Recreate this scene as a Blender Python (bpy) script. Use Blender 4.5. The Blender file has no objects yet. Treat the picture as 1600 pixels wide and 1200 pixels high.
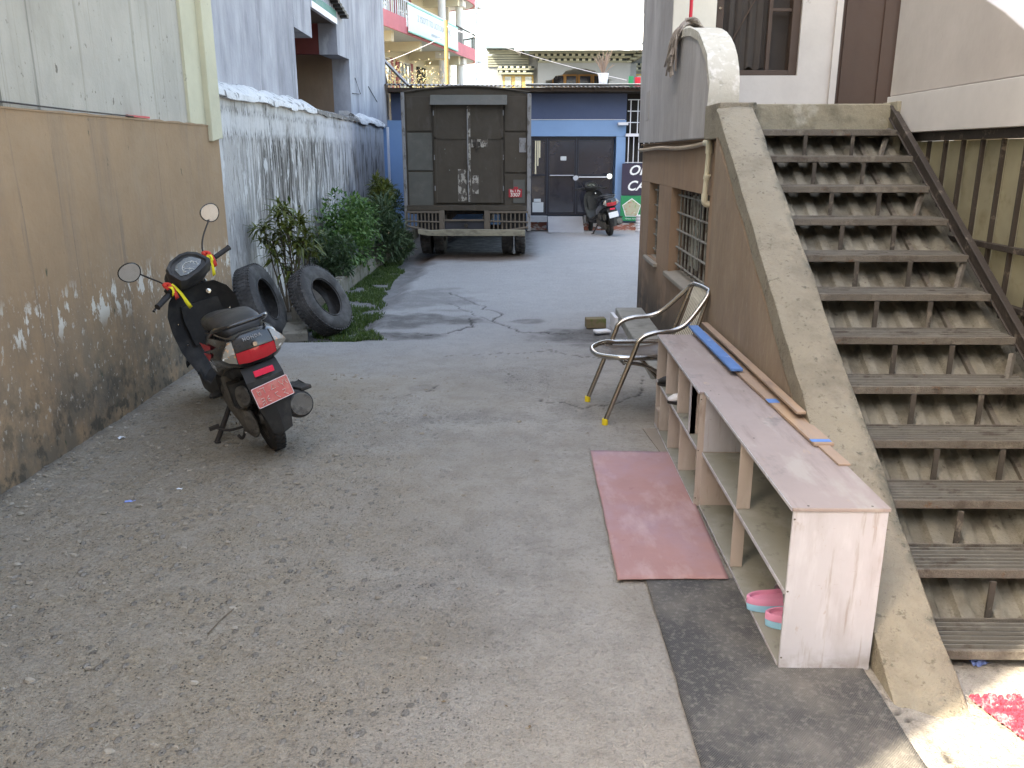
import bpy, math, random
import numpy as np
from mathutils import Vector, Matrix

random.seed(7)
rng = np.random.default_rng(7)
S = bpy.context.scene
C = S.collection
R = math.radians

# ------------------------------------------------------------------ camera
FPX = 1300.0
cam = bpy.data.cameras.new('camera')
cam.sensor_width = 36.0
cam.lens = 36.0 * FPX / 1600.0
cam.clip_start = 0.05
cam.clip_end = 2000
camo = bpy.data.objects.new('camera', cam)
C.objects.link(camo)
PITCH = math.atan(360 / FPX)
YAW = math.atan(20 / FPX)
camo.location = (0, 0, 1.7)
camo.rotation_euler = (R(90) - PITCH, 0, YAW)
S.camera = camo

# ------------------------------------------------------------------ light
SUN_EL = R(46)
SUN_AZ = (-0.82, -0.572)               # where the sun stands (behind left)
world = bpy.data.worlds.new('World')
S.world = world
world.use_nodes = True
wn = world.node_tree.nodes
wl = world.node_tree.links
bg = wn['Background']
sky = wn.new('ShaderNodeTexSky')
sky.sky_type = 'NISHITA'
sky.sun_disc = False
sky.sun_elevation = SUN_EL
sky.sun_rotation = math.atan2(SUN_AZ[0], SUN_AZ[1])
sky.dust_density = 2.5
sky.air_density = 1.0
sky.ozone_density = 1.0
wl.new(sky.outputs[0], bg.inputs[0])
bg.inputs[1].default_value = 0.15
sl = bpy.data.lights.new('sun', 'SUN')
sl.energy = 3.2
sl.angle = R(0.5)
sl.color = (1.0, 0.95, 0.87)
so = bpy.data.objects.new('sun', sl)
C.objects.link(so)
sd = Vector((SUN_AZ[0] * math.cos(SUN_EL), SUN_AZ[1] * math.cos(SUN_EL), math.sin(SUN_EL)))
so.rotation_euler = sd.to_track_quat('Z', 'Y').to_euler()
S.view_settings.view_transform = 'Standard'
S.view_settings.look = 'None'
S.view_settings.exposure = 2.85
S.view_settings.use_white_balance = True          # the phone balanced for the blue shade
S.view_settings.white_balance_temperature = 7900
S.view_settings.white_balance_tint = 8
S.view_settings.gamma = 1

# ------------------------------------------------------------------ materials
class NT:
    def __init__(s, name):
        s.m = bpy.data.materials.new(name)
        s.m.use_nodes = True
        s.t = s.m.node_tree
        s.b = s.t.nodes['Principled BSDF']
        s.out = s.t.nodes['Material Output']
    def n(s, typ, **kw):
        x = s.t.nodes.new(typ)
        for k, v in kw.items():
            setattr(x, k, v)
        return x
    def l(s, a, b):
        s.t.links.new(a, b)
    def coord(s, kind, scale=(1, 1, 1), rot=None):
        if kind == 'world':
            src = s.n('ShaderNodeNewGeometry').outputs['Position']
        else:
            src = s.n('ShaderNodeTexCoord').outputs['Object']
        mp = s.n('ShaderNodeMapping')
        mp.inputs['Scale'].default_value = scale
        if rot:
            mp.inputs['Rotation'].default_value = rot
        s.l(src, mp.inputs[0])
        return mp.outputs[0]
    def noise(s, co, scale=1, detail=4, rough=.6, dist=0.0):
        x = s.n('ShaderNodeTexNoise')
        x.inputs['Scale'].default_value = scale
        x.inputs['Detail'].default_value = detail
        x.inputs['Roughness'].default_value = rough
        x.inputs['Distortion'].default_value = dist
        s.l(co, x.inputs['Vector'])
        return x.outputs[0]
    def mr(s, v, a, b, c=0., d=1.):
        x = s.n('ShaderNodeMapRange')
        x.inputs[1].default_value = a; x.inputs[2].default_value = b
        x.inputs[3].default_value = c; x.inputs[4].default_value = d
        x.clamp = True
        s.l(v, x.inputs[0])
        return x.outputs[0]
    def mul(s, a, b, op='MULTIPLY'):
        x = s.n('ShaderNodeMath', operation=op)
        for i, v in enumerate((a, b)):
            if isinstance(v, (int, float)): x.inputs[i].default_value = v
            else: s.l(v, x.inputs[i])
        return x.outputs[0]
    def mix(s, f, a, b):
        x = s.n('ShaderNodeMix', data_type='RGBA')
        if isinstance(f, (int, float)): x.inputs[0].default_value = f
        else: s.l(f, x.inputs[0])
        for i, v in ((6, a), (7, b)):
            if isinstance(v, tuple): x.inputs[i].default_value = (*v[:3], 1)
            else: s.l(v, x.inputs[i])
        return x.outputs[2]
    def attr(s, name):
        return s.n('ShaderNodeAttribute', attribute_name=name).outputs['Fac']

def surf(name, base, layers=(), rough=.8, bumps=(), spec=.35, metal=0., co='world', coat=0., vary=.12):
    """layers: dict(c=colour, s=scale vec, lo, hi, d=detail, z=(z0,z1) zone, k=amount, w=distortion)"""
    t = NT(name)
    c = tuple(base)
    w = t.noise(t.coord(co, (1, 1, 1)), 1.3, 5, .65)
    c = t.mix(t.mr(w, .3, .7), tuple(x * (1 - vary) for x in base), tuple(min(1, x * (1 + vary)) for x in base))
    for L in layers:
        f = t.noise(t.coord(co, L.get('s', (5, 5, 5))), 1, L.get('d', 5), L.get('r', .65), L.get('w', 0))
        f = t.mr(f, L['lo'], L['hi'])
        if 'z' in L:
            sx = t.n('ShaderNodeSeparateXYZ')
            t.l(t.coord(co, (1, 1, 1)), sx.inputs[0])
            zz = sx.outputs[L.get('ax', 2)]
            f = t.mul(f, t.mr(zz, L['z'][0], L['z'][1]))
            if 'z2' in L: f = t.mul(f, t.mr(zz, L['z2'][0], L['z2'][1]))
        f = t.mul(f, L.get('k', 1.))
        c = t.mix(f, c, L['c'])
    if isinstance(c, tuple):
        t.b.inputs['Base Color'].default_value = (*c, 1)
    else:
        t.l(c, t.b.inputs['Base Color'])
    rn = t.noise(t.coord(co, (1, 1, 1)), 9, 3)
    t.l(t.mr(rn, .3, .7, max(0, rough - .08), min(1, rough + .08)), t.b.inputs['Roughness'])
    t.b.inputs['Specular IOR Level'].default_value = spec
    t.b.inputs['Metallic'].default_value = metal
    if coat:
        t.b.inputs['Coat Weight'].default_value = coat
        t.b.inputs['Coat Roughness'].default_value = .12
    nrm = None
    for (sc, dist, det) in bumps:
        sv = sc if isinstance(sc, tuple) else (sc, sc, sc)
        f = t.noise(t.coord(co, sv), 1, det, .65)
        bm = t.n('ShaderNodeBump')
        bm.inputs['Strength'].default_value = 1
        bm.inputs['Distance'].default_value = dist
        t.l(f, bm.inputs['Height'])
        if nrm is not None: t.l(nrm, bm.inputs['Normal'])
        nrm = bm.outputs[0]
    if nrm is not None: t.l(nrm, t.b.inputs['Normal'])
    return t.m

DK = (.06, .055, .05)
M = {}
M['brown_wall'] = surf('brown_render', (.335, .225, .135), [
    dict(c=(.24, .18, .13), s=(1, 5, .35), lo=.5, hi=.75, k=.7),
    dict(c=(.17, .14, .11), s=(1, 14, .5), lo=.62, hi=.70, k=.5),
    dict(c=(.38, .28, .185), s=(1, 1.2, 1.5), lo=.5, hi=.75, k=.6),
    dict(c=(.15, .125, .095), s=(5, 5, 4), lo=.36, hi=.58, z=(.95, .25), k=.85),
    dict(c=(.085, .075, .058), s=(11, 11, 9), lo=.5, hi=.60, z=(.6, .05), k=.9),
    dict(c=(.62, .58, .50), s=(9, 11, 5), lo=.55, hi=.58, z=(.62, .74), z2=(.98, .84), k=.95),
    dict(c=(.50, .45, .38), s=(20, 24, 16), lo=.60, hi=.64, z=(.05, .3), z2=(1.1, .7), k=.75),
    dict(c=(.06, .075, .045), s=(7, 16, 5), lo=.68, hi=.71, k=.8),
    dict(c=(.13, .105, .08), s=(1, 42, .35), lo=.68, hi=.71, k=.7),
    dict(c=(.52, .43, .34), s=(1, 60, .30), lo=.70, hi=.73, k=.6),
    dict(c=(.55, .50, .43), s=(16, 13, 16), lo=.66, hi=.69, z=(1.3, .4), k=.6),
    dict(c=(.10, .09, .075), s=(16, 16, 7), lo=.71, hi=.74, k=.7)],
    rough=.9, bumps=[(3, .01, 4), (28, .003, 5), (140, .0012, 3)], spec=.2)
M['cream_wall'] = surf('cream_render', (.44, .405, .345), [
    dict(c=(.52, .485, .41), s=(1, 2, .5), lo=.45, hi=.7, k=.6),
    dict(c=(.30, .28, .225), s=(1, 1.6, .6), lo=.50, hi=.72, k=.6),
    dict(c=(.13, .125, .10), s=(1, 7, .10), lo=.52, hi=.57, k=.85, ax=1, z=(5.0, 4.85)),
    dict(c=(.30, .275, .22), s=(1, 24, .25), lo=.58, hi=.68, k=.6),
    dict(c=(.16, .15, .12), s=(1, 34, .3), lo=.68, hi=.71, k=.6),
    dict(c=(.14, .125, .10), s=(11, 11, 7), lo=.64, hi=.67, z=(2.6, 2.2), k=.85),
    dict(c=(.12, .11, .09), s=(24, 24, 16), lo=.67, hi=.70, k=.8)],
    rough=.85, bumps=[(3, .008, 4), (14, .004, 4), (60, .002, 4)], spec=.2)
M['cream_trim'] = surf('cream_trim', (.56, .52, .37), [
    dict(c=(.3, .28, .22), s=(20, 20, 12), lo=.68, hi=.72, k=.7)], bumps=[(6, .006, 4), (40, .002, 4)])
M['old_white'] = surf('stained_whitewash', (.42, .40, .38), [
    dict(c=(.36, .345, .335), s=(2, 2, 1.6), lo=.45, hi=.7, k=.8),
    dict(c=(.55, .54, .53), s=(3, 4, 1.2), lo=.50, hi=.62, k=.7),
    dict(c=(.15, .135, .12), s=(3, 4.5, .9), lo=.45, hi=.60, k=.8, ax=1, z=(8.6, 9.8)),
    dict(c=(.05, .044, .038), s=(6, 20, 1.3), lo=.475, hi=.555, k=.95, ax=1, z=(8.4, 9.8)),
    dict(c=(.05, .045, .04), s=(9, 42, 3.4), lo=.57, hi=.62, k=.85),
    dict(c=(.62, .61, .60), s=(8, 8, 3.5), lo=.56, hi=.63, k=.7),
    dict(c=(.56, .55, .545), s=(3, 3, 3), lo=.32, hi=.52, z=(1.84, 1.93), k=.75),
    dict(c=(.05, .045, .04), s=(9, 30, 7), lo=.54, hi=.60, z=(1.8, 1.86), z2=(1.98, 1.90), k=.8),
    dict(c=(.06, .055, .05), s=(9, 24, 9), lo=.50, hi=.58, z=(2.06, 2.10), z2=(2.16, 2.12), k=.7),
    dict(c=(.64, .65, .71), s=(3, 6, 2), lo=.36, hi=.56, k=.7, ax=1, z=(11.5, 15.0))],  # far end paler and bluer: open skylight painted into the whitewash
    rough=.9, bumps=[((4, 4, 4), .012, 5), ((14, 30, 6), .006, 5)], spec=.2)
M['grey_upper'] = surf('blue_grey_render', (.30, .30, .33), [
    dict(c=(.50, .50, .53), s=(1.2, 1.2, .5), lo=.42, hi=.68, k=.8),
    dict(c=(.16, .16, .18), s=(2, 3, .6), lo=.5, hi=.72, k=.7),
    dict(c=(.60, .60, .63), s=(5, 9, 1.5), lo=.6, hi=.7, k=.4)],
    rough=.9, bumps=[(4, .01, 5), (30, .003, 4)], spec=.2)
M['lime_cap'] = surf('whitewashed_mortar', (.62, .61, .60), [
    dict(c=(.12, .11, .10), s=(8, 8, 8), lo=.56, hi=.63, k=.9)], bumps=[(10, .03, 6), (60, .006, 4)], rough=.95)
M['dark_mortar'] = surf('dark_mortar', (.20, .185, .17), [
    dict(c=(.5, .49, .47), s=(9, 9, 9), lo=.56, hi=.63, k=.8)], bumps=[(10, .03, 6), (60, .006, 4)], rough=.95)
M['tan_wall'] = surf('tan_render', (.30, .205, .14), [
    dict(c=(.22, .16, .12), s=(3, 9, .7), lo=.5, hi=.7, k=.5),
    dict(c=(.36, .26, .18), s=(2, 2, 1), lo=.5, hi=.7, k=.5),
    dict(c=(.05, .048, .045), s=(1.5, 1.5, 2), lo=.3, hi=.5, z=(.75, .2), k=.85)],
    rough=.88, bumps=[(5, .006, 4), (60, .0015, 3)], spec=.22)
M['stair_wall'] = surf('brown_plaster', (.27, .205, .15), [
    dict(c=(.34, .28, .21), s=(3, 12, 3.5), lo=.50, hi=.72, k=.5),
    dict(c=(.19, .15, .12), s=(2.5, 5, 2), lo=.5, hi=.72, k=.6), dict(c=(.38, .33, .27), s=(20, 45, 9), lo=.62, hi=.68, k=.5)],
    rough=.9, bumps=[(6, .006, 4), (70, .0015, 3)], spec=.2)
M['grey_white'] = surf('weathered_grey_paint', (.36, .34, .33), [
    dict(c=(.55, .53, .52), s=(2, 2, .6), lo=.5, hi=.7, k=.7),
    dict(c=(.30, .28, .26), s=(8, 16, 1), lo=.56, hi=.68, k=.6),
    dict(c=(.2, .18, .16), s=(9, 9, 6), lo=.68, hi=.72, k=.7)],
    rough=.88, bumps=[(4, .008, 4), (50, .002, 4)], spec=.2)
M['white_wall'] = surf('dull_white_paint', (.40, .375, .355), [
    dict(c=(.42, .39, .37), s=(1.5, 1.5, 1), lo=.5, hi=.75, k=.5),
    dict(c=(.2, .17, .15), s=(14, 14, 5), lo=.70, hi=.73, k=.5)],
    rough=.85, bumps=[(4, .005, 4)], spec=.2)
M['cream_paint'] = surf('cream_paint', (.58, .55, .48), rough=.8, bumps=[(6, .004, 3)])
M['concrete'] = surf('stair_concrete', (.27, .24, .185), [
    dict(c=(.29, .26, .205), s=(4, 4, 4), lo=.48, hi=.7, k=.8),
    dict(c=(.15, .13, .10), s=(3, 3, 3), lo=.50, hi=.70, k=.75),
    dict(c=(.30, .28, .225), s=(9, 5, 9), lo=.54, hi=.68, k=.45),
    dict(c=(.10, .09, .07), s=(30, 30, 30), lo=.60, hi=.66, k=.6),
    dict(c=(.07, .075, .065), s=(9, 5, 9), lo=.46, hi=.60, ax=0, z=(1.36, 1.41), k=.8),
    dict(c=(.09, .085, .07), s=(16, 16, 16), lo=.63, hi=.69, k=.7)],
    rough=.92, bumps=[(8, .02, 6), (45, .008, 5), (180, .002, 2)], spec=.2)
M['raw_concrete'] = surf('landing_concrete', (.27, .25, .19), [
    dict(c=(.42, .41, .35), s=(4, 25, 3), lo=.56, hi=.64, k=.7),
    dict(c=(.13, .12, .09), s=(6, 6, 6), lo=.5, hi=.68, k=.7)],
    rough=.95, bumps=[(12, .012, 6), (60, .004, 4)], spec=.2)
M['brown_paint'] = surf('dark_brown_paint', (.048, .026, .017), rough=.55, co='world', bumps=[(20, .001, 3)])
M['rust'] = surf('dusty_rusty_steel', (.135, .122, .104), [
    dict(c=(.08, .066, .055), s=(7, 22, 7), lo=.53, hi=.63, k=.8),
    dict(c=(.23, .21, .178), s=(9, 9, 9), lo=.56, hi=.68, k=.8),
    dict(c=(.14, .075, .04), s=(20, 20, 20), lo=.62, hi=.7, k=.7)],
    rough=.85, metal=.1, bumps=[(35, .005, 5), (140, .0025, 3)], spec=.3)
M['black_steel'] = surf('worn_black_steel', (.045, .037, .032), [
    dict(c=(.20, .17, .14), s=(14, 14, 14), lo=.58, hi=.68, k=.7)],
    rough=.6, metal=.2, bumps=[(60, .002, 4)])
M['dusty_sheet'] = surf('dusty_corrugated_sheet', (.185, .175, .145), [
    dict(c=(.30, .285, .24), s=(5, 2, 2), lo=.5, hi=.7, k=.7),
    dict(c=(.10, .088, .068), s=(6, 6, 6), lo=.46, hi=.66, k=.8),
    dict(c=(.08, .07, .055), s=(22, 22, 22), lo=.62, hi=.69, k=.8)],
    rough=.9, bumps=[(30, .006, 6), (120, .002, 3)], spec=.2)
M['shelf_top'] = surf('worn_pinkish_plywood', (.30, .25, .235), [
    dict(c=(.38, .35, .32), s=(6, 2, 6), lo=.54, hi=.64, k=.6),
    dict(c=(.22, .175, .165), s=(14, 2, 4), lo=.52, hi=.68, k=.6),
    dict(c=(.40, .30, .22), s=(9, 4, 9), lo=.64, hi=.69, k=.7),
    dict(c=(.16, .15, .15), s=(5, 4, 5), lo=.62, hi=.72, k=.6)], rough=.75, bumps=[((40, 6, 40), .0015, 4)])
M['whitewash_board'] = surf('whitewashed_board', (.45, .445, .475), [
    dict(c=(.37, .345, .355), s=(7, 7, 1.6), lo=.5, hi=.68, k=.6), dict(c=(.30, .25, .22), s=(30, 30, 2.5), lo=.56, hi=.66, k=.6), dict(c=(.25, .215, .19), s=(12, 12, 14), lo=.42, hi=.60, z=(.09, .0), k=.8), dict(c=(.30, .24, .20), s=(26, 26, 16), lo=.60, hi=.65, z=(.5, .6), k=.8), dict(c=(.28, .24, .22), s=(8, 8, 60), lo=.66, hi=.69, k=.6),
    dict(c=(.55, .55, .585), s=(16, 16, 3), lo=.52, hi=.66, k=.7),
    dict(c=(.38, .30, .26), s=(22, 22, 10), lo=.64, hi=.70, k=.7)], rough=.8, bumps=[((50, 50, 12), .0015, 4)])
M['shelf_board'] = surf('bare_washed_board', (.45, .385, .34), [
    dict(c=(.56, .50, .46), s=(9, 9, 1.6), lo=.5, hi=.66, k=.8),
    dict(c=(.28, .22, .18), s=(14, 14, 3), lo=.58, hi=.68, k=.7)], rough=.85, bumps=[((50, 50, 9), .0015, 4)])
M['shelf_inner'] = surf('dusty_grey_board', (.24, .235, .20), [
    dict(c=(.33, .33, .30), s=(5, 5, 5), lo=.5, hi=.7, k=.7),
    dict(c=(.12, .115, .10), s=(12, 8, 12), lo=.58, hi=.70, k=.7)], rough=.9, bumps=[(40, .001, 4)])
M['plank_brown'] = surf('old_brown_plank', (.32, .235, .18), [
    dict(c=(.42, .28, .17), s=(9, 1.4, 9), lo=.5, hi=.66, k=.8),
    dict(c=(.19, .14, .12), s=(20, 3, 20), lo=.54, hi=.66, k=.6)], rough=.85, bumps=[((60, 6, 60), .0015, 4)])
M['plank_blue'] = surf('chipped_blue_paint', (.10, .22, .50), [
    dict(c=(.35, .40, .50), s=(14, 8, 14), lo=.62, hi=.68, k=.8),
    dict(c=(.06, .14, .34), s=(6, 3, 6), lo=.5, hi=.7, k=.6)], rough=.6, bumps=[(40, .001, 4)])
M['chrome'] = surf('stainless_tube', (.46, .42, .375), rough=.2, metal=1., vary=.03)
M['yellow_plastic'] = surf('yellow_plastic', (.75, .55, .03), rough=.45, vary=.05)
M['tyre'] = surf('dusty_rubber', (.055, .052, .05), [
    dict(c=(.13, .125, .12), s=(7, 7, 7), lo=.45, hi=.68, k=.7)], rough=.85, bumps=[(50, .002, 4)], spec=.2, co='obj')
M['rubber'] = surf('black_rubber', (.028, .026, .025), [
    dict(c=(.09, .08, .07), s=(9, 9, 9), lo=.5, hi=.7, k=.6)], rough=.75, bumps=[(60, .001, 3)], co='obj')
M['gloss_black'] = surf('glossy_black_plastic', (.012, .012, .013), [
    dict(c=(.06, .055, .05), s=(5, 5, 5), lo=.52, hi=.75, k=.5)], rough=.22, spec=.5, co='obj', coat=.5)
M['matte_black'] = surf('dusty_black_plastic', (.022, .021, .02), [
    dict(c=(.075, .068, .06), s=(6, 6, 6), lo=.48, hi=.72, k=.7)], rough=.55, bumps=[(200, .0004, 2)], co='obj')
M['seat_vinyl'] = surf('black_vinyl', (.03, .029, .028), [
    dict(c=(.07, .065, .06), s=(5, 5, 5), lo=.5, hi=.7, k=.6)], rough=.42, bumps=[(300, .0004, 2)], co='obj')
M['engine'] = surf('dirty_aluminium', (.15, .135, .115), [
    dict(c=(.27, .25, .21), s=(10, 10, 10), lo=.5, hi=.68, k=.7),
    dict(c=(.05, .045, .04), s=(14, 14, 14), lo=.52, hi=.66, k=.7)], rough=.7, metal=.3, bumps=[(50, .003, 4)], co='obj')
M['red_lens'] = surf('red_lens', (.55, .008, .02), rough=.12, spec=.7, co='obj', coat=.8, vary=.1,
    bumps=[((90, 2, 2), .003, 0)])
M['clear_lens'] = surf('clear_lens', (.27, .25, .21), [
    dict(c=(.75, .35, .12), s=(30, 30, 30), lo=.56, hi=.62, k=.7),
    dict(c=(.85, .85, .82), s=(40, 40, 40), lo=.60, hi=.64, k=.9)], rough=.12, spec=.7, co='obj', coat=.8, bumps=[((60, 60, 60), .003, 1)])
M['red_paint'] = surf('red_sticker', (.60, .03, .05), rough=.35, co='obj', vary=.03)
M['red_reflector'] = surf('red_reflector', (.85, .03, .08), rough=.3, co='obj', vary=.03)
M['plate'] = surf('faded_red_plate', (.60, .15, .13), [
    dict(c=(.62, .30, .25), s=(20, 20, 20), lo=.5, hi=.66, k=.5)], rough=.6, co='obj')
M['plate_text'] = surf('plate_lettering', (.72, .70, .62), rough=.7, co='obj')
M['white_text'] = surf('white_lettering', (.80, .80, .80), rough=.6, co='obj', vary=.02)
M['silver_text'] = surf('silver_lettering', (.55, .55, .55), rough=.35, metal=.6, co='obj', vary=.02)
M['dim_text'] = surf('dull_lettering', (.20, .20, .20), rough=.5, co='obj', vary=.02)
M['mirror'] = surf('mirror_glass', (.9, .9, .9), rough=.03, metal=1., co='obj', vary=0)
M['dial'] = surf('instrument_glass', (.03, .035, .028), [
    dict(c=(.5, .5, .40), s=(60, 60, 60), lo=.60, hi=.63, k=.7)], rough=.12, spec=.6, co='obj', coat=1)
M['ribbon_yellow'] = surf('yellow_ribbon', (.80, .66, .03), rough=.8, co='obj', vary=.1)
M['ribbon_red'] = surf('red_ribbon', (.62, .05, .03), rough=.8, co='obj', vary=.1)
M['truck'] = surf('brown_grey_truck_paint', (.066, .054, .040), [
    dict(c=(.075, .064, .053), s=(2, 2, 2), lo=.5, hi=.7, k=.6),
    dict(c=(.09, .078, .066), s=(9, 9, 3), lo=.58, hi=.70, k=.6),
    dict(c=(.30, .40, .36), s=(16, 16, 12), lo=.70, hi=.73, k=.7)],
    rough=.7, bumps=[(2.5, .015, 3), (60, .001, 3)], spec=.3)
M['truck_flaked'] = surf('flaking_truck_paint', (.10, .085, .07), [
    dict(c=(.40, .37, .32), s=(15, 15, 9), lo=.50, hi=.55, k=.9)], rough=.8, bumps=[(60, .002, 3)])
M['truck_light'] = surf('grey_truck_patch', (.10, .098, .085), [
    dict(c=(.13, .12, .105), s=(6, 6, 6), lo=.5, hi=.68, k=.7)], rough=.75, bumps=[(3, .01, 3)])
M['truck_frame'] = surf('pale_grey_frame', (.24, .235, .235), [
    dict(c=(.10, .085, .07), s=(16, 16, 8), lo=.52, hi=.62, k=.8)], rough=.7)
M['truck_wood'] = surf('weathered_bumper', (.27, .245, .18), [
    dict(c=(.14, .12, .09), s=(5, 5, 9), lo=.5, hi=.65, k=.7)], rough=.85, bumps=[(30, .004, 4)])
M['truck_under'] = surf('dirty_chassis', (.05, .042, .035), [
    dict(c=(.12, .095, .075), s=(8, 8, 8), lo=.5, hi=.68, k=.7)], rough=.85)
M['truck_slat'] = surf('muddy_guard_bars', (.14, .115, .09), rough=.85, bumps=[(30, .002, 3)])
M['plate_red2'] = surf('dark_red_plate', (.38, .03, .04), rough=.6)
M['blue_wall'] = surf('sky_blue_paint', (.20, .33, .54), rough=.7, bumps=[(4, .004, 3)], vary=.05)
M['navy_wall'] = surf('dull_navy_paint', (.070, .092, .165), rough=.7, bumps=[(4, .004, 3)], vary=.06)
M['door_frame'] = surf('dark_door_frame', (.03, .03, .038), rough=.45)
M['pane'] = surf('dark_tinted_glass', (.03, .03, .04), rough=.10, spec=.8, coat=1, vary=.3)
M['pane_pale'] = surf('grey_window_glass', (.16, .18, .18), rough=.10, spec=.8, coat=1, vary=.3)
M['ramp'] = surf('grey_ramp_sheet', (.33, .34, .36), rough=.6, bumps=[(10, .003, 3)])
M['brick_red'] = surf('red_white_plinth', (.36, .14, .10), [
    dict(c=(.62, .60, .58), s=(6, 6, 18), lo=.5, hi=.56, k=.9)], rough=.85)
M['white_metal'] = surf('white_painted_bar', (.66, .66, .70), rough=.5)
M['tin'] = surf('weathered_tin', (.26, .24, .235), [
    dict(c=(.13, .09, .07), s=(4, 2, 4), lo=.5, hi=.68, k=.8)], rough=.6, metal=.35, bumps=[(20, .003, 4)])
M['tin_bright'] = surf('bleached_tin', (.72, .72, .70), rough=.5, metal=.0)
M['sign_dark'] = surf('dark_plum_banner', (.045, .035, .06), rough=.55)
M['sign_green'] = surf('green_poster', (.02, .25, .10), rough=.5)
M['poster_food'] = surf('poster_food_print', (.42, .40, .28), [
    dict(c=(.55, .12, .08), s=(9, 9, 9), lo=.58, hi=.62, k=.8),
    dict(c=(.15, .35, .10), s=(11, 11, 11), lo=.58, hi=.62, k=.8),
    dict(c=(.75, .72, .6), s=(8, 8, 8), lo=.60, hi=.64, k=.8)], rough=.5)
M['pink_wall'] = surf('pink_paint', (.62, .20, .22), rough=.8, vary=.08)
M['ivory_wall'] = surf('ivory_paint', (.72, .64, .46), rough=.8, vary=.05)
M['ivory_trim'] = surf('ivory_trim', (.75, .72, .66), rough=.8, vary=.04)
M['maroon'] = surf('maroon_shutter', (.33, .06, .07), rough=.6)
M['soffit'] = surf('grey_soffit', (.58, .60, .60), rough=.85, vary=.04)
M['house_grey'] = surf('pale_grey_render', (.17, .19, .205), rough=.85, vary=.08)
M['cornice'] = surf('carved_cornice', (.17, .185, .155), rough=.85, vary=.08)
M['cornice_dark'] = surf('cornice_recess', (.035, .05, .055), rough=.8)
M['cornice_white'] = surf('cornice_white_blocks', (.30, .32, .28), rough=.8)
M['slate'] = surf('slate_blue_paint', (.12, .17, .20), rough=.7)
M['roof_white'] = surf('pale_metal_roof', (.80, .80, .80), rough=.45, vary=.03)
M['wood_yellow'] = surf('yellow_window_paint', (.30, .22, .08), rough=.6)
M['wood_orange'] = surf('orange_brown_wood', (.36, .20, .08), rough=.6)
M['pvc'] = surf('cream_pvc', (.60, .56, .42), rough=.45, vary=.05)
M['red_plastic'] = surf('red_mop_pole', (.50, .02, .04), rough=.35)
M['mop'] = surf('dirty_mop_cotton', (.26, .22, .19), [
    dict(c=(.40, .36, .30), s=(40, 40, 20), lo=.52, hi=.64, k=.8)], rough=1., bumps=[(200, .001, 2)])
M['curtain'] = surf('dark_curtain', (.045, .037, .032), [
    dict(c=(.045, .038, .033), s=(3, 3, .5), lo=.5, hi=.7, k=.8)], rough=.9)
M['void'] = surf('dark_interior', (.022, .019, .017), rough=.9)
M['interior'] = surf('dim_room_plaster', (.13, .10, .08), rough=.9)
M['maroon_wall'] = surf('maroon_room_paint', (.18, .045, .04), rough=.8)
M['grille'] = surf('grey_iron_grille', (.24, .235, .21), [
    dict(c=(.10, .07, .05), s=(14, 14, 14), lo=.5, hi=.62, k=.8)], rough=.7)
M['wood_frame'] = surf('dark_window_wood', (.055, .036, .027), rough=.7)
M['shutter_grey'] = surf('grey_green_shutter', (.42, .42, .36), [
    dict(c=(.12, .07, .04), s=(10, 10, 3), lo=.52, hi=.62, k=.8)], rough=.8)
M['sill'] = surf('grey_sill', (.26, .235, .20), rough=.9, bumps=[(20, .004, 4)])
M['soil'] = surf('dark_soil', (.08, .065, .05), rough=.95, bumps=[(14, .03, 5)])
M['kerb'] = surf('mossy_kerb', (.17, .155, .135), [
    dict(c=(.07, .08, .045), s=(7, 7, 7), lo=.5, hi=.64, k=.8)], rough=.95, bumps=[(20, .01, 5)])
M['block'] = surf('old_concrete_block', (.24, .22, .18), [
    dict(c=(.12, .11, .085), s=(8, 8, 8), lo=.5, hi=.64, k=.8)], rough=.95, bumps=[(20, .008, 5)], co='obj')
M['brick'] = surf('mossy_brick', (.19, .15, .09), [
    dict(c=(.12, .15, .05), s=(14, 14, 14), lo=.5, hi=.6, k=.8)], rough=.95, bumps=[(30, .005, 4)], co='obj')
M['paper'] = surf('white_scrap', (.70, .70, .72), rough=.7, co='obj')
M['blue_scrap'] = surf('blue_wrapper', (.22, .30, .62), rough=.5, co='obj')
M['bark'] = surf('twig_bark', (.13, .10, .07), rough=.9)
def leafmat(name, c, c2):
    t = NT(name)
    oi = t.n('ShaderNodeNewGeometry')
    f = t.noise(t.coord('world', (1, 1, 1)), 9, 3)
    r = oi.outputs['Random Per Island']
    col = t.mix(t.mr(r, 0, 1), c, c2)
    t.l(col, t.b.inputs['Base Color'])
    t.b.inputs['Roughness'].default_value = .45
    t.b.inputs['Specular IOR Level'].default_value = .4
    t.b.inputs['Transmission Weight'].default_value = 0
    tr = t.n('ShaderNodeBsdfTranslucent')
    t.l(col, tr.inputs[0])
    mx = t.n('ShaderNodeMixShader'); mx.inputs[0].default_value = .25
    t.l(t.b.outputs[0], mx.inputs[1]); t.l(tr.outputs[0], mx.inputs[2])
    t.l(mx.outputs[0], t.out.inputs[0])
    return t.m
M['leaf_croton'] = leafmat('olive_leaf', (.06, .09, .018), (.16, .17, .035))
M['leaf_bright'] = leafmat('green_leaf', (.045, .115, .025), (.13, .22, .06))
M['leaf_dark'] = leafmat('dark_leaf', (.03, .06, .025), (.09, .13, .06))
M['leaf_yellow'] = leafmat('yellow_leaf', (.26, .27, .12), (.42, .32, .22))
M['grass'] = leafmat('grass_blade', (.03, .065, .012), (.10, .15, .035))

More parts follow.
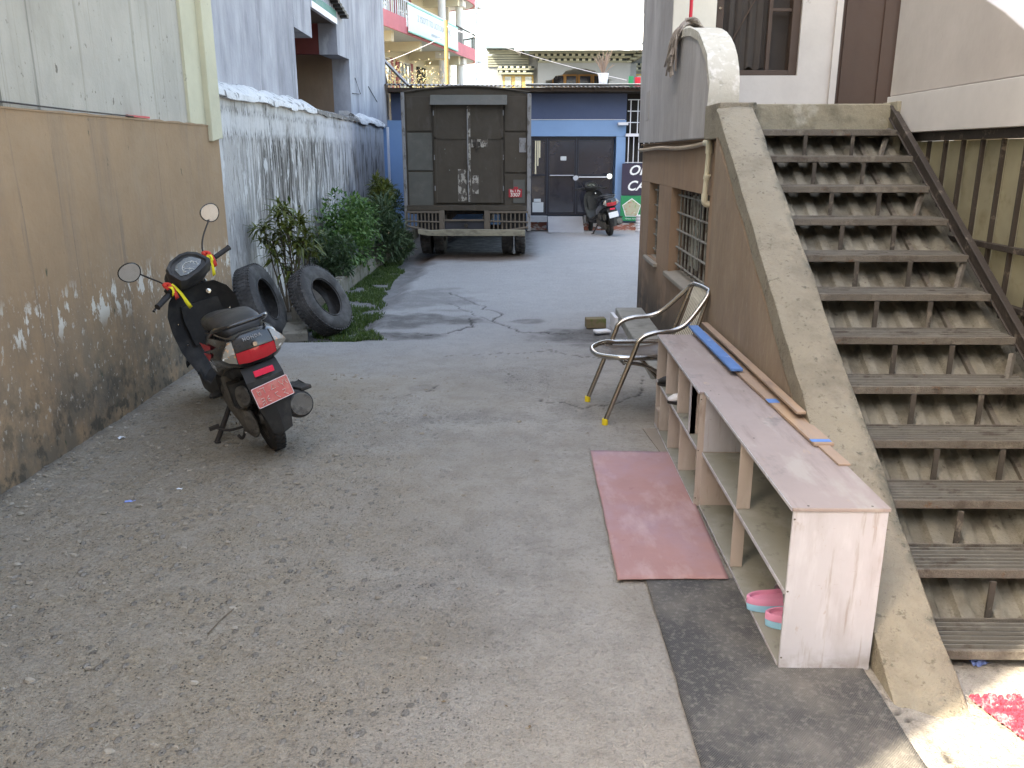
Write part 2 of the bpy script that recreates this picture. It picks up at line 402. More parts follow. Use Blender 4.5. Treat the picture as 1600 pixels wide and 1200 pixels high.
def frosted(name, c):
    t = NT(name)
    f = t.noise(t.coord('world', (2, 2, 2)), 1, 4)
    f2 = t.noise(t.coord('world', (9, 9, 9)), 1, 4)
    col = t.mix(t.mr(f, .35, .65), c, tuple(x * .7 for x in c))
    col = t.mix(t.mul(t.mr(f2, .52, .68), .5), col, (.20, .18, .12))
    t.l(col, t.b.inputs['Base Color'])
    t.b.inputs['Roughness'].default_value = .45
    tr = t.n('ShaderNodeBsdfTranslucent')
    t.l(col, tr.inputs[0])
    mx = t.n('ShaderNodeMixShader'); mx.inputs[0].default_value = .6
    t.l(t.b.outputs[0], mx.inputs[1]); t.l(tr.outputs[0], mx.inputs[2])
    t.l(mx.outputs[0], t.out.inputs[0])
    return t.m
M['frosted'] = frosted('dusty_frosted_sheet', (.38, .362, .285))

def woven(name, c, c2, sx, sy, depth):
    t = NT(name)
    co = t.coord('world', (1, 1, 1))
    def wave(rot, sc):
        mp = t.n('ShaderNodeMapping'); mp.inputs['Rotation'].default_value = (0, 0, rot)
        t.l(co, mp.inputs[0])
        w = t.n('ShaderNodeTexWave'); w.inputs['Scale'].default_value = sc
        w.inputs['Distortion'].default_value = 1.2; w.inputs['Detail'].default_value = 2
        t.l(mp.outputs[0], w.inputs[0])
        return w.outputs['Fac']
    f = t.mul(wave(R(40), sx), wave(R(-48), sy))
    n1 = t.noise(t.coord('world', (3, 3, 3)), 1, 5)
    n2 = t.noise(t.coord('world', (60, 60, 60)), 1, 3)
    col = t.mix(t.mr(f, .1, .6), c, c2)
    col = t.mix(t.mul(t.mr(n1, .42, .70), .7), col, (.24, .22, .19))
    col = t.mix(t.mul(t.mr(n2, .5, .7), .45), col, (.30, .28, .25))
    t.l(col, t.b.inputs['Base Color'])
    t.b.inputs['Roughness'].default_value = .95
    bm = t.n('ShaderNodeBump'); bm.inputs['Distance'].default_value = depth
    t.l(f, bm.inputs['Height']); t.l(bm.outputs[0], t.b.inputs['Normal'])
    return t.m
M['rug_black'] = woven('woven_black_mat', (.05, .05, .05), (.16, .155, .15), 55, 50, .004)
M['mat_pink'] = surf('pink_vinyl_mat', (.35, .195, .18), [
    dict(c=(.34, .245, .29), s=(1.5, 1.2, 1), lo=.45, hi=.7, k=.8),
    dict(c=(.50, .36, .34), s=(5, 2, 1), lo=.52, hi=.7, k=.6),
    dict(c=(.26, .13, .13), s=(12, 12, 1), lo=.62, hi=.72, k=.5)], rough=.7, bumps=[(14, .003, 4)])
M['red_mat'] = surf('red_chenille', (.42, .03, .055), [
    dict(c=(.50, .27, .29), s=(30, 30, 30), lo=.52, hi=.60, k=.6)], rough=1., bumps=[(80, .004, 2)])
M['pink_foam'] = surf('pink_foam', (.66, .27, .42), rough=.7, vary=.05)
M['blue_foam'] = surf('pale_blue_foam', (.24, .48, .64), rough=.7, vary=.05)
M['card'] = surf('brown_board_scrap', (.25, .215, .18), rough=.9, bumps=[(20, .002, 4)])

# ground material
def ground_mat():
    t = NT('driveway_concrete')
    w1 = t.coord('world')
    n0 = t.noise(w1, .9, 6, .6)
    n1 = t.noise(w1, 5, 6, .7)
    n2 = t.noise(w1, 38, 5, .7)
    n3 = t.noise(w1, 150, 3, .6)
    col = t.mix(t.mr(n0, .35, .65), (.38, .345, .30), (.50, .465, .415))
    col = t.mix(t.mr(n1, .45, .72, 0, .65), col, (.25, .228, .195))
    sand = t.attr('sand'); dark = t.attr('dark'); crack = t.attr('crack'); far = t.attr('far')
    col = t.mix(t.mul(far, .7), col, (.37, .375, .395))  # far concrete tinted bluish: the blue of the skylight put into its colour
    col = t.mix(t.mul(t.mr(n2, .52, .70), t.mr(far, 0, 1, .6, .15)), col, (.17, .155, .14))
    sc = t.mix(t.mr(n2, .35, .65), (.30, .24, .168), (.43, .36, .265))
    f = t.mul(sand, t.mr(n1, .25, .6, .55, 1.0))
    col = t.mix(f, col, sc)
    # pale embedded stones in the worn part
    v = t.n('ShaderNodeTexVoronoi'); v.inputs['Scale'].default_value = 26; v.inputs['Randomness'].default_value = 1
    vm = t.n('ShaderNodeMapping'); vm.inputs['Scale'].default_value = (1, .7, 1); vm.inputs['Rotation'].default_value = (0, 0, .5)
    t.l(w1, vm.inputs[0]); t.l(vm.outputs[0], v.inputs['Vector'])
    sx = t.n('ShaderNodeSeparateColor'); t.l(v.outputs['Color'], sx.inputs[0])
    peb = t.mul(t.mr(v.outputs['Distance'], .36, .26), t.mr(sx.outputs[0], .60, .62))
    peb = t.mul(peb, t.mr(n1, .38, .50))
    peb = t.mul(peb, t.attr('worn'))
    pc = t.mix(sx.outputs[1], (.16, .145, .125), (.40, .37, .33))
    col = t.mix(t.mul(peb, .75), col, pc)
    # small dark pits
    v2 = t.n('ShaderNodeTexVoronoi'); v2.inputs['Scale'].default_value = 80
    t.l(w1, v2.inputs['Vector'])
    s2 = t.n('ShaderNodeSeparateColor'); t.l(v2.outputs['Color'], s2.inputs[0])
    pit = t.mul(t.mr(v2.outputs['Distance'], .36, .18), t.mr(s2.outputs[0], .66, .68))
    pit = t.mul(pit, t.mr(n1, .38, .52))
    pit = t.mul(pit, t.mr(t.attr('worn'), .15, .9, .2, 1))
    col = t.mix(t.mul(pit, .85), col, (.07, .065, .06))
    col = t.mix(t.mul(t.mr(n3, .5, .72), .45), col, (.45, .42, .375))
    n4 = t.noise(w1, 85, 4, .75)
    col = t.mix(t.mul(t.mul(t.mr(n4, .5, .66), .6), t.mr(t.attr('worn'), .1, .9, .25, 1)), col, (.16, .14, .115))
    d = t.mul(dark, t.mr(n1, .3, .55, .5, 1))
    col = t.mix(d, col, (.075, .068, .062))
    col = t.mix(t.mul(t.attr('rustc'), .8), col, (.14, .085, .055))
    col = t.mix(t.mul(crack, .85), col, (.05, .046, .042))
    t.l(col, t.b.inputs['Base Color'])
    t.b.inputs['Roughness'].default_value = .88
    t.b.inputs['Specular IOR Level'].default_value = .25
    nrm = None
    for src, dist in ((n1, .022), (n2, .024), (n3, .009), (t.mul(pit, -1.0), .009), (peb, .010)):
        bm = t.n('ShaderNodeBump'); bm.inputs['Distance'].default_value = dist
        t.l(src, bm.inputs['Height'])
        if nrm is not None: t.l(nrm, bm.inputs['Normal'])
        nrm = bm.outputs[0]
    t.l(nrm, t.b.inputs['Normal'])
    return t.m
M['ground'] = ground_mat()
M['yard'] = surf('dusty_yard', (.20, .175, .135), [
    dict(c=(.28, .25, .21), s=(1, 1, 1), lo=.5, hi=.7, k=.7)], rough=.95, bumps=[(10, .01, 4)])
M['gravel'] = surf('loose_stones', (.30, .255, .195), [
    dict(c=(.37, .33, .27), s=(12, 12, 12), lo=.52, hi=.6, k=.8),
    dict(c=(.14, .12, .10), s=(14, 14, 14), lo=.55, hi=.62, k=.7)], rough=.9, bumps=[(90, .002, 3)])

# ------------------------------------------------------------------ mesh helpers
class MB:
    def __init__(s):
        s.v = []; s.f = []; s.mi = []; s.k = 0
    def mat(s, k):
        s.k = k; return s
    def add(s, vs, fs):
        o = len(s.v)
        s.v.extend([tuple(p) for p in vs])
        for f in fs:
            s.f.append([i + o for i in f]); s.mi.append(s.k)
        return s
    def box(s, a, b, T=None):
        x0, y0, z0 = a; x1, y1, z1 = b
        vs = [(x0, y0, z0), (x1, y0, z0), (x1, y1, z0), (x0, y1, z0), (x0, y0, z1), (x1, y0, z1), (x1, y1, z1), (x0, y1, z1)]
        if T is not None: vs = [T @ Vector(p) for p in vs]
        return s.add(vs, [(0, 3, 2, 1), (4, 5, 6, 7), (0, 1, 5, 4), (1, 2, 6, 5), (2, 3, 7, 6), (3, 0, 4, 7)])
    def prism(s, poly, ax, a, b, T=None):
        """poly in the two other axes (order kept), extruded along axis ax from a to b"""
        def P(u, v, w):
            if ax == 0: return Vector((w, u, v))
            if ax == 1: return Vector((u, w, v))
            return Vector((u, v, w))
        n = len(poly)
        vs = [P(u, v, a) for u, v in poly] + [P(u, v, b) for u, v in poly]
        if T is not None: vs = [T @ p for p in vs]
        fs = [list(range(n))[::-1], list(range(n, 2 * n))] + [(i, (i + 1) % n, (i + 1) % n + n, i + n) for i in range(n)]
        return s.add(vs, fs)
    def tube(s, pts, r, n=8, cap=True, closed=False, sq=1.0):
        pts = [Vector(p) for p in pts]; m = len(pts)
        rs = r if isinstance(r, (list, tuple)) else [r] * m
        vs = []; up = None
        for i, p in enumerate(pts):
            if closed: d = pts[(i + 1) % m] - pts[i - 1]
            else: d = pts[min(i + 1, m - 1)] - pts[max(i - 1, 0)]
            d.normalize()
            if up is None:
                up = Vector((0, 0, 1)) if abs(d.z) < .9 else Vector((1, 0, 0))
            u = d.cross(up)
            if u.length < 1e-5: u = d.cross(Vector((0, 1, 0)))
            u.normalize(); v = u.cross(d).normalized(); up = v
            for k in range(n):
                a = 2 * math.pi * k / n
                vs.append(p + rs[i] * (math.cos(a) * u + math.sin(a) * v * sq))
        fs = []
        for i in range(m if closed else m - 1):
            for k in range(n):
                a = i * n + k; b = i * n + (k + 1) % n
                c = ((i + 1) % m) * n
                fs.append((a, b, c + (k + 1) % n, c + k))
        if cap and not closed:
            fs.append(list(range(n))[::-1]); fs.append([(m - 1) * n + k for k in range(n)])
        return s.add(vs, fs)
    def loft(s, rings, cap=True):
        n = len(rings[0]); vs = [p for r_ in rings for p in r_]; fs = []
        for i in range(len(rings) - 1):
            for k in range(n):
                a = i * n + k; b = i * n + (k + 1) % n
                fs.append((a, b, b + n, a + n))
        if cap:
            fs.append(list(range(n))[::-1]); fs.append([(len(rings) - 1) * n + k for k in range(n)])
        return s.add(vs, fs)
    def lathe(s, prof, n=24, T=None):
        """prof [(r, a)] around local Z, closed profile"""
        m = len(prof); vs = []
        for k in range(n):
            a = 2 * math.pi * k / n
            for r_, z in prof:
                p = Vector((r_ * math.cos(a), r_ * math.sin(a), z))
                vs.append(T @ p if T is not None else p)
        fs = []
        for k in range(n):
            for i in range(m):
                a = k * m + i; b = k * m + (i + 1) % m; k2 = ((k + 1) % n) * m
                fs.append((a, k2 + i, k2 + (i + 1) % m, b))
        return s.add(vs, fs)
    def disc(s, c, r, n, T=None, ry=None):
        ry = ry or r
        vs = [Vector((c[0] + r * math.cos(2 * math.pi * k / n), c[1] + ry * math.sin(2 * math.pi * k / n), c[2])) for k in range(n)]
        if T is not None: vs = [T @ p for p in vs]
        return s.add(vs, [list(range(n))])
    def build(s, name, mats, parent=None, smooth=None, bevel=0, T=None, fix=True, kind=None, label=None):
        me = bpy.data.meshes.new(name)
        vs = s.v if T is None else [tuple(T @ Vector(p)) for p in s.v]
        me.from_pydata(vs, [], s.f)
        if not isinstance(mats, (list, tuple)): mats = [mats]
        for m_ in mats: me.materials.append(M[m_] if isinstance(m_, str) else m_)
        if len(mats) > 1: me.polygons.foreach_set('material_index', s.mi)
        me.update()
        if fix:
            import bmesh
            bm = bmesh.new(); bm.from_mesh(me)
            bmesh.ops.recalc_face_normals(bm, faces=bm.faces)
            bm.to_mesh(me); bm.free()
        if smooth is not None:
            me.shade_smooth()
            me.set_sharp_from_angle(angle=R(smooth))
        o = bpy.data.objects.new(name, me)
        C.objects.link(o)
        if parent is not None: o.parent = parent
        if bevel:
            bv = o.modifiers.new('bevel', 'BEVEL'); bv.width = bevel; bv.segments = 2; bv.limit_method = 'ANGLE'
        if kind: o['kind'] = kind
        if label: o['label'] = label
        return o

def tag(o, label, cat, group=None):
    o['label'] = label; o['category'] = cat
    if group: o['group'] = group
    return o

def thing(name, label, cat, loc=(0, 0, 0), group=None, mat=None):
    o = bpy.data.objects.new(name, None); C.objects.link(o)
    o.empty_display_size = .1
    if mat is not None: o.matrix_world = mat
    else: o.location = loc
    return tag(o, label, cat, group)

def B(name, m, parent, *boxes, bevel=0, **kw):
    mb = MB()
    for a, b in boxes: mb.box(a, b)
    return mb.build(name, m, parent, bevel=bevel, **kw)

def copy_tree(o, parent=None):
    c = o.copy(); C.objects.link(c)
    if parent is not None: c.parent = parent
    for ch in list(o.children): copy_tree(ch, c)
    return c

def smoothpath(pts, n=6, closed=False):
    P = [Vector(p) for p in pts]; out = []; m = len(P)
    rngi = range(m) if closed else range(m - 1)
    for i in rngi:
        p0 = P[(i - 1) % m] if closed or i > 0 else P[i]
        p1 = P[i]; p2 = P[(i + 1) % m]
        p3 = P[(i + 2) % m] if closed or i + 2 < m else P[(i + 1) % m]
        for k in range(n):
            t = k / n
            out.append(.5 * ((2 * p1) + (-p0 + p2) * t + (2 * p0 - 5 * p1 + 4 * p2 - p3) * t * t + (-p0 + 3 * p1 - 3 * p2 + p3) * t ** 3))
    if not closed: out.append(P[-1])
    return out

def roundpath(pts, rad, n=5):
    """polyline with rounded corners"""
    P = [Vector(p) for p in pts]; out = [P[0]]
    for i in range(1, len(P) - 1):
        a = (P[i - 1] - P[i]); b = (P[i + 1] - P[i])
        r_ = min(rad, a.length * .48, b.length * .48)
        a = P[i] + a.normalized() * r_; b = P[i] + b.normalized() * r_
        for k in range(n + 1):
            t = k / n
            out.append((1 - t) ** 2 * a + 2 * t * (1 - t) * P[i] + t * t * b)
    out.append(P[-1])
    return out

def text(name, body, size, m, parent, T, shear=0, bold=.0, ext=.0006, space=1.):
    cu = bpy.data.curves.new(name, 'FONT')
    cu.body = body; cu.size = size; cu.extrude = ext; cu.shear = shear; cu.offset = bold
    cu.align_x = 'CENTER'; cu.align_y = 'CENTER'; cu.space_character = space
    cu.resolution_u = 3
    tmp = bpy.data.objects.new('tmp', cu); C.objects.link(tmp)
    dg = bpy.context.evaluated_depsgraph_get()
    me = bpy.data.meshes.new_from_object(tmp.evaluated_get(dg))
    bpy.data.objects.remove(tmp)
    me.transform(T)
    me.materials.clear(); me.materials.append(M[m])
    me.name = name
    o = bpy.data.objects.new(name, me); C.objects.link(o)
    if parent is not None: o.parent = parent
    return o

def frame(o, x, y, z=None):
    """matrix with local x,y,z axes at origin o"""
    x = Vector(x).normalized(); y = Vector(y); y = (y - x * y.dot(x)).normalized()
    z = x.cross(y)
    return Matrix(((x.x, y.x, z.x, o[0]), (x.y, y.y, z.y, o[1]), (x.z, y.z, z.z, o[2]), (0, 0, 0, 1)))

FACING = lambda x, y, z: frame((x, y, z), (1, 0, 0), (0, 0, 1))      # text facing -Y

# ------------------------------------------------------------------ noise in numpy
def vnoise(x, y, seed=0):
    xi = np.floor(x).astype(int); yi = np.floor(y).astype(int)
    xf = x - xi; yf = y - yi
    def h(a, b):
        n = (a * 374761393 + b * 668265263 + seed * 1442695) & 0xffffffff
        n = ((n ^ (n >> 13)) * 1274126177) & 0xffffffff
        return ((n ^ (n >> 16)) & 0xffff) / 65535.0
    u = xf * xf * (3 - 2 * xf); v = yf * yf * (3 - 2 * yf)
    return (h(xi, yi) * (1 - u) + h(xi + 1, yi) * u) * (1 - v) + (h(xi, yi + 1) * (1 - u) + h(xi + 1, yi + 1) * u) * v
def fbm(x, y, o=4, seed=0):
    s_ = 0; a = .5; t = 0
    for i in range(o):
        s_ = s_ + a * vnoise(x * 2 ** i, y * 2 ** i, seed + i); t += a; a *= .5
    return s_ / t
def sstep(a, b, x):
    t = np.clip((x - a) / (b - a), 0, 1); return t * t * (3 - 2 * t)
def segdist(px, py, pts):
    d = np.full(px.shape, 1e9)
    for (ax, ay), (bx, by) in zip(pts[:-1], pts[1:]):
        vx, vy = bx - ax, by - ay
        t = np.clip(((px - ax) * vx + (py - ay) * vy) / (vx * vx + vy * vy + 1e-12), 0, 1)
        d = np.minimum(d, np.hypot(px - ax - t * vx, py - ay - t * vy))
    return d

# ================================================================== GROUND
def jag(pts, amp, n=10, seed=0):
    r_ = np.random.default_rng(seed); out = []
    for (ax, ay), (bx, by) in zip(pts[:-1], pts[1:]):
        for k in range(n):
            t = k / n
            out.append((ax + (bx - ax) * t + r_.normal(0, amp), ay + (by - ay) * t + r_.normal(0, amp * 1.8)))
    out.append(pts[-1]); return out
CRACKS = [
    (jag([(-.98, 10.6), (-.62, 9.9), (-.25, 9.1), (-.36, 8.75), (.0, 8.15), (.35, 8.12), (.75, 8.05)], .02, 8, 1), .016),
    (jag([(-1.9, 8.05), (-1.3, 8.1), (-.8, 8.05), (-.55, 8.4), (-.6, 8.9)], .025, 8, 2), .018),
    (jag([(-.36, 8.75), (-.7, 9.4), (-.9, 9.8)], .02, 6, 3), .010),
    (jag([(.2, 7.3), (.5, 7.0), (.95, 6.9)], .015, 6, 4), .010),
    (jag([(-.7, 7.05), (-.2, 7.15), (.3, 7.25)], .012, 6, 5), .006),
    (jag([(.1, 5.65), (.45, 5.5), (.62, 5.62), (.85, 5.9), (.95, 6.4)], .02, 6, 6), .010),
    (jag([(-.95, 5.75), (-.7, 5.95), (-.65, 6.1)], .012, 5, 7), .006),
    (jag([(1.05, 2.6), (1.2, 2.2), (1.3, 1.9)], .008, 6, 8), .006),
]
def lane():
    xs = np.concatenate([np.arange(-2.72, 1.60, .020), np.arange(1.60, 3.45, .05)])
    ys = [1.0]
    while ys[-1] < 20.0:
        ys.append(ys[-1] + (.016 + .0022 * max(0, ys[-1] - 2)))
    ys = np.array(ys)
    Xg, Yg = np.meshgrid(xs, ys)
    z = (fbm(Xg * .8, Yg * .8, 3, 3) - .5) * .03 + (fbm(Xg * 6, Yg * 6, 4, 9) - .5) * .008
    worn = np.clip(sstep(.2, -.9, Xg + .18 * (Yg - 3)) , 0, 1) * sstep(6.4, 4.9, Yg)
    mid = np.exp(-((Xg + .15) ** 2 / .25 + (Yg - 6.2) ** 2 / 1.0))
    nn = fbm(Xg * 2.3, Yg * 2.3, 4, 21)
    worn = np.clip(worn * (.35 + 1.1 * nn) + mid * .9 * sstep(.45, .6, nn) + .15, 0, 1)
    sand = sstep(.9, -1.3, Xg + .22 * (Yg - 2.5) + (nn - .5) * 1.4) * sstep(7.4, 5.4, Yg + (nn - .5))
    sand = np.clip(sand, 0, 1)
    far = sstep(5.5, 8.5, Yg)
    z = z + worn * (fbm(Xg * 22, Yg * 22, 3, 5) - .5) * .022
    z *= (1 - .5 * far)
    # drop of the slab towards the planted strip
    drop = sstep(-1.45, -1.75, Xg + (fbm(Xg * 2, Yg * 2, 2, 4) - .5) * .25) * sstep(7.60, 7.63, Yg)
    drop = drop * np.where(Xg < -1.2, 1, 0)
    z = z - .07 * drop
    ridge = sstep(7.55, 7.66, Yg + .02 * np.sin(Xg * 5)) * sstep(1.3, .2, Xg)
    z = z - .022 * ridge
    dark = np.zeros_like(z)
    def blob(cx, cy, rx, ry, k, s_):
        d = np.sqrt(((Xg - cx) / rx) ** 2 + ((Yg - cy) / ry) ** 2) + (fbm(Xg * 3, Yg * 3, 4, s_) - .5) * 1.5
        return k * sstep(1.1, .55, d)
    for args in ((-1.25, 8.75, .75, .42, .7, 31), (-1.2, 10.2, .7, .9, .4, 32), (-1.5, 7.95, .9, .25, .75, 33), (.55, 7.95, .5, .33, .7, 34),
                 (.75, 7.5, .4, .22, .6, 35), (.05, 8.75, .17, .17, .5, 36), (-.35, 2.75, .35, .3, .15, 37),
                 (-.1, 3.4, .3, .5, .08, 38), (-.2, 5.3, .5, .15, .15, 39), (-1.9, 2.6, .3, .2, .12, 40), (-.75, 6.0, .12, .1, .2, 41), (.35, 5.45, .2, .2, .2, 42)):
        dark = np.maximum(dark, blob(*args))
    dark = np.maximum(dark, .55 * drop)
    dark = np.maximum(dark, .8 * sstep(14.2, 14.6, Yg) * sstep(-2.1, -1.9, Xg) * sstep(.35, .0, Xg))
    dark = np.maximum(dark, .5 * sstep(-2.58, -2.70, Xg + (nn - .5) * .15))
    rustc = sstep(13.6, 14.1, Yg + (nn - .5) * .5) * sstep(-2.0, -1.7, Xg) * sstep(.3, -.1, Xg) * sstep(15.5, 14.6, Yg)
    crack = np.zeros_like(z)
    for pts, w in CRACKS:
        d = segdist(Xg, Yg, pts)
        ww = w * .62 * (.4 + 1.2 * fbm(Xg * 7, Yg * 7, 2, 50))
        c = sstep(ww * 1.5, ww * .5, d); crack = np.maximum(crack, c)
    # open joints between slabs
    lines = [(jag([(-1.6, 7.62), (-.4, 7.6), (.9, 7.58)], .008, 8, 11), .006)]
    for pts, w in lines:
        crack = np.maximum(crack, .7 * sstep(w * 1.6, w * .5, segdist(Xg, Yg, pts)) * sstep(.3, .6, fbm(Xg * 3, Yg * 3, 3, 77)))
    z = z - crack * .012
    ny, nx = z.shape
    me = bpy.data.meshes.new('driveway')
    co = np.stack([Xg, Yg, z], -1).reshape(-1, 3).astype(np.float32)
    idx = np.arange(ny * nx).reshape(ny, nx)
    q = np.stack([idx[:-1, :-1], idx[:-1, 1:], idx[1:, 1:], idx[1:, :-1]], -1).reshape(-1, 4)
    me.vertices.add(len(co)); me.vertices.foreach_set('co', co.ravel())
    me.loops.add(q.size); me.loops.foreach_set('vertex_index', q.ravel().astype(np.int32))
    me.polygons.add(len(q)); me.polygons.foreach_set('loop_start', np.arange(0, q.size, 4, dtype=np.int32))
    me.update(calc_edges=True)
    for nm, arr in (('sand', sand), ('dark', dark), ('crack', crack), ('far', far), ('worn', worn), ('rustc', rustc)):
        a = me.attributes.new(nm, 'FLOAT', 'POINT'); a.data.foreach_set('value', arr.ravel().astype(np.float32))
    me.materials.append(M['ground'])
    me.shade_smooth()
    o = bpy.data.objects.new('driveway', me); C.objects.link(o); o['kind'] = 'structure'
    return z, xs, ys
gz, gxs, gys = lane()
def gh(x, y):
    i = int(np.clip(np.searchsorted(gxs, x), 0, len(gxs) - 1)); j = int(np.clip(np.searchsorted(gys, y), 0, len(gys) - 1))
    return float(gz[j, i])

mb = MB(); mb.add([(-300, -300, -.30), (300, -300, -.30), (300, 400, -.30), (-300, 400, -.30)], [(0, 1, 2, 3)])
mb.build('ground', 'yard', fix=False, kind='structure')
# paved yard to the right of the driveway and in front of the stairs
mb = MB(); n_ = 40
vs = []; fs = []
XX = np.linspace(3.38, 8.6, n_); YY = np.linspace(-6, 12, 90)
for y in YY:
    for x in XX: vs.append((x, y, -.012 + .012 * (float(fbm(np.array([x * 1.2]), np.array([y * 1.2]), 3, 8)[0]) - .5)))
for j in range(89):
    for i in range(n_ - 1): fs.append((j * n_ + i, j * n_ + i + 1, (j + 1) * n_ + i + 1, (j + 1) * n_ + i))
mb.add(vs, fs)
o = mb.build('yard', surf('pale_yard_concrete', (.27, .25, .215), [
    dict(c=(.26, .24, .2), s=(4, 4, 4), lo=.5, hi=.68, k=.7), dict(c=(.1, .09, .08), s=(22, 22, 22), lo=.62, hi=.68, k=.7)],
    rough=.9, bumps=[(12, .01, 5), (70, .004, 4)]), smooth=60, fix=False, kind='structure')
mb = MB(); mb.box((-9, -7, -.05), (3.38, 1.0, -.006)); mb.build('forecourt', 'yard', kind='structure')

# unseen building behind the viewpoint, added to cut light on camera-facing surfaces
t = thing('added_rear_building', 'unseen plain tan building added behind the viewpoint to cut light from behind', 'building', (0, -7, 0))
B('wall', surf('tan_far_render', (.30, .25, .20)), t, ((-9, -6, 0), (9, .0, 7.5)))
for k in range(5):
    w = B('window', 'wood_frame', t, ((-6.6 + 3 * k, .0, 1.2), (-5.2 + 3 * k, .04, 2.6)))
    B('pane', 'pane', w, ((-6.5 + 3 * k, .041, 1.3), (-5.3 + 3 * k, .05, 2.5)))
# loose stones and grit
def gravel():
    mb = MB(); r_ = random.Random(3)
    for k in range(3000):
        if k < 320:
            a = r_.random(); y = 3.0 + 3.8 * a; x = -2.67 + abs(r_.gauss(0, .10)); s = r_.uniform(.004, .017)
        elif k < 2500:
            y = r_.uniform(1.9, 6.4); x = -2.6 + abs(r_.gauss(0, 1.0)); s = r_.uniform(.0025, .009)
            if r_.random() < .10: s = r_.uniform(.012, .022)
        else:
            y = r_.uniform(5.0, 9.0); x = r_.uniform(-1.6, 1.1); s = r_.uniform(.002, .005)
        if x > 1.2 or x < -2.69: continue
        z = gh(x, y); h = s * r_.uniform(.35, .55); rot = r_.uniform(0, 6.3); e = r_.uniform(.45, .9)
        vs = []
        for i in range(6):
            a = rot + i * math.pi / 3 + r_.uniform(-.25, .25); q = s * r_.uniform(.8, 1.15)
            px = math.cos(a) * q; py = math.sin(a) * q * e
            vs.append((x + px, y + py, z - .001 + h * .25))
        t_ = r_.uniform(-.3, .3)
        for i in range(6):
            a = rot + i * math.pi / 3; q = s * .62
            vs.append((x + math.cos(a) * q, y + math.sin(a) * q * e, z + h * (.9 + t_ * math.cos(a))))
        vs = vs + []
        fs = [(0, 1, 7, 6), (1, 2, 8, 7), (2, 3, 9, 8), (3, 4, 10, 9), (4, 5, 11, 10), (5, 0, 6, 11), (6, 7, 8, 9, 10, 11)]
        mb.add(vs, fs)
    o = mb.build('gravel', 'gravel', fix=False, kind='stuff', smooth=40)
    o['label'] = 'loose grit and flat stones scattered over the worn driveway by the brown wall'; o['category'] = 'gravel'
gravel()

# ================================================================== LEFT HOUSE (brown base, cream above)
house = thing('rendered_house', 'cream house on the left with a tall brown rendered base wall', 'building', (-3, 4, 0))
def rough_wall(name, m, parent, x, y0, y1, z0, z1, th, amp=.006, step=.06, seed=1, cut=None):
    """wall facing +X at x with uneven face; returns object. Face grid + box behind"""
    ny = max(2, int((y1 - y0) / step)); nz = max(2, int((z1 - z0) / step))
    ys = np.linspace(y0, y1, ny); zs = np.linspace(z0, z1, nz)
    Yg, Zg = np.meshgrid(ys, zs)
    xx = x + (fbm(Yg * 1.3, Zg * 1.3, 4, seed) - .5) * 2 * amp
    xx[:, 0] = x; xx[:, -1] = x; xx[-1, :] = x; xx[0, :] = x
    mb = MB(); vs = np.stack([xx, Yg, Zg], -1).reshape(-1, 3).tolist()
    fs = [(j * ny + i, j * ny + i + 1, (j + 1) * ny + i + 1, (j + 1) * ny + i) for j in range(nz - 1) for i in range(ny - 1)]
    mb.add(vs, fs)
    X0 = x - th
    vs = [(x, y0, z0), (x, y1, z0), (x, y1, z1), (x, y0, z1), (X0, y0, z0), (X0, y1, z0), (X0, y1, z1), (X0, y0, z1)]
    mb.add(vs, [(0, 4, 5, 1), (1, 5, 6, 2), (2, 6, 7, 3), (3, 7, 4, 0), (4, 7, 6, 5)])
    return mb.build(name, m, parent, smooth=35, fix=False, T=Matrix.Translation((3, -4, 0)) if parent is house else None)
def H(T0=Matrix.Translation((3, -4, 0))): return T0
TH = Matrix.Translation((3, -4, 0))
BACK = -0.58
rough_wall('base_wall', 'brown_wall', house, -2.70, BACK, 7.60, -.05, 1.925, 3.0, .010, .05, 5)
mb = MB()
# ragged top edge of the base
r_ = random.Random(5); top = [(BACK, 1.925)]
y = BACK
prof = []
while y < 7.6:
    prof.append((y, 1.938 + r_.uniform(-.006, .006))); y += .12
prof.append((7.6, 1.94))
mb.prism([(BACK, 1.925)] + [(7.6, 1.925)] + prof[::-1], 0, -2.9, -2.695)
mb.build('wall_ledge', 'brown_wall', house, T=TH)
rough_wall('upper_wall', 'cream_wall', house, -2.735, BACK, 7.02, 1.938, 11.0, 2.9, .006, .08, 6)
mb = MB(); mb.box((-5.6, 7.022, 1.938), (-2.712, 7.36, 11.0)); mb.build('corner_pillar', 'cream_trim', house, T=TH)
mb = MB(); mb.prism([(7.362, 1.80), (7.612, 1.83), (7.615, 11.0), (7.362, 11.0)], 0, -5.6, -2.665)
mb.build('corner_trim', 'cream_trim', house, bevel=.008, T=TH)
B('roof_slab', 'cream_trim', house, ((-5.7, BACK, 11.002), (-2.66, 7.6, 11.15)), T=TH)
o = tag(B('red_strip', 'red_plastic', None, ((-2.735, 5.93, 1.944), (-2.715, 6.27, 1.957))), 'short flat red strip lying on the ledge of the brown wall', 'strip')
mb = MB(); mb.tube(smoothpath([(-2.72, 3.2, 1.965), (-2.715, 4.3, 1.962), (-2.70, 5.2, 1.950), (-2.712, 6.0, 1.948)], 6), .005, 6)
tag(mb.build('thin_cable', 'black_steel', None, smooth=60), 'thin dark cable lying along the ledge of the brown wall', 'cable')

# ================================================================== LEFT GREY BUILDING (white stained wall)
grey = thing('grey_building', 'tall blue-grey plastered building behind a stained whitewashed lower wall', 'building')
def wallface(name, m, parent, x, poly, th, amp=.01, seed=1, **kw):
    mb = MB(); mb.prism(poly, 0, x - th, x)
    return mb.build(name, m, parent, **kw)
rough_wall('lower_wall', 'old_white', grey, -2.90, 7.62, 17.7, -.1, 2.255, .5, .022, .09, 11)
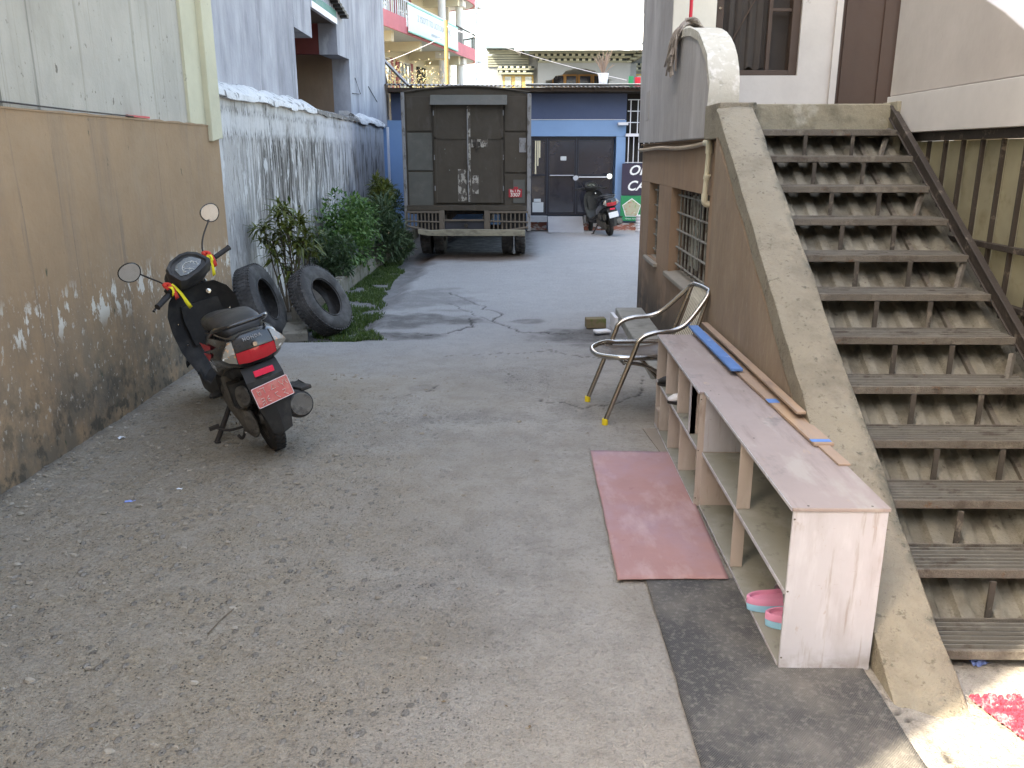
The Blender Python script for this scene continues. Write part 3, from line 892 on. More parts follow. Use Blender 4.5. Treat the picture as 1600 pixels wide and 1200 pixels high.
# rough sloped cap pieces
def cap(name, m, y0, y1, seed, z0=2.25, z1=2.40, bulge=.03):
    mb = MB(); ys = np.arange(y0, y1 + .001, .07); r_ = np.random.default_rng(seed); rings = []
    for y in ys:
        a = float(fbm(np.array([y * 2.5]), np.array([seed * 1.]), 4, seed)[0]) - .5
        b = float(fbm(np.array([y * 7.]), np.array([seed * 2.]), 3, seed + 3)[0]) - .5
        rings.append([Vector((-3.2, y, z0 - .02)), Vector((-2.885 + bulge + b * .05, y, z0 - .03 + a * .09)), Vector((-2.885 + bulge * .8 + b * .04, y, z0 + .03 + a * .06)),
                      Vector((-2.97 + b * .03, y, (z0 + z1) / 2 + .03 + a * .05)), Vector((-3.06, y, z1 + a * .09)), Vector((-3.2, y, z1 + a * .09))])
    mb.loft(rings)
    return mb.build(name, m, grey, smooth=50)
cap('ledge_cap', 'lime_cap', 7.62, 12.0, 2, bulge=.035)
cap('ledge_cap', 'dark_mortar', 12.0, 14.95, 3, 2.25, 2.31, .015)
cap('ledge_cap', 'lime_cap', 14.95, 17.7, 4, bulge=.03)
wallface('upper_wall', 'grey_upper', grey, -3.05, [(7.62, 2.28), (11.75, 2.28), (11.75, 11.0), (7.62, 11.0)], .3)
wallface('hanging_wall', 'grey_upper', grey, -3.05, [(11.752, 3.31), (12.72, 3.29), (12.72, 11.0), (11.752, 11.0)], .3)
wallface('hanging_wall', 'grey_upper', grey, -3.05, [(14.40, 3.25), (15.298, 3.27), (15.298, 11.0), (14.40, 11.0)], .3)
wallface('upper_wall', 'grey_upper', grey, -3.05, [(15.3, 2.28), (19.2, 2.28), (19.2, 11.0), (15.3, 11.0)], .3)
B('recess_back', 'interior', grey, ((-4.45, 11.5, 2.1), (-4.35, 15.5, 11.0)))
B('recess_floor', 'interior', grey, ((-4.35, 11.5, 2.1), (-3.36, 15.5, 2.2)))
B('recess_side', 'tan_wall', grey, ((-4.35, 15.302, 2.2), (-3.352, 15.5, 4.4)))
B('recess_side', 'interior', grey, ((-4.35, 11.5, 2.2), (-3.352, 11.748, 4.4)))
B('maroon_beam', 'maroon_wall', grey, ((-4.35, 14.41, 3.26), (-3.06, 14.52, 4.3)))
B('balcony_slab', 'interior', grey, ((-4.35, 12.73, 3.72), (-3.10, 14.40, 3.82)))
B('dark_doorway', 'void', grey, ((-4.35, 12.6, 2.2), (-4.30, 14.6, 3.1)))
for k in range(3):
    B('shelf_slat', 'interior', grey, ((-4.30, 12.7, 2.45 + .2 * k), (-4.12, 14.5, 2.48 + .2 * k)))
B('balcony_fascia', 'white_metal', grey, ((-3.09, 12.73, 3.70), (-3.03, 14.39, 3.79)))
B('green_fascia', surf('green_strip', (.05, .20, .17), rough=.6), grey, ((-3.085, 12.73, 3.79), (-3.04, 14.39, 3.90)))
B('hand_rail', 'white_metal', grey, ((-3.08, 12.73, 4.6), (-3.04, 14.39, 4.64)))
for k in range(12):
    y = 12.8 + k * .14
    B('baluster', 'white_metal', grey, ((-3.072, y, 3.90), (-3.052, y + .02, 4.6)))
mb = MB(); mb.tube([(-3.04, 15.7, 3.0), (-3.02, 16.05, 2.75), (-3.04, 15.4, 2.72)], .006, 5); mb.build('loose_wire', 'black_steel', grey)
mb = MB(); mb.tube([(-3.04, 17.0, 2.95), (-3.035, 17.9, 2.72)], .006, 5); mb.build('loose_wire', 'black_steel', grey)
# upper tile edge
mb = MB()
for k in range(6): mb.box((-3.06, 13.9 + k * .16, 4.0 - k * .03), (-2.93, 14.04 + k * .16, 4.06 - k * .03))
mb.build('tile_edge', 'black_steel', grey)
B('roof_slab', 'grey_upper', grey, ((-8, 7.62, 11.002), (-3.0, 20.1, 11.15)))
B('building_mass', 'grey_upper', grey, ((-8, 7.62, -.05), (-4.46, 19.2, 11.0)))
B('end_wall', 'grey_upper', grey, ((-4.45, 18.95, 2.3), (-3.36, 19.19, 11.0)), ((-4.45, 7.64, -.05), (-3.41, 7.85, 11.0)))

# ================================================================== PLANTED STRIP
B('planting_soil', 'soil', None, ((-2.89, 7.7, -.12), (-2.45, 19.0, .035)), kind='structure')
kerb = thing('planter_kerb', 'low mossy concrete kerb between the planted strip and the driveway', 'kerb')
y = 10.2; r_ = random.Random(9)
while y < 18.6:
    L = r_.uniform(.5, .62); a = r_.uniform(-.012, .012)
    B('kerb_block', 'kerb', kerb, ((-2.46 + a, y, -.1), (-2.36 + a, y + L - .012, .15 + r_.uniform(-.02, .015))), bevel=.012)
    y += L
# grass
def blades(name, count, fn, m, seed, label, cat, hmin=.02, hmax=.06, w=.004):
    r_ = np.random.default_rng(seed); vs = []; fs = []; i = 0; tries = 0
    while i < count and tries < count * 8:
        tries += 1
        p = fn(r_)
        if p is None: continue
        x, y, z = p; h = r_.uniform(hmin, hmax); a = r_.uniform(0, 6.28); b = r_.uniform(0, 6.28); l = r_.uniform(0, .8) * h
        dx, dy = math.cos(a) * w, math.sin(a) * w; lx, ly = math.cos(b) * l, math.sin(b) * l
        o = len(vs)
        vs += [(x - dx, y - dy, z), (x + dx, y + dy, z), (x + dx * .8 + lx * .4, y + dy * .8 + ly * .4, z + h * .6), (x - dx * .8 + lx * .4, y - dy * .8 + ly * .4, z + h * .6), (x + lx, y + ly, z + h)]
        fs += [(o, o + 1, o + 2, o + 3), (o + 3, o + 2, o + 4)]
        i += 1
    mb = MB(); mb.add(vs, fs)
    o = mb.build(name, m, None, fix=False, kind='stuff'); o['label'] = label; o['category'] = cat
    return o
def grass_pt(r_):
    y = 7.75 + 9.5 * r_.random() ** 1.3
    wdt = np.interp(y, [7.75, 8.3, 9.3, 10.5, 12, 14, 17.5], [.95, .85, .75, .62, .5, .35, .15])
    x = -2.42 + wdt * (r_.random() ** 1.25) * (0.8 + .5 * float(vnoise(np.array([y * 2.]), np.array([.5]), 3)[0]))
    if y < 10.3: x = x - .1 * r_.random()
    if float(fbm(np.array([x * 4]), np.array([y * 4]), 2, 9)[0]) < .36: return None
    return x, y, gh(x, y) - .003
blades('grass', 26000, grass_pt, 'grass', 4, 'short weedy grass growing between kerb and driveway', 'grass', .015, .055, .005)

# ---- plants
def leaf_verts(p, d, L, w, up, bend=.25):
    d = d.normalized(); s = d.cross(up)
    if s.length < 1e-3: s = Vector((1, 0, 0))
    s.normalize(); n = s.cross(d)
    a = p; b = p + d * L * .45 + n * L * .06; c = p + d * L - n * L * bend
    return [a, b + s * w, c, b - s * w, b - n * w * .25], [(0, 1, 4), (1, 2, 4), (2, 3, 4), (3, 0, 4)]
def rosette_plant(name, label, cat, base, tops, leafmat_, L=.12, nl=16, per=True, w=.014, seed=1, group=None):
    """stems topped by rosettes of long leaves; each leaf a part (shared meshes)"""
    r_ = random.Random(seed)
    t = thing(name, label, cat, base, group)
    T = Matrix.Translation(Vector(base)).inverted()
    meshes = []
    for k in range(5):
        vs, fs = leaf_verts(Vector((0, 0, 0)), Vector((1, 0, 0)), L * (.8 + .1 * k), w, Vector((0, 0, 1)), .12 + .1 * k)
        me = bpy.data.meshes.new('leaf'); me.from_pydata([tuple(v) for v in vs], [], fs); me.materials.append(M[leafmat_])
        meshes.append(me)
    loc0 = Vector(base)
    for (x, y, z) in tops:
        mb = MB(); b = Vector((r_.uniform(-.06, .06), r_.uniform(-.06, .06), 0)); tp = Vector((x, y, z)) - loc0
        mid = b.lerp(tp, .5) + Vector((r_.uniform(-.05, .05), 0, -.03))
        mb.tube(smoothpath([b, mid, tp], 4), [.011 - .0006 * q for q in range(9)], 5)
        mb.build('stem', 'bark', t, smooth=60)
        for j in range(nl):
            az = j * 2.4 + r_.uniform(-.3, .3); el = r_.uniform(-.5, 1.1)
            o = bpy.data.objects.new('leaf', r_.choice(meshes)); C.objects.link(o); o.parent = t
            o.location = tp + Vector((0, 0, -r_.uniform(0, .10)))
            o.rotation_euler = (r_.uniform(-.4, .4), -el, az)
    return t
r_ = random.Random(12)
tops = []
for (px_, pz_) in [(-2.76, .98), (-2.70, .82), (-2.62, 1.10), (-2.50, 1.16), (-2.46, .98), (-2.36, 1.05), (-2.30, .90), (-2.28, .74), (-2.42, .70), (-2.56, .90), (-2.66, .68), (-2.52, .52), (-2.36, .82)]:
    tops.append((px_, 8.9 + r_.uniform(-.22, .15), pz_))
rosette_plant('croton_shrub', 'leggy shrub with narrow olive leaves on bare stems behind the two tyres', 'shrub', (-2.55, 8.95, .02), tops, 'leaf_croton', .165, 22, seed=3, w=.019)
CROT = [o for o in C.objects if o.name.startswith('croton_shrub')][0]
mb = MB(); r_ = random.Random(17)
for k in range(330):
    tx, ty, tz = r_.choice(tops[:13])
    p = Vector((tx + 2.55 + r_.gauss(0, .07), ty - 8.95 + r_.gauss(0, .08), tz + .02 - r_.uniform(0, .10)))
    v, f = leaf_verts(p, Vector((r_.gauss(0, 1), r_.gauss(0, 1), r_.gauss(.3, .5))), r_.uniform(.10, .17), .017, Vector((0, 0, 1)), .25)
    mb.add(v, f)
mb.build('foliage', 'leaf_croton', CROT, fix=False, kind='stuff')
tops = [(-2.62 + random.uniform(-.12, .12), 8.5 + random.uniform(-.08, .1), random.uniform(.05, .38)) for k in range(7)]
rosette_plant('small_shrub', 'small dark rosette plant growing between the two old tyres', 'shrub', (-2.6, 8.5, .0), tops, 'leaf_dark', .12, 12, seed=4, w=.012)

def bush(name, label, centre, rad, count, leafm, L, w, seed, clumps=9, stems=5, upb=.3):
    r_ = random.Random(seed); c = Vector(centre)
    t = thing(name, label, 'shrub', (centre[0], centre[1], 0.03))
    base = Vector((centre[0], centre[1], .03))
    cl = []
    for k in range(clumps):
        a = r_.uniform(0, 6.28); u = r_.uniform(-.8, .95); q = math.sqrt(max(0, 1 - u * u)) * r_.uniform(.4, .85)
        cl.append((Vector((math.cos(a) * q * rad[0], math.sin(a) * q * rad[1], u * rad[2] * .8)), r_.uniform(.3, .48)))
    vs = []; fs = []
    mb = MB()
    for k in range(count):
        cc, rr = r_.choice(cl)
        d = Vector((r_.gauss(0, 1), r_.gauss(0, 1), r_.gauss(0, 1))).normalized()
        p = cc + Vector((d.x * rad[0], d.y * rad[1], d.z * rad[2])) * rr * r_.uniform(.6, 1.05)
        p = p + c - base
        if p.z < .01: continue
        if p.x + base.x < -2.86: p.x = -2.86 - base.x + r_.uniform(0, .1)
        dd = (d + Vector((r_.gauss(0, .5), r_.gauss(0, .5), r_.gauss(upb, .4)))).normalized()
        v, f = leaf_verts(p, dd, L * r_.uniform(.7, 1.25), w * r_.uniform(.8, 1.2), Vector((r_.gauss(0, .3), r_.gauss(0, .3), 1)))
        mb.add(v, f)
    o = mb.build('foliage', leafm, t, fix=False, kind='stuff')
    mb = MB()
    for k in range(stems):
        q, rr = cl[k % len(cl)]
        tp = q + c - base
        b = Vector((r_.uniform(-.08, .08), r_.uniform(-.08, .08), 0))
        mb.tube(smoothpath([b, b.lerp(tp, .5) + Vector((r_.uniform(-.06, .06), 0, 0)), tp], 4), [.010 - .0007 * i for i in range(9)], 5)
    mb.build('stems', 'bark', t, smooth=60)
    return t
bush('leafy_bush', 'dense bright green leafy bush against the stained white wall', (-2.52, 11.9, .62), (.46, .55, .52), 2500, 'leaf_bright', .085, .021, 21, 26)
bush('low_bush', 'low dark bush with grey-green leaves under the bright green bush', (-2.62, 11.2, .36), (.34, .35, .33), 1300, 'leaf_dark', .10, .016, 22, 8)
bush('strappy_bush', 'bush of long arching dark green leaves beside the bright bush', (-2.38, 13.4, .55), (.42, .5, .42), 1100, 'leaf_dark', .24, .016, 23, 9, upb=.6)
bush('distant_shrub', 'dark green shrub growing between the strappy bush and the truck', (-2.50, 15.2, .60), (.32, .5, .5), 1500, 'leaf_dark', .13, .020, 24, 9)
bush('tall_shrub', 'upright yellow-green shrub beside the rear corner of the truck', (-2.38, 14.0, .98), (.22, .25, .34), 900, 'leaf_croton', .13, .016, 25, 7)
bush('trailing_shrub', 'shaggy green shrub spilling over the kerb beside the truck wheel', (-2.22, 13.9, .22), (.30, .8, .30), 1500, 'leaf_dark', .09, .014, 26, 8)

# concrete blocks beside tyres
def block(name, label, cat, c, s, rz, rx=0, m='block', bev=.01):
    mb = MB(); mb.box((-s[0] / 2, -s[1] / 2, -s[2] / 2), (s[0] / 2, s[1] / 2, s[2] / 2))
    o = mb.build(name, m, None, bevel=bev); o.location = c; o.rotation_euler = (rx, 0, rz)
    return tag(o, label, cat)
block('concrete_block', 'upright concrete block standing between the two tyres', 'block', (-2.30, 8.45, .07), (.20, .12, .24), .1)
block('concrete_block', 'flat concrete block lying tilted in front of the upright block', 'block', (-2.28, 8.08, -.01), (.24, .30, .10), .25, .2)

# ---- tyres
def tyre(label, c, n, R1=.375, w=.205, rh=.20, seed=1):
    mb = MB(); seg = 56
    h = w / 2
    prof = [(rh, -h * .72), (rh + .03, -h * .9), (R1 - .07, -h), (R1 - .02, -h * .88), (R1, -h * .62), (R1 + .002, 0), (R1, h * .62), (R1 - .02, h * .88), (R1 - .07, h), (rh + .03, h * .9), (rh, h * .72),
            (rh + .03, h * .62), (R1 - .05, h * .6), (R1 - .05, -h * .6), (rh + .03, -h * .62)]
    mb.lathe(prof, seg)
    t_ = thing('worn_tyre', label, 'tyre')
    z = Vector(n).normalized(); x = Vector((0, 0, 1)).cross(z).normalized(); y = z.cross(x)
    t_.matrix_world = Matrix(((x.x, y.x, z.x, c[0]), (x.y, y.y, z.y, c[1]), (x.z, y.z, z.z, c[2]), (0, 0, 0, 1)))
    mb.build('carcass', 'tyre', t_, smooth=50)
    tr = MB()
    for k in range(seg):
        a = 2 * math.pi * k / seg
        for sgn in (-1, 1):
            T = Matrix.Rotation(a, 4, 'Z') @ Matrix.Translation((R1 - .001, 0, sgn * h * .62))
            tr.box((-.008, -.012, -.016), (.0055, .012, .018), T)
            T = Matrix.Rotation(a + .05, 4, 'Z') @ Matrix.Translation((R1 + .001, 0, sgn * h * .22))
            tr.box((-.008, -.015, -.017), (.0045, .015, .017), T)
    o = tr.build('tread_blocks', 'tyre', t_, kind='stuff')
    rg = MB()
    for sgn in (-1, 1):
        rg.tube([Vector(((rh + .012) * math.cos(a), (rh + .012) * math.sin(a), sgn * h * .86)) for a in np.linspace(0, 2 * math.pi, 40, endpoint=False)], .006, 5, closed=True)
    rg.build('bead_ring', 'tyre', t_, smooth=60)
    return t_
tyre('worn tyre leaning on the wall corner behind the scooter', (-2.58, 8.02, .305), (.97, -.02, .36), R1=.365, rh=.2)
tyre('old tyre leaning to the right of the other tyre, beside the grass', (-2.06, 8.30, .27), (.86, -.27, .54), R1=.365, rh=.2)

# ================================================================== TRUCK
def truck():
    t = thing('box_truck', 'old brown-grey box truck parked rear-on beside the blue shopfront', 'truck', (-.96, 16.8, 0))
    T = Matrix.Translation((.96, -16.8, 0))
    def b(name, m, *boxes, bevel=0, par=t, **kw):
        q = MB()
        for a, c in boxes: q.box(a, c)
        return q.build(name, m, par, bevel=bevel, T=T, **kw)
    # box body, arched roof
    x0, x1, y0, y1 = -2.0, .04, 14.32, 18.1
    arch = [(x0, .78), (x1, .78), (x1, 2.64)] + [(x1 + (x0 - x1) * k / 10, 2.66 + .09 * math.sin(math.pi * k / 10)) for k in range(1, 10)] + [(x0, 2.67)]
    q = MB(); q.prism(arch, 1, y0, y1); body = q.build('cargo_box', 'truck', t, bevel=.01, T=T)
    # side ribs
    for k in range(6):
        yy = y0 + .3 + k * .65
        b('side_rib', 'truck', ((x1 - .005, yy, .8), (x1 + .025, yy + .05, 2.6)))
    # edge frame of the rear
    b('corner_post', 'truck_frame', ((x0 - .035, 14.27, .44), (x0 + .02, 14.33, 2.66)), bevel=.006)
    b('corner_post', 'truck_frame', ((x1 - .01, 14.26, .44), (x1 + .055, 14.33, 2.64)), bevel=.006)
    q = MB(); q.tube([(x1 + (x0 - x1) * k / 10, 14.30, 2.665 + .09 * math.sin(math.pi * k / 10)) for k in range(11)], .018, 6)
    q.build('roof_rim', 'truck', t, T=T, smooth=60)
    # patches and rear panels
    b('rear_panel', 'truck_light', ((-1.95, 14.296, 1.43), (-1.54, 14.322, 2.03)), bevel=.004)
    b('rear_panel', 'truck_light', ((-1.95, 14.296, .86), (-1.54, 14.322, 1.40)), bevel=.004)
    b('rear_panel', 'truck', ((-1.95, 14.298, 2.06), (-1.54, 14.322, 2.60)), bevel=.004)
    b('rear_panel', 'truck', ((-.34, 14.298, 2.06), (.02, 14.322, 2.60)), bevel=.004)
    b('rear_panel', 'truck', ((-.34, 14.298, 1.40), (.02, 14.322, 2.03)), bevel=.004)
    b('rear_panel', 'truck', ((-.34, 14.296, .86), (.02, 14.322, 1.37)), bevel=.004)
    b('patch', 'truck_light', ((-.20, 14.285, .90), (.0, 14.294, 1.28)), bevel=.002)
    b('patch', 'truck_frame', ((-.10, 14.285, 1.72), (.015, 14.294, 1.95)), bevel=.002)
    for s, (a, c) in enumerate(((-1.50, -.935), (-.925, -.37))):
        d = b('rear_door', 'truck', ((a, 14.275, .90), (c, 14.318, 2.48)), bevel=.006)
        b('door_rail', 'truck', ((a, 14.262, 1.93), (c, 14.277, 1.96)), par=d)
        b('door_edge', 'truck', ((a, 14.262, .90), (a + .03, 14.277, 2.48)), ((c - .03, 14.262, .90), (c, 14.277, 2.48)), par=d)
        for z in (1.1, 1.6, 2.3):
            xx = a - .012 if s == 0 else c - .0
            b('hinge', 'truck_frame', ((xx, 14.255, z), (xx + .015, 14.28, z + .08)), par=d)
    b('door_joint', 'truck_flaked', ((-.955, 14.255, .92), (-.905, 14.262, 2.44)), bevel=.002)
    q = MB(); q.tube([(-.95, 14.24, .95), (-.95, 14.235, 1.7), (-.95, 14.24, 2.4)], .012, 6); q.build('lock_rod', 'truck_frame', t, T=T, smooth=60)
    b('door_latch', 'truck_under', ((-.86, 14.235, 1.82), (-.74, 14.262, 1.89)), ((-.82, 14.225, 1.76), (-.79, 14.25, 1.94)), bevel=.004)
    b('flaked_patch', 'truck_flaked', ((-.89, 14.268, 1.80), (-.62, 14.2735, 1.96)))
    b('flaked_patch', 'truck_flaked', ((-1.12, 14.268, .93), (-.98, 14.2735, 1.45)))
    b('flaked_patch', 'truck_flaked', ((-.885, 14.268, 1.05), (-.78, 14.2735, 1.35)))
    q = MB(); q.prism([(14.15, 2.46), (14.30, 2.50), (14.30, 2.62), (14.26, 2.62)], 0, -1.55, -.30)
    q.build('rain_hood', 'truck_light', t, bevel=.005, T=T)
    b('sill_beam', 'truck', ((-1.99, 14.26, .775), (.03, 14.315, .86)), bevel=.006)
    # license plate
    b('license_plate', 'plate_red2', ((-.275, 14.272, .995), (-.055, 14.282, 1.13)), ((-.19, 14.272, 1.13), (-.12, 14.282, 1.165)))
    text('plate_text', 'Ba 1 Pa', .058, 'plate_text', t, T @ FACING(-.165, 14.269, 1.095), bold=.001)
    text('plate_text', '3307', .082, 'plate_text', t, T @ FACING(-.165, 14.269, 1.033), bold=.0015)
    # guard grilles
    def guard(xa, xb, za, zb):
        # rail heights: top .76, mid .60, bottom sloping
        b('guard_rail', 'truck_slat', ((xa, 14.25, .735), (xb, 14.29, .77)))
        q = MB(); q.tube([(xa, 14.26, .60), (xb, 14.26, .585)], .016, 6); q.build('guard_rail', 'truck_slat', t, T=T)
        q = MB(); q.tube([(xa, 14.25, za), (xb, 14.25, zb)], .022, 6); q.build('guard_rail', 'truck_slat', t, T=T)
        n = 9
        for k in range(n + 1):
            x = xa + (xb - xa) * k / n; zc = za + (zb - za) * k / n
            b('guard_bar', 'truck_slat', ((x - .011, 14.262, zc), (x + .011, 14.284, .75)))
    guard(-2.0, -1.44, .52, .40)
    guard(-.60, .05, .40, .50)
    b('chassis_post', 'truck_slat', ((-1.44, 14.26, .38), (-1.36, 14.33, .78)), bevel=.006); b('chassis_post', 'truck_slat', ((-.69, 14.26, .38), (-.60, 14.33, .78)), bevel=.006)
    b('chassis_beam', 'truck_under', ((-1.36, 14.36, .5), (-.69, 14.42, .62)))
    b('tail_panel', surf('dark_blue_grey_panel', (.045, .045, .055), rough=.5), ((-1.36, 14.30, .455), (-.69, 14.34, .60)), bevel=.008)
    b('rail_lip', 'truck_slat', ((-1.38, 14.26, .60), (-.67, 14.31, .63)))
    b('cross_beam', 'truck_slat', ((-1.44, 14.24, .385), (-.60, 14.29, .43)))
    q = MB(); q.tube([(-1.0, 14.22, .53), (-.99, 14.29, .53)], .03, 8); q.tube([(-1.02, 14.23, .50), (-.96, 14.23, .56)], .008, 6)
    q.build('tow_hook', 'truck_under', t, T=T)
    bp = MB(); bp.prism([(-1.80, .47), (-1.80, .40), (-1.62, .365), (.0, .365), (.0, .465), (-1.2, .475), (-1.6, .455)], 1, 14.12, 14.22)
    bp.build('bumper_board', 'truck_wood', t, bevel=.008, T=T)
    b('chassis_rail', 'truck_under', ((-1.45, 14.34, .55), (-1.33, 19.2, .69))); b('chassis_rail', 'truck_under', ((-.72, 14.34, .55), (-.60, 19.2, .69)))
    b('underbody', 'truck_under', ((-1.98, 14.5, .70), (.02, 18.0, .78)))
    b('spare_carrier', 'truck_under', ((-1.3, 14.5, .35), (-.75, 15.3, .5)))
    b('axle', 'truck_under', ((-1.7, 14.93, .36), (-.1, 15.07, .48)))
    # wheels
    def wheel(x, y, w=.19, Rr=.42):
        Tw = T @ Matrix.Translation((x, y, Rr)) @ Matrix.Rotation(R(90), 4, 'Y')
        h = w / 2; q = MB()
        q.lathe([(.22, -h * .8), (.36, -h), (Rr - .02, -h * .85), (Rr, -h * .6), (Rr, h * .6), (Rr - .02, h * .85), (.36, h), (.22, h * .8)], 36, Tw)
        o = q.build('wheel', 'tyre', t, smooth=40)
        q = MB()
        for k in range(36):
            for sg in (-1, 1):
                q.box((-.012, -.022, -.03), (.010, .022, .032), Tw @ Matrix.Rotation(2 * math.pi * (k + .25 * sg) / 36, 4, 'Z') @ Matrix.Translation((Rr, 0, sg * h * .5)))
        q.build('tread', 'tyre', o, kind='stuff')
        q = MB(); q.lathe([(.0, -.02), (.22, -.05), (.22, .05), (.0, .02)], 20, Tw); q.build('rim', 'truck_under', o, smooth=40)
    for x in (-1.72, -1.49, -.31, -.08): wheel(x, 14.85)
    for x in (-1.72, -.20): wheel(x, 18.2 + .2)
    b('mudflap', 'rubber', ((-1.82, 14.36, .45), (-1.40, 14.38, .72))); b('mudflap', 'rubber', ((-.42, 14.36, .45), (.02, 14.38, .72)))
    q = MB(); q.tube([(-.195, 14.42, .38), (-.195, 14.43, .05)], .012, 6); q.tube([(-.195, 14.42, .10), (-.195, 14.43, .04)], .02, 6); q.build('drain_pipe', 'truck_frame', t, T=T)
    # cab in front of the box
    q = MB(); q.prism([(18.12, .5), (19.25, .5), (19.25, 1.2), (19.05, 1.3), (18.85, 2.05), (18.12, 2.15)], 0, -1.92, -.04)
    cab = q.build('cab', 'truck', t, bevel=.03, T=T)
    b('cab_window', 'pane', ((-.045, 18.3, 1.3), (-.03, 18.8, 1.9)), ((-1.93, 18.3, 1.3), (-1.915, 18.8, 1.9)), par=cab)
truck()

# ================================================================== BLUE SHOP
def shop():
    t = thing('blue_shop', 'low sky-blue shopfront with navy fascia and dark glass doors at the end of the lane', 'building', (0, 19.5, 0))
    T = Matrix.Translation((0, -19.5, 0))
    def b(name, m, *boxes, bevel=0, par=t, **kw):
        q = MB()
        for a, c in boxes: q.box(a, c)
        return q.build(name, m, par, bevel=bevel, T=T, **kw)
    F = 19.5
    # left part beside the truck
    b('wall', 'blue_wall', ((-3.4, F, 0), (.10, F + .2, 2.42)))
    b('wall', 'navy_wall', ((-3.0, F - .012, 2.424), (2.25, F + .2, 3.0)))
    b('side_wall', 'blue_wall', ((-3.42, 17.72, 0), (-3.22, F - .01, 2.28)))
    b('post', 'white_metal', ((-3.02, 18.0, .0), (-2.98, 18.04, 2.25)), bevel=.004)
    b('post', 'white_metal', ((-2.98, 18.6, .0), (-2.93, 18.65, 2.25)), bevel=.004)
    b('fascia_band', 'blue_wall', ((.10, F - .02, 2.075), (2.25, F + .18, 2.42)))
    b('fascia_line', 'white_metal', ((.12, F - .035, 2.424), (2.22, F - .014, 2.436)))
    b('door_post', 'blue_wall', ((2.04, F - .03, .32), (2.25, F + .16, 2.07)), bevel=.004)
    b('plinth', 'brick_red', ((.05, F - .08, 0), (.50, F + .3, .20)), ((1.34, F - .10, 0), (2.9, F + .3, .17)))
    b('plinth_cap', 'ramp', ((.05, F - .30, .202), (.50, F + .3, .325))); b('plinth_cap', 'ramp', ((1.34, F - .16, .172), (2.04, F + .3, .325)))
    q = MB(); q.prism([(F - .68, 0), (F - .02, 0), (F - .02, .315), (F - .66, .02)], 0, .52, 1.32)
    q.build('ramp', 'ramp', t, bevel=.004, T=T)
    # glazed doors
    b('threshold', 'door_frame', ((.10, F + .02, .327), (2.04, F + .14, .36)))
    b('head_rail', 'door_frame', ((.10, F + .02, 2.03), (2.04, F + .14, 2.072)))
    xs = [.10, .50, 1.16, 2.0]
    for k in range(3):
        d = b('glass_door', 'door_frame', ((xs[k] + .003, F + .04, .36), (xs[k] + .05, F + .10, 2.03)), ((xs[k + 1] - .05, F + .04, .36), (xs[k + 1] - .003, F + .10, 2.03)),
              ((xs[k] + .05, F + .04, .36), (xs[k + 1] - .05, F + .10, .40)), ((xs[k] + .05, F + .04, 1.99), (xs[k + 1] - .05, F + .10, 2.03)),
              ((xs[k] + .05, F + .03, 1.21), (xs[k + 1] - .05, F + .10, 1.245)))
        for z0, z1 in ((.402, 1.208), (1.247, 1.988)):
            b('pane', 'pane', ((xs[k] + .051, F + .06, z0), (xs[k + 1] - .051, F + .075, z1)), par=d)
        if k: b('push_bar', 'white_metal', ((xs[k] + .06, F + .0, 1.175), (xs[k + 1] - .06, F + .02, 1.20)) if k == 2 else ((xs[k] + .06, F + .01, 1.215), (xs[k + 1] - .06, F + .022, 1.23)), par=d)
        if k == 0:
            for i, xx in enumerate((.22, .27, .31)):
                b('pane_strip', 'ivory_wall', ((xx, F + .052, 1.25 + .18 * i), (xx + .03, F + .058, 1.98)), par=d)  # pale upright strips set on the left pane
            b('stacked_goods', 'soffit', ((.17, F + .04, .40), (.42, F + .056, .62)), ((.20, F + .04, .63), (.36, F + .056, .70)), par=d)
        if k == 1: b('sticker', 'soffit', ((.80, F + .052, 1.55), (.93, F + .058, 1.64)), par=d)
    b('wall_mass', 'blue_wall', ((-3.0, F + .22, 0), (3.4, F + .4, 3.0)))
    # right bay
    w = b('barred_window', 'void', ((2.26, F + .10, 1.49), (3.2, F + .2, 3.0)))
    b('sill', 'white_metal', ((2.24, F - .12, 2.07), (3.2, F + .06, 2.13)), par=w)
    for i in range(8):
        x = 2.30 + i * .115
        b('bar', 'white_metal', ((x, F - .09, 1.49 if i < 9 else 1.5), (x + .018, F - .07, 2.07)), par=w)
    for i in range(5):
        x = 2.33 + i * .16
        b('bar', 'white_metal', ((x, F - .04, 2.13), (x + .02, F - .02, 2.84)), par=w)
    for z in (2.84, 2.6, 2.36):
        b('bar', 'white_metal', ((2.27, F - .045, z), (3.2, F - .042 + .02, z + .018)), par=w)
    b('bar', 'white_metal', ((2.24, F - .095, 1.50), (3.2, F - .066, 1.515)), par=w)
    b('wall', 'blue_wall', ((2.26, F - .02, 0.175), (3.2, F + .09, 1.48)))
    b('bracket', 'white_metal', ((2.06, F - .16, 2.31), (2.28, F - .02, 2.37)))
    # roof of corrugated sheets
    q = MB(); n = 300; x0, x1 = -3.05, 3.1; vs = []
    for i in range(n + 1):
        x = x0 + (x1 - x0) * i / n; w_ = .018 * math.sin(2 * math.pi * x / .095)
        zz = 3.10 - .012 * x
        for (y, dz) in ((18.95, 0), (23.0, .30)):
            vs.append((x, y, zz + dz + w_)); vs.append((x, y, zz + dz + w_ - .004))
    fs = []
    for i in range(n):
        a = i * 4; c = a + 4
        fs += [(a, c, c + 2, a + 2), (a + 1, a + 3, c + 3, c + 1), (a, a + 1, c + 1, c)]
    q.add(vs, fs); q.build('tin_roof', 'tin', t, T=T, fix=False, smooth=60)
    q = MB(); q.box((-.0, 18.93, 3.135), (2.9, 19.4, 3.15)); q.build('roof_flashing', 'tin_bright', t, T=T)
    b('eave_beam', 'wood_frame', ((-3.0, 19.05, 3.0), (3.0, 19.13, 3.075)))
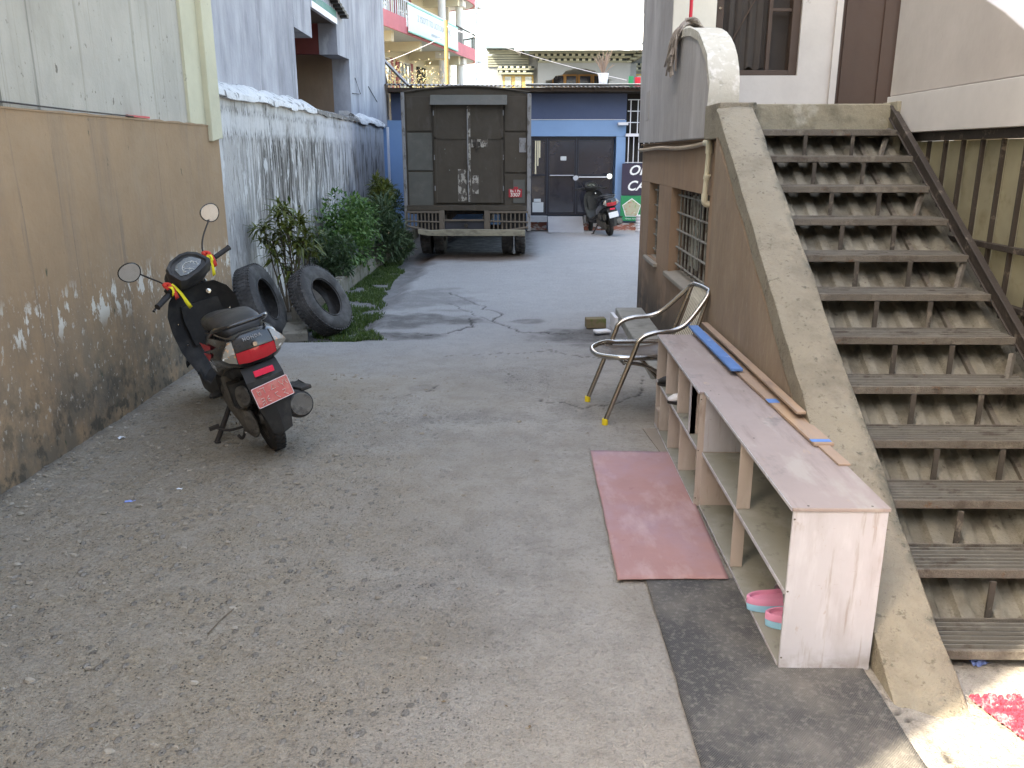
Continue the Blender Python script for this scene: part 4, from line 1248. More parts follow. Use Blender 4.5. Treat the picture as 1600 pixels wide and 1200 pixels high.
    b('eave_board', 'void', ((-3.0, 19.14, 2.98), (3.0, 19.48, 3.0)))
    for k in range(3):
        q = MB(); q.tube([(.55 + k * .95, 18.98, 3.055), (.57 + k * .95, 19.04, 3.05)], .03, 8); q.build('beam_end', 'wood_frame', t, T=T)
shop()

# sloping tin sheets between the grey building and the shop roof
t = thing('lean_to_roof', 'steep rusty corrugated lean-to roof between the grey building and the shop', 'roof', (-2.9, 19.3, 3.0))
mb = MB(); n = 60; vs = []; fs = []
for i in range(n + 1):
    s_ = i / n; w_ = .014 * math.sin(2 * math.pi * i / 8)
    vs += [(-3.42 + .0 * s_ , 19.25 + 1.6 * s_, 3.95 + w_), (-2.60, 19.25 + 1.6 * s_, 3.13 + w_)]
for i in range(n): fs.append((2 * i, 2 * i + 1, 2 * i + 3, 2 * i + 2))
mb.add(vs, fs); mb.build('sheet', 'tin', t, T=Matrix.Translation((2.9, -19.3, -3.0)), fix=False)
mb = MB(); mb.tube([(-3.42, 19.24, 3.97), (-2.60, 19.24, 3.15)], .022, 6); mb.build('edge_pipe', 'black_steel', t, T=Matrix.Translation((2.9, -19.3, -3.0)))
mb = MB(); mb.prism([(19.26, 2.3), (20.0, 2.3), (20.0, 3.1), (19.26, 3.6)], 0, -3.4, -3.1); mb.build('gable', 'grey_upper', t, T=Matrix.Translation((2.9, -19.3, -3.0)))

# banner and poster
def banner():
    t = thing('cafe_banner', 'dark banner with white lettering OP and CA beside the blue shop door', 'sign', (2.6, 19.36, 1.1))
    T = Matrix.Translation((-2.6, -19.36, -1.1))
    q = MB(); q.box((2.18, 19.36, .785), (3.25, 19.375, 1.485)); q.build('cloth', 'sign_dark', t, T=T)
    text('lettering', 'OPEN', .30, 'white_text', t, T @ FACING(2.71, 19.355, 1.33), shear=.35, bold=.006, space=1.02)
    text('lettering', 'CAGE', .30, 'white_text', t, T @ FACING(2.68, 19.355, .99), shear=.35, bold=.006, space=1.02)
    t = thing('green_poster', 'green poster with a white-framed pentagon of food beneath the dark banner', 'poster', (2.5, 19.33, .5))
    T = Matrix.Translation((-2.5, -19.33, -.5))
    q = MB(); q.box((2.17, 19.34, .22), (3.25, 19.352, .78)); q.build('sheet', 'sign_green', t, T=T)
    def penta(cx, cz, r_, y0, y1, m, nm):
        q = MB(); q.prism([(cx + r_ * math.sin(2 * math.pi * k / 5), cz + r_ * math.cos(2 * math.pi * k / 5)) for k in range(5)], 1, y0, y1)
        q.build(nm, m, t, T=T)
    penta(2.42, .50, .225, 19.334, 19.338, 'white_text', 'pentagon_frame'); penta(2.42, .50, .205, 19.330, 19.3335, 'poster_food', 'pentagon_picture')
    penta(2.83, .50, .225, 19.334, 19.338, 'white_text', 'pentagon_frame'); penta(2.83, .50, .205, 19.330, 19.3335, 'poster_food', 'pentagon_picture')
    text('lettering', 'Green Valley', .05, 'white_text', t, T @ FACING(2.42, 19.338, .27))
banner()
t = thing('white_drum', 'white ribbed drum standing under the green poster', 'drum', (2.62, 19.1, 0))
for k in range(6):
    mb = MB(); mb.lathe([(0, k * .062), (.115, k * .062), (.125, k * .062 + .02), (.125, k * .062 + .045), (.115, k * .062 + .058), (0, k * .062 + .058)], 20)
    mb.build('ring', 'white_metal', t, smooth=40)

# ================================================================== PINK APARTMENT BUILDING
def pink():
    P1 = Vector((-5.30, 39.4, 0)); P2 = Vector((-3.70, 46.8, 0))
    u = (P2 - P1).normalized(); n = Vector((u.y, -u.x, 0))          # n towards +X / camera
    T = Matrix(((u.x, -n.x, 0, P1.x), (u.y, -n.y, 0, P1.y), (0, 0, 1, 0), (0, 0, 0, 1)))   # local x along facade, local y inwards
    t = thing('pink_apartment_block', 'ivory and pink apartment block with balconies rising above the shop roof', 'building', mat=T)
    def b(name, m, *boxes, bevel=0, par=t, **kw):
        q = MB()
        for a, c in boxes: q.box(a, c)
        return q.build(name, m, par, bevel=bevel, **kw)
    b('wall', 'ivory_wall', ((-8, 2.2, 0), (11.8, 9, 16)))
    for zf, top in ((6.8, 1), (9.75, 1), (12.7, 1)):
        b('balcony_slab', 'soffit', ((-8, .02, zf), (7.7, 2.2, zf + .14)), ((7.7, .02, zf), (13.1, 4.6, zf + .14)))
        # pink fascia
        b('balcony_fascia', 'pink_wall', ((-8, -.06, zf - .02), (-.003, .02, zf + .62)))
        b('balcony_fascia', 'pink_wall', ((.0, -.05, zf - .02), (7.75, .02, zf + .30)))
        pts = [(7.75, -.03), (9.5, -.03)] + [(11.1 + 2.3 * math.sin(a), 1.9 - 1.93 * math.cos(a)) for a in np.linspace(0, math.pi / 2, 7)] + [(13.4, 4.6)]
        for (ax, ay), (bx, by) in zip(pts[:-1], pts[1:]):
            q = MB(); q.prism([(ax, ay), (bx, by), (bx - .08, by + .08), (ax - .02, ay + .08)], 2, zf - .02, zf + .60)
            q.build('balcony_fascia', 'pink_wall', t)
        q = MB(); q.tube([(x, y, zf + 1.35) for x, y in pts], .04, 6); q.build('handrail', 'black_steel', t)
        k = 0
        for (ax, ay), (bx, by) in zip(pts[:-1], pts[1:]):
            L = math.hypot(bx - ax, by - ay); m_ = max(2, int(L / .22))
            q = MB()
            for i in range(m_):
                x = ax + (bx - ax) * i / m_; y = ay + (by - ay) * i / m_
                q.box((x - .018, y - .0, zf + .60), (x + .018, y + .03, zf + 1.34))
            q.build('balusters', 'black_steel', t)
        b('handrail', 'white_metal', ((-8, -.02, zf + 1.32), (7.7, .03, zf + 1.37)))
        for i in range(58):
            x = -6.9 + i * .25
            b('baluster', 'white_metal', ((x, -.01, zf + (.62 if x < 0 else .30)), (x + .035, .02, zf + 1.32)))
        # cross beams
        for x in (-1.1, 2.6, 6.5, 9.0):
            b('beam', 'ivory_wall', ((x, .25, zf - .42), (x + .3, 2.2, zf)))
        for x in (.9, 4.8, 8.6):
            q = MB(); q.lathe([(0, zf - .10), (.16, zf - .08), (.17, zf - .02), (0, zf)], 14, Matrix.Translation((x, 1.1, 0))); q.build('ceiling_lamp', 'wood_frame', t, smooth=40)
    for x in (-2.9, 6.75, 9.9):
        q = MB(); q.lathe([(0, 0), (.20, 0), (.20, 16), (0, 16)], 18, Matrix.Translation((x, .45, 0))); q.build('column', 'ivory_trim', t, smooth=40)
        for z in (6.55, 9.5, 12.45): b('column_cap', 'ivory_trim', ((x - .3, .15, z - .1), (x + .3, .75, z + .22)))
    b('column', 'ivory_trim', ((11.3, 1.5, 0), (11.65, 1.9, 16)))
    # windows
    for zf in (3.85, 6.94, 9.9):
        for (x0, x1) in ((-4.6, -2.9), (-1.9, -.9), (1.0, 3.6), (4.9, 6.5), (-6.6, -5.4)):
            w = b('window', 'ivory_trim', ((x0, 2.12, zf + .75), (x0 + .07, 2.2, zf + 2.35)), ((x1 - .07, 2.12, zf + .75), (x1, 2.2, zf + 2.35)), ((x0, 2.12, zf + 2.28), (x1, 2.199, zf + 2.35)),
                  ((x0, 2.12, zf + .72), (x1, 2.199, zf + .79)), ((x0, 2.12, zf + 1.62), (x1, 2.199, zf + 1.68)))
            m_ = max(2, round((x1 - x0) / .62))
            for i in range(m_):
                a = x0 + .07 + (x1 - x0 - .14) * i / m_; c = x0 + .07 + (x1 - x0 - .14) * (i + 1) / m_
                b('mullion', 'ivory_trim', ((a - .03, 2.125, zf + .79), (a + .03, 2.198, zf + 2.28)), par=w)
                b('pane', 'pane_pale', ((a + .031, 2.165, zf + .791), (c - .031, 2.185, zf + 2.279)), par=w)
            for (a, c) in ((x0 - .42, x0 - .06), (x1 + .06, x1 + .42)):
                b('shutter', 'maroon', ((a, 2.13, zf + .70), (c, 2.2, zf + 2.38)))
    b('doorway', 'void', ((7.6, 2.15, 3.9), (9.0, 2.2, 6.2)))
    b('lower_shutter', 'maroon', ((9.4, 3.0, 3.9), (9.8, 3.1, 6.2)))
    # sign board on the railing
    s_ = b('sign_board', 'white_text', ((.05, -.16, 6.92), (7.55, -.11, 7.98)))
    b('sign_border', surf('mint_border', (.25, .60, .48), rough=.6), ((.05, -.175, 6.86), (7.55, -.11, 6.915)), ((.05, -.175, 7.985), (7.55, -.11, 8.04)), par=s_)
    Tt = frame((3.75, -.17, 7.58), (1, 0, 0), (0, 0, 1))
    text('sign_lettering', '2 YSOTT TO UOTOUR WFIC', .40, 'sign_letter_grey', s_, Tt)
    text('sign_lettering', 'anmnton rcuton', .24, 'sign_letter_grey', s_, frame((3.9, -.17, 7.15), (1, 0, 0), (0, 0, 1)))
    b('roof_slab', 'soffit', ((-8, -.3, 16.01), (13.4, 9, 16.25)))
M['sign_letter_grey'] = surf('faded_grey_lettering', (.42, .47, .48), rough=.7)
pink()

# ================================================================== PALE HOUSE WITH CARVED CORNICES
def house2():
    Y0 = 32.0
    t = thing('carved_house', 'pale grey traditional house with carved cornices, arched porch and yellow windows', 'building', (0, Y0, 0))
    T = Matrix.Translation((0, -Y0, 0))
    def b(name, m, *boxes, bevel=0, par=t, **kw):
        q = MB()
        for a, c in boxes: q.box(a, c)
        return q.build(name, m, par, bevel=bevel, T=T, **kw)
    px = lambda x, y=120, Y=Y0: (x - 820) / FPX * (Y * .9637 + .9)      # metres across at the house (worked out once from the plan)
    pz = lambda y, Y=Y0: 1.7 + Y * math.tan(math.atan((600 - y) / FPX) - PITCH)
    # porch wall with stepped arch
    x0, x1 = px(838), px(985)
    a0, a1 = px(850), px(952)
    zt, zs, zb = pz(107), pz(126), 2.0
    prof = [(x0, zb), (a0, zb), (a0, zs), (a0 + .25, zs + .05), (a0 + .35, zs + .17), (a0 + .60, zs + .20), (a0 + .72, zs + .34), (a0 + .95, zs + .38), (a0 + 1.0, zt),
            (a1 - 1.0, zt), (a1 - .95, zs + .38), (a1 - .72, zs + .34), (a1 - .60, zs + .20), (a1 - .35, zs + .17), (a1 - .25, zs + .05), (a1, zs), (a1, zb), (x1 - .25, zb), (x1 - .25, pz(98)), (x0, pz(98))]
    q = MB(); q.prism(prof, 1, Y0, Y0 + .3); q.build('arch_wall', 'house_grey', t, T=T)
    b('porch_pillar', 'house_grey', ((px(944), Y0 - .02, zb), (px(955), Y0 - .003, zs)), ((px(968), Y0 + .3, zb), (px(985), Y0 + 2.2, pz(98))))
    b('porch_back', 'house_grey', ((x0 - .3, Y0 + 2.2, zb), (x1 + 2.2, Y0 + 2.4, 7.4)))
    # porch windows
    for (wa, wb, split) in ((862, 902, 2), (903, 925, 1), (926, 946, 1)):
        f = b('wood_window', 'wood_orange', ((px(wa), Y0 + 2.10, 3.0), (px(wb), Y0 + 2.19, pz(108))))
        for i in range(split):
            a = px(wa) + (px(wb) - px(wa)) * (i + .12) / split; c = px(wa) + (px(wb) - px(wa)) * (i + .88) / split
            b('pane', 'pane', ((a, Y0 + 2.06, 3.3), (c, Y0 + 2.095, pz(111))), par=f)
    b('window_rail', 'wood_yellow', ((px(898), Y0 + 2.02, 4.12), (px(926), Y0 + 2.055, 4.22)))
    # cornice of the porch
    def cornice(xa, xb, y, zlo, rows, out, names=('cornice', 'cornice_dark', 'cornice_white')):
        out *= .6; dz = .145
        c = b('cornice', names[0], *[((xa - out * r_, y - out * r_ - .02, zlo + dz * r_), (xb + out * r_, y + .1, zlo + dz * r_ + .06)) for r_ in range(rows)])
        for r_ in range(rows):
            z = zlo + dz * r_ + .062; xa2 = xa - out * r_; xb2 = xb + out * r_
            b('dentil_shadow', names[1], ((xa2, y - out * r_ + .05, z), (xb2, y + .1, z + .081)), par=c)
            q = MB(); n = int((xb2 - xa2) / .22)
            for i in range(n): q.box((xa2 + .05 + i * .22, y - out * r_ - .03, z), (xa2 + .16 + i * .22, y - out * r_ + .049, z + .072))
            q.build('dentil_blocks', names[2], c, T=T, kind='stuff')
        return c
    cornice(px(838), px(968), Y0 - .02, pz(98), 3, .26)
    b('eave_fascia', 'slate', ((px(818), Y0 - .75, pz(82)), (px(984), Y0 + .4, pz(79.5))))
    # porch roof (hipped, pale metal)
    q = MB(); xa, xb, za = px(804), px(990), pz(81)
    q.add([(xa, Y0 - .95, za), (xb, Y0 - .95, za), (xb - .6, Y0 + 3.4, za + 1.7), (xa + 1.2, Y0 + 3.4, za + 1.7), (xa, Y0 - .95, za - .05), (xb, Y0 - .95, za - .05), (xa + .3, Y0 + 2.2, za - .03), (xb - .1, Y0 + 2.2, za - .03)],
          [(0, 1, 2, 3), (0, 4, 5, 1), (0, 3, 6, 4), (1, 5, 7, 2)])
    q.build('porch_roof', 'roof_white', t, T=T, fix=False)
    # right soffit corner brackets
    for i in range(6):
        q = MB(); q.prism([(px(968) + .12 * i, pz(98) + .10 * i), (px(976) + .18 * i, pz(98) + .10 * i), (px(976) + .2 * i, pz(98) + .05 + .10 * i), (px(968) + .12 * i, pz(98) + .06 + .10 * i)], 1, Y0 - .1 - .05 * i, Y0 + 2)
        q.build('bracket', 'cornice', t, T=T)
    # left wing
    Y1 = Y0 + 1.2
    b('wing_wall', 'house_grey', ((px(760), Y1, 2.0), (px(838), Y1 + .5, pz(80))))
    for k in range(8):
        b('wing_band', 'cornice', ((px(762), Y1 - .05 - .012 * k, pz(99) + .085 * k), (px(825), Y1 - .002, pz(99) + .085 * k + .06)))
    cornice(px(764), px(822), Y1 - .06, pz(77.5), 1, .1)
    b('wing_fascia', 'slate', ((px(760), Y1 - .55, pz(71.5)), (px(825), Y1 + .5, pz(66))))
    cornice(px(778), px(832), Y1 - .2, pz(112), 2, .05)
    f = b('wing_window', 'wood_yellow', ((px(785), Y1 - .08, 2.8), (px(832), Y1 - .002, pz(113))))
    for i in range(3):
        a = px(785) + (px(832) - px(785)) * (i + .2) / 3; c = px(785) + (px(832) - px(785)) * (i + .82) / 3
        b('pane', 'pane_pale', ((a, Y1 - .10, 3.0), (c, Y1 - .085, pz(115.5))), par=f)
    # right wing
    Y2 = Y0 + 1.0
    b('wing_wall', 'house_grey', ((px(975), Y2, 2.0), (px(1060), Y2 + .5, pz(70))))
    cornice(px(984), px(1050), Y2 - .02, pz(76), 2, .12)
    b('wing_fascia', 'slate', ((px(974), Y2 - .5, pz(65)), (px(1060), Y2 + .4, pz(63))))
    cornice(px(984), px(1050), Y2 - .1, pz(108), 2, .05)
    f = b('wing_window', 'wood_yellow', ((px(986), Y2 - .06, 2.8), (px(1030), Y2 - .002, pz(112))))
    for i in range(3): b('pane', 'pane_pale', ((px(989 + 14 * i), Y2 - .08, 2.9), (px(998 + 14 * i), Y2 - .065, pz(115))), par=f)
    # big upper roof, sunlit pale sheet
    q = MB(); zr = pz(66)
    q.add([(-1.32, Y0 + .7, zr), (8.0, Y0 + .5, pz(62)), (7.0, Y0 + 6, zr + 4.2), (-.9, Y0 + 6, zr + 4.2), (-1.32, Y0 + .7, zr - .06), (8.0, Y0 + .5, pz(62) - .06), (-1.32, Y0 + 12, zr), (8, Y0 + 12, zr)],
          [(0, 1, 2, 3), (0, 4, 5, 1), (0, 3, 6), (1, 7, 2), (3, 2, 7, 6)])
    q.build('main_roof', 'roof_white', t, T=T, fix=False)
    for (xx) in (920, 1003):
        zz = pz(18); xa = px(xx - 9)
        b('dormer', 'roof_white', ((px(xx - 9), Y0 + 4.6, pz(40)), (px(xx + 9), Y0 + 5.2, pz(17))))
        b('dormer_trim', 'soffit', ((px(xx - 9), Y0 + 4.54, pz(18)), (px(xx + 9), Y0 + 4.599, pz(16.8))), ((px(xx - 10), Y0 + 4.54, pz(34)), (px(xx - 9.2), Y0 + 4.599, pz(16.8))))
    b('house_mass', 'house_grey', ((-1.3, Y0 + 2.45, 0), (7.6, Y0 + 11.8, 7.5)))
    b('terrace', 'house_grey', ((-1.3, Y0 - .4, 0), (7.6, Y0 + 2.2, 2.0)))
house2()

# poles, wires, roof-top planting
mb = MB(); mb.tube([(-2.27, 25.5, 0), (-2.27, 25.5, 5.35)], .055, 8); tag(mb.build('yellow_pole', surf('ochre_paint', (.38, .25, .09)), None, smooth=60), 'ochre wooden pole standing behind the shop in front of the pink block', 'pole')
mb = MB(); mb.tube([(-1.28, 22.5, 0), (-1.22, 22.5, 7.6)], .030, 8); tag(mb.build('thin_pole', 'white_metal', None, smooth=60), 'tall thin white pole rising behind the truck', 'pole')
def wire(a, b_, sag, label, r=.006, m='white_metal'):
    a = Vector(a); b_ = Vector(b_); q = MB()
    q.tube([a.lerp(b_, k / 16) - Vector((0, 0, sag * 4 * (k / 16) * (1 - k / 16))) for k in range(17)], r, 5)
    tag(q.build('clothes_line', m, None), label, 'wire')
wire((-2.27, 25.5, 5.2), (2.35, 20.6, 3.35), .10, 'pale line sagging from the ochre pole down to the white bucket')
wire((-2.27, 25.5, 5.1), (3.6, 31.0, 5.15), .05, 'thin line running level from the ochre pole across the carved house')
wire((-4.4, 24.0, 3.9), (-2.27, 25.5, 4.95), .05, 'thin line from the roof plants up to the ochre pole')
t = thing('bucket_plant', 'white bucket of bare twigs standing on the shop roof', 'potted plant', (1.72, 19.6, 3.16))
mb = MB(); mb.lathe([(0, 0), (.085, 0), (.115, .23), (.122, .23), (.122, .25), (.10, .25), (.0, .22)], 20); mb.build('bucket', 'white_metal', t, smooth=40)
mb = MB(); r_ = random.Random(2)
for k in range(34):
    a = r_.uniform(0, 6.28); q_ = r_.uniform(.02, .26); h_ = r_.uniform(.25, .60)
    mb.tube([(0, 0, .2), (math.cos(a) * q_ * .5, math.sin(a) * q_ * .5, .2 + h_ * .55), (math.cos(a) * q_, math.sin(a) * q_, .2 + h_ * r_.uniform(.8, 1))], .006, 4)
mb.build('twigs', surf('dry_twigs', (.30, .22, .17)), t)
o = tag(B('roof_box', 'sign_green', None, ((2.30, 19.7, 3.15), (2.40, 19.8, 3.36))), 'small green container standing on the shop roof', 'container')
o = tag(B('roof_box', 'red_paint', None, ((2.44, 19.7, 3.15), (2.56, 19.8, 3.34))), 'small red container standing beside the green one on the shop roof', 'container')
for i, (x, z, lab) in enumerate(((-3.70, 4.0, 'tallest yellow-flowered plant behind the shop roof near the lean-to'), (-2.95, 3.8, 'pale yellow plant behind the shop roof, middle of three'), (-2.5, 3.65, 'small yellow leafy plant behind the roof beside the ochre pole'))):
    r_ = random.Random(40 + i); t = thing('roof_plant', lab, 'plant', (x, 23.6, 0), 'pale flowering plants behind the shop roof')
    mb = MB()
    for k in range(260):
        d = Vector((r_.gauss(0, .22), r_.gauss(0, .2), r_.gauss(0, .28)))
        v, f = leaf_verts(Vector((0, 0, z - .35)) + d, Vector((r_.gauss(0, 1), r_.gauss(0, 1), r_.gauss(.2, 1))), .10, .025, Vector((0, 0, 1)))
        mb.add(v, f)
    mb.build('foliage', 'leaf_yellow', t, fix=False, kind='stuff')
    mb = MB(); mb.tube([(0, 0, 0), (.05, 0, z - .3)], .03, 6); mb.build('stem', 'bark', t)

# ================================================================== RIGHT BUILDING
def right():
    t = thing('stair_house', 'building on the right with tan lower wall, grey upper wall and a stair landing', 'building', (2.5, 7.6, 0))
    T = Matrix.Translation((-2.5, -7.6, 0))
    def b(name, m, *boxes, bevel=0, par=t, **kw):
        q = MB()
        for a, c in boxes: q.box(a, c)
        return q.build(name, m, par, bevel=bevel, T=T, **kw)
    X = 1.28
    # lower wall facing the lane with two window openings: built as strips around the holes
    wins = [(5.93, 7.47, .70, 1.415), (8.17, 8.80, .69, 1.405)]
    def strip(y0, y1, z0, z1):
        if y1 - y0 > .004 and z1 - z0 > .004: b('lower_wall', 'tan_wall', ((X, y0, z0), (X + .22, y1, z1)))
    strip(5.45, 9.42, -.05, .68)
    strip(5.45, 9.42, 1.418, 1.785)
    strip(5.45, 5.93, .682, 1.416)
    strip(7.47, 8.17, .682, 1.416)
    strip(8.80, 9.42, .682, 1.416)
    b('lower_wall_end', 'tan_wall', ((X + .222, 9.2, -.05), (7.2, 9.418, 1.785)))
    for i, (y0, y1, z0, z1) in enumerate(wins):
        w = b('barred_window', 'wood_frame', ((X + .12, y0, z0), (X + .20, y0 + .05, z1)), ((X + .12, y1 - .05, z0), (X + .20, y1, z1)), ((X + .12, y0 + .05, z1 - .05), (X + .20, y1 - .05, z1)),
              ((X + .12, y0 + .05, z0), (X + .20, y1 - .05, z0 + .05)), bevel=.003)
        n = 2 if i == 0 else 1
        for k in range(n):
            a = y0 + .05 + (y1 - y0 - .1) * k / n; c = y0 + .05 + (y1 - y0 - .1) * (k + 1) / n
            s_ = b('shutter', 'shutter_grey', ((X + .165, a + .003, z0 + .052), (X + .19, c - .003, z1 - .052)), par=w)
            if n == 2: b('mullion', 'wood_frame', ((X + .11, c - .025, z0 + .052), (X + .164, c + .025, z1 - .052)), par=w) if k == 0 else None
        m_ = 10 if i == 0 else 5
        for k in range(m_):
            y = y0 + .08 + (y1 - y0 - .16) * k / (m_ - 1)
            q = MB(); q.tube([(X + .075, y, z0 + .02), (X + .075, y, z1 - .02)], .0085, 6); q.build('bar', 'grille', w, T=T)
        for k in range(5):
            z = z0 + .06 + (z1 - z0 - .12) * k / 4
            q = MB(); q.tube([(X + .060, y0 + .03, z), (X + .060, y1 - .03, z)], .009, 6); q.build('bar', 'grille', w, T=T)
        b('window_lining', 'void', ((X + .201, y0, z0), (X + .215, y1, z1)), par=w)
        q = MB(); q.prism([(X - .035, z0 - .055), (X + .12, z0 - .05), (X + .12, z0 + .0), (X - .035, z0 - .02)], 1, y0 - .06, y1 + .06)
        q.build('sill', 'sill', t, bevel=.006, T=T)
    # upper wall
    XU = 1.235
    q = MB(); q.prism([(7.60, 1.80), (9.46, 1.815), (9.46, 6.8), (7.60, 6.8)], 0, XU, XU + .25); q.build('upper_wall', 'grey_white', t, T=T)
    b('overhang_shadow_gap', 'tan_wall', ((X - .02, 5.86, 1.787), (X + .2, 9.44, 1.80)))
    # vertical scar
    b('plaster_scar', 'raw_concrete', ((XU - .005, 7.42, 1.80), (XU - .001, 7.50, 2.5)), ((XU - .005, 6.98, 1.80), (XU - .001, 7.05, 2.40)))
    b('plaster_patch', 'white_wall', ((XU - .006, 8.75, 2.03), (XU - .001, 8.95, 2.30)))
    # landing slab + riser
    b('landing', 'raw_concrete', ((1.43, 5.50, 1.83), (2.298, 7.6, 2.0)), ((2.302, 5.62, 1.83), (4.2, 7.6, 2.0)), bevel=.006)
    b('landing_corner', 'concrete', ((1.20, 5.43, 1.79), (1.428, 5.858, 2.005)), bevel=.006)
    # arched parapet
    prof = [(5.86, 1.80)]
    for k in range(11):
        a = k / 10 * math.pi / 2
        prof.append((7.05 - 1.19 * math.cos(a) , 2.02 + .585 * math.sin(a) ** .85))
    prof += [(7.598, 2.60), (7.598, 1.80)]
    # side face grey, top face paler plaster: rings
    q = MB(); q.prism(prof, 0, 1.225, 1.395); q.build('arched_parapet', 'grey_white', t, T=T, bevel=.008)
    q = MB(); th = .03; rings = []
    r_ = random.Random(8)
    for (y, z) in prof[1:-1]:
        j = r_.uniform(-.006, .006)
        rings.append([Vector((1.212 + j, y - .004, z - .035)), Vector((1.212 + j, y - .02, z + .018)), Vector((1.415, y - .02, z + .018)), Vector((1.415, y, z - .035))])
    q.loft(rings); q.build('parapet_coping', 'cream_plaster_cap', t, T=T, smooth=40)
    # main wall at the back of the landing, with window and door openings
    def w(x0, x1, z0, z1): b('upper_wall', 'white_wall', ((x0, 7.602, z0), (x1, 7.80, z1)))
    w(1.49, 1.60, 2.0, 6.8); w(1.60, 2.32, 2.0, 2.345); w(1.60, 2.32, 4.0, 6.8); w(2.32, 2.66, 2.0, 6.8); w(2.66, 3.16, 4.1, 6.8); w(3.16, 7.2, 1.8, 6.8)
    b('pilaster', 'white_wall', ((2.60, 7.58, 2.001), (2.655, 7.601, 4.2)))
    b('column_face', 'cream_paint', ((1.24, 7.585, 2.61), (1.60, 7.601, 4.8)))
    wd = b('curtained_window', 'wood_frame', ((1.60, 7.63, 2.347), (1.67, 7.73, 4.0)), ((2.25, 7.63, 2.347), (2.32, 7.73, 4.0)), ((1.67, 7.63, 2.347), (2.25, 7.73, 2.39)), bevel=.004)
    b('window_bar', 'wood_frame', ((2.06, 7.66, 2.39), (2.09, 7.70, 4.0)), par=wd)
    b('window_bar', 'wood_frame', ((2.09, 7.66, 2.86), (2.25, 7.70, 2.885)), par=wd)
    q = MB(); vs = []; fs = []
    for i in range(31):
        x = 1.67 + .39 * i / 30; yy = 7.715 + .012 * math.sin(i * .9) + .006 * math.sin(i * 2.3)
        zb = 2.41 + .015 * math.sin(i * .7)
        vs += [(x, yy, zb), (x, yy, 4.0)]
    for i in range(30): fs.append((2 * i, 2 * i + 2, 2 * i + 3, 2 * i + 1))
    q.add(vs, fs); q.build('curtain', 'curtain', wd, T=T, fix=False, smooth=60)
    b('window_dark', 'curtain', ((1.60, 7.76, 2.3), (2.32, 7.79, 4.0)), par=wd)
    q = MB(); q.tube([(1.70, 7.70, 2.50), (2.02, 7.70, 3.1)], .006, 5); q.build('curtain_cord', 'wood_frame', wd, T=T)
    q = MB(); q.tube([(1.635, 7.615, 2.88), (1.635, 7.628, 2.88)], .012, 8); q.build('window_bolt', 'chrome', wd, T=T)
    d = b('door', 'brown_paint', ((2.662, 7.64, 2.0), (3.158, 7.70, 4.1)), bevel=.003)
    b('door_moulding', 'brown_paint', ((2.70, 7.628, 2.1), (2.80, 7.639, 4.0)), ((3.02, 7.628, 2.1), (3.12, 7.639, 4.0)), par=d)
    b('roof_slab', 'grey_white', ((1.1, 7.5, 6.802), (7.3, 9.6, 6.95)))
    b('building_mass', 'grey_white', ((1.52, 7.81, 1.79), (7.2, 9.45, 6.8)))
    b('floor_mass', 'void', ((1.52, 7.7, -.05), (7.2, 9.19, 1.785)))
    # right parapet panel beside the stairs (arched end) on a slab edge
    prof = [(5.62, 2.048)]
    pts = [(3.62, 2.05), (3.72, 2.10), (3.92, 2.17), (4.16, 2.235), (4.39, 2.36), (4.625, 2.465), (4.90, 2.56), (5.25, 2.68), (5.62, 2.78)]
    q = MB(); q.prism(pts + [(5.62, 2.05)], 0, 2.315, 2.43); q.build('side_parapet', 'white_wall', t, T=T, bevel=.006)
    b('slab_edge', 'white_wall2', ((2.30, 1.6, 1.822), (2.45, 5.62, 2.046)), ((2.451, 5.4, 1.822), (4.2, 5.618, 2.046)), bevel=.004)
    b('support_post', 'white_wall2', ((2.46, 5.42, -.05), (2.66, 5.60, 1.82)))
    b('support_post', 'white_wall2', ((2.40, 1.35, -.05), (2.58, 1.58, 2.046)))
M['cream_plaster_cap'] = surf('pale_plaster_cap', (.48, .45, .38), [
    dict(c=(.66, .63, .58), s=(14, 14, 14), lo=.52, hi=.62, k=.7), dict(c=(.22, .20, .16), s=(8, 8, 8), lo=.60, hi=.70, k=.7)], rough=.9, bumps=[(20, .006, 5)])
M['white_wall2'] = surf('pale_cool_paint', (.46, .45, .44), [
    dict(c=(.5, .49, .47), s=(1.5, 1.5, 1), lo=.5, hi=.75, k=.5)], rough=.8, bumps=[(4, .004, 4)])
right()

# ---- pipe and mop
t = thing('drain_pipe', 'cream plastic waste pipe with elbow running along the tan wall beside the window', 'pipe', (1.26, 5.9, 1.7))
T = Matrix.Translation((-1.26, -5.9, -1.7))
mb = MB(); mb.tube(smoothpath([(1.25, 9.44, 1.735), (1.25, 8.8, 1.740), (1.248, 8.0, 1.752), (1.25, 7.2, 1.742), (1.25, 6.5, 1.752), (1.25, 5.99, 1.772)], 6), .017, 8)
mb.build('long_pipe', 'pvc_brown', t, T=T, smooth=60) if 'pvc_brown' in M else mb.build('long_pipe', surf('paint_spattered_pipe', (.42, .33, .24), rough=.6), t, T=T, smooth=60)
mb = MB(); mb.tube(roundpath([(1.25, 6.02, 1.772), (1.25, 5.90, 1.772), (1.25, 5.90, 1.70)], .03), .024, 10); mb.build('elbow', 'pvc', t, T=T, smooth=60)
mb = MB(); mb.tube([(1.25, 5.90, 1.705), (1.245, 5.93, 1.40)], .018, 10); mb.tube([(1.25, 5.905, 1.56), (1.248, 5.915, 1.53)], .024, 10); mb.build('down_pipe', 'pvc', t, T=T, smooth=60)
mb = MB(); mb.tube(roundpath([(1.245, 5.93, 1.43), (1.245, 5.935, 1.36), (1.33, 5.94, 1.36)], .03), .023, 10); mb.build('elbow', 'pvc', t, T=T, smooth=60)
t = thing('mop', 'wet string mop with a red pole propped upside down on the arched parapet', 'mop', (1.27, 7.1, 2.62))
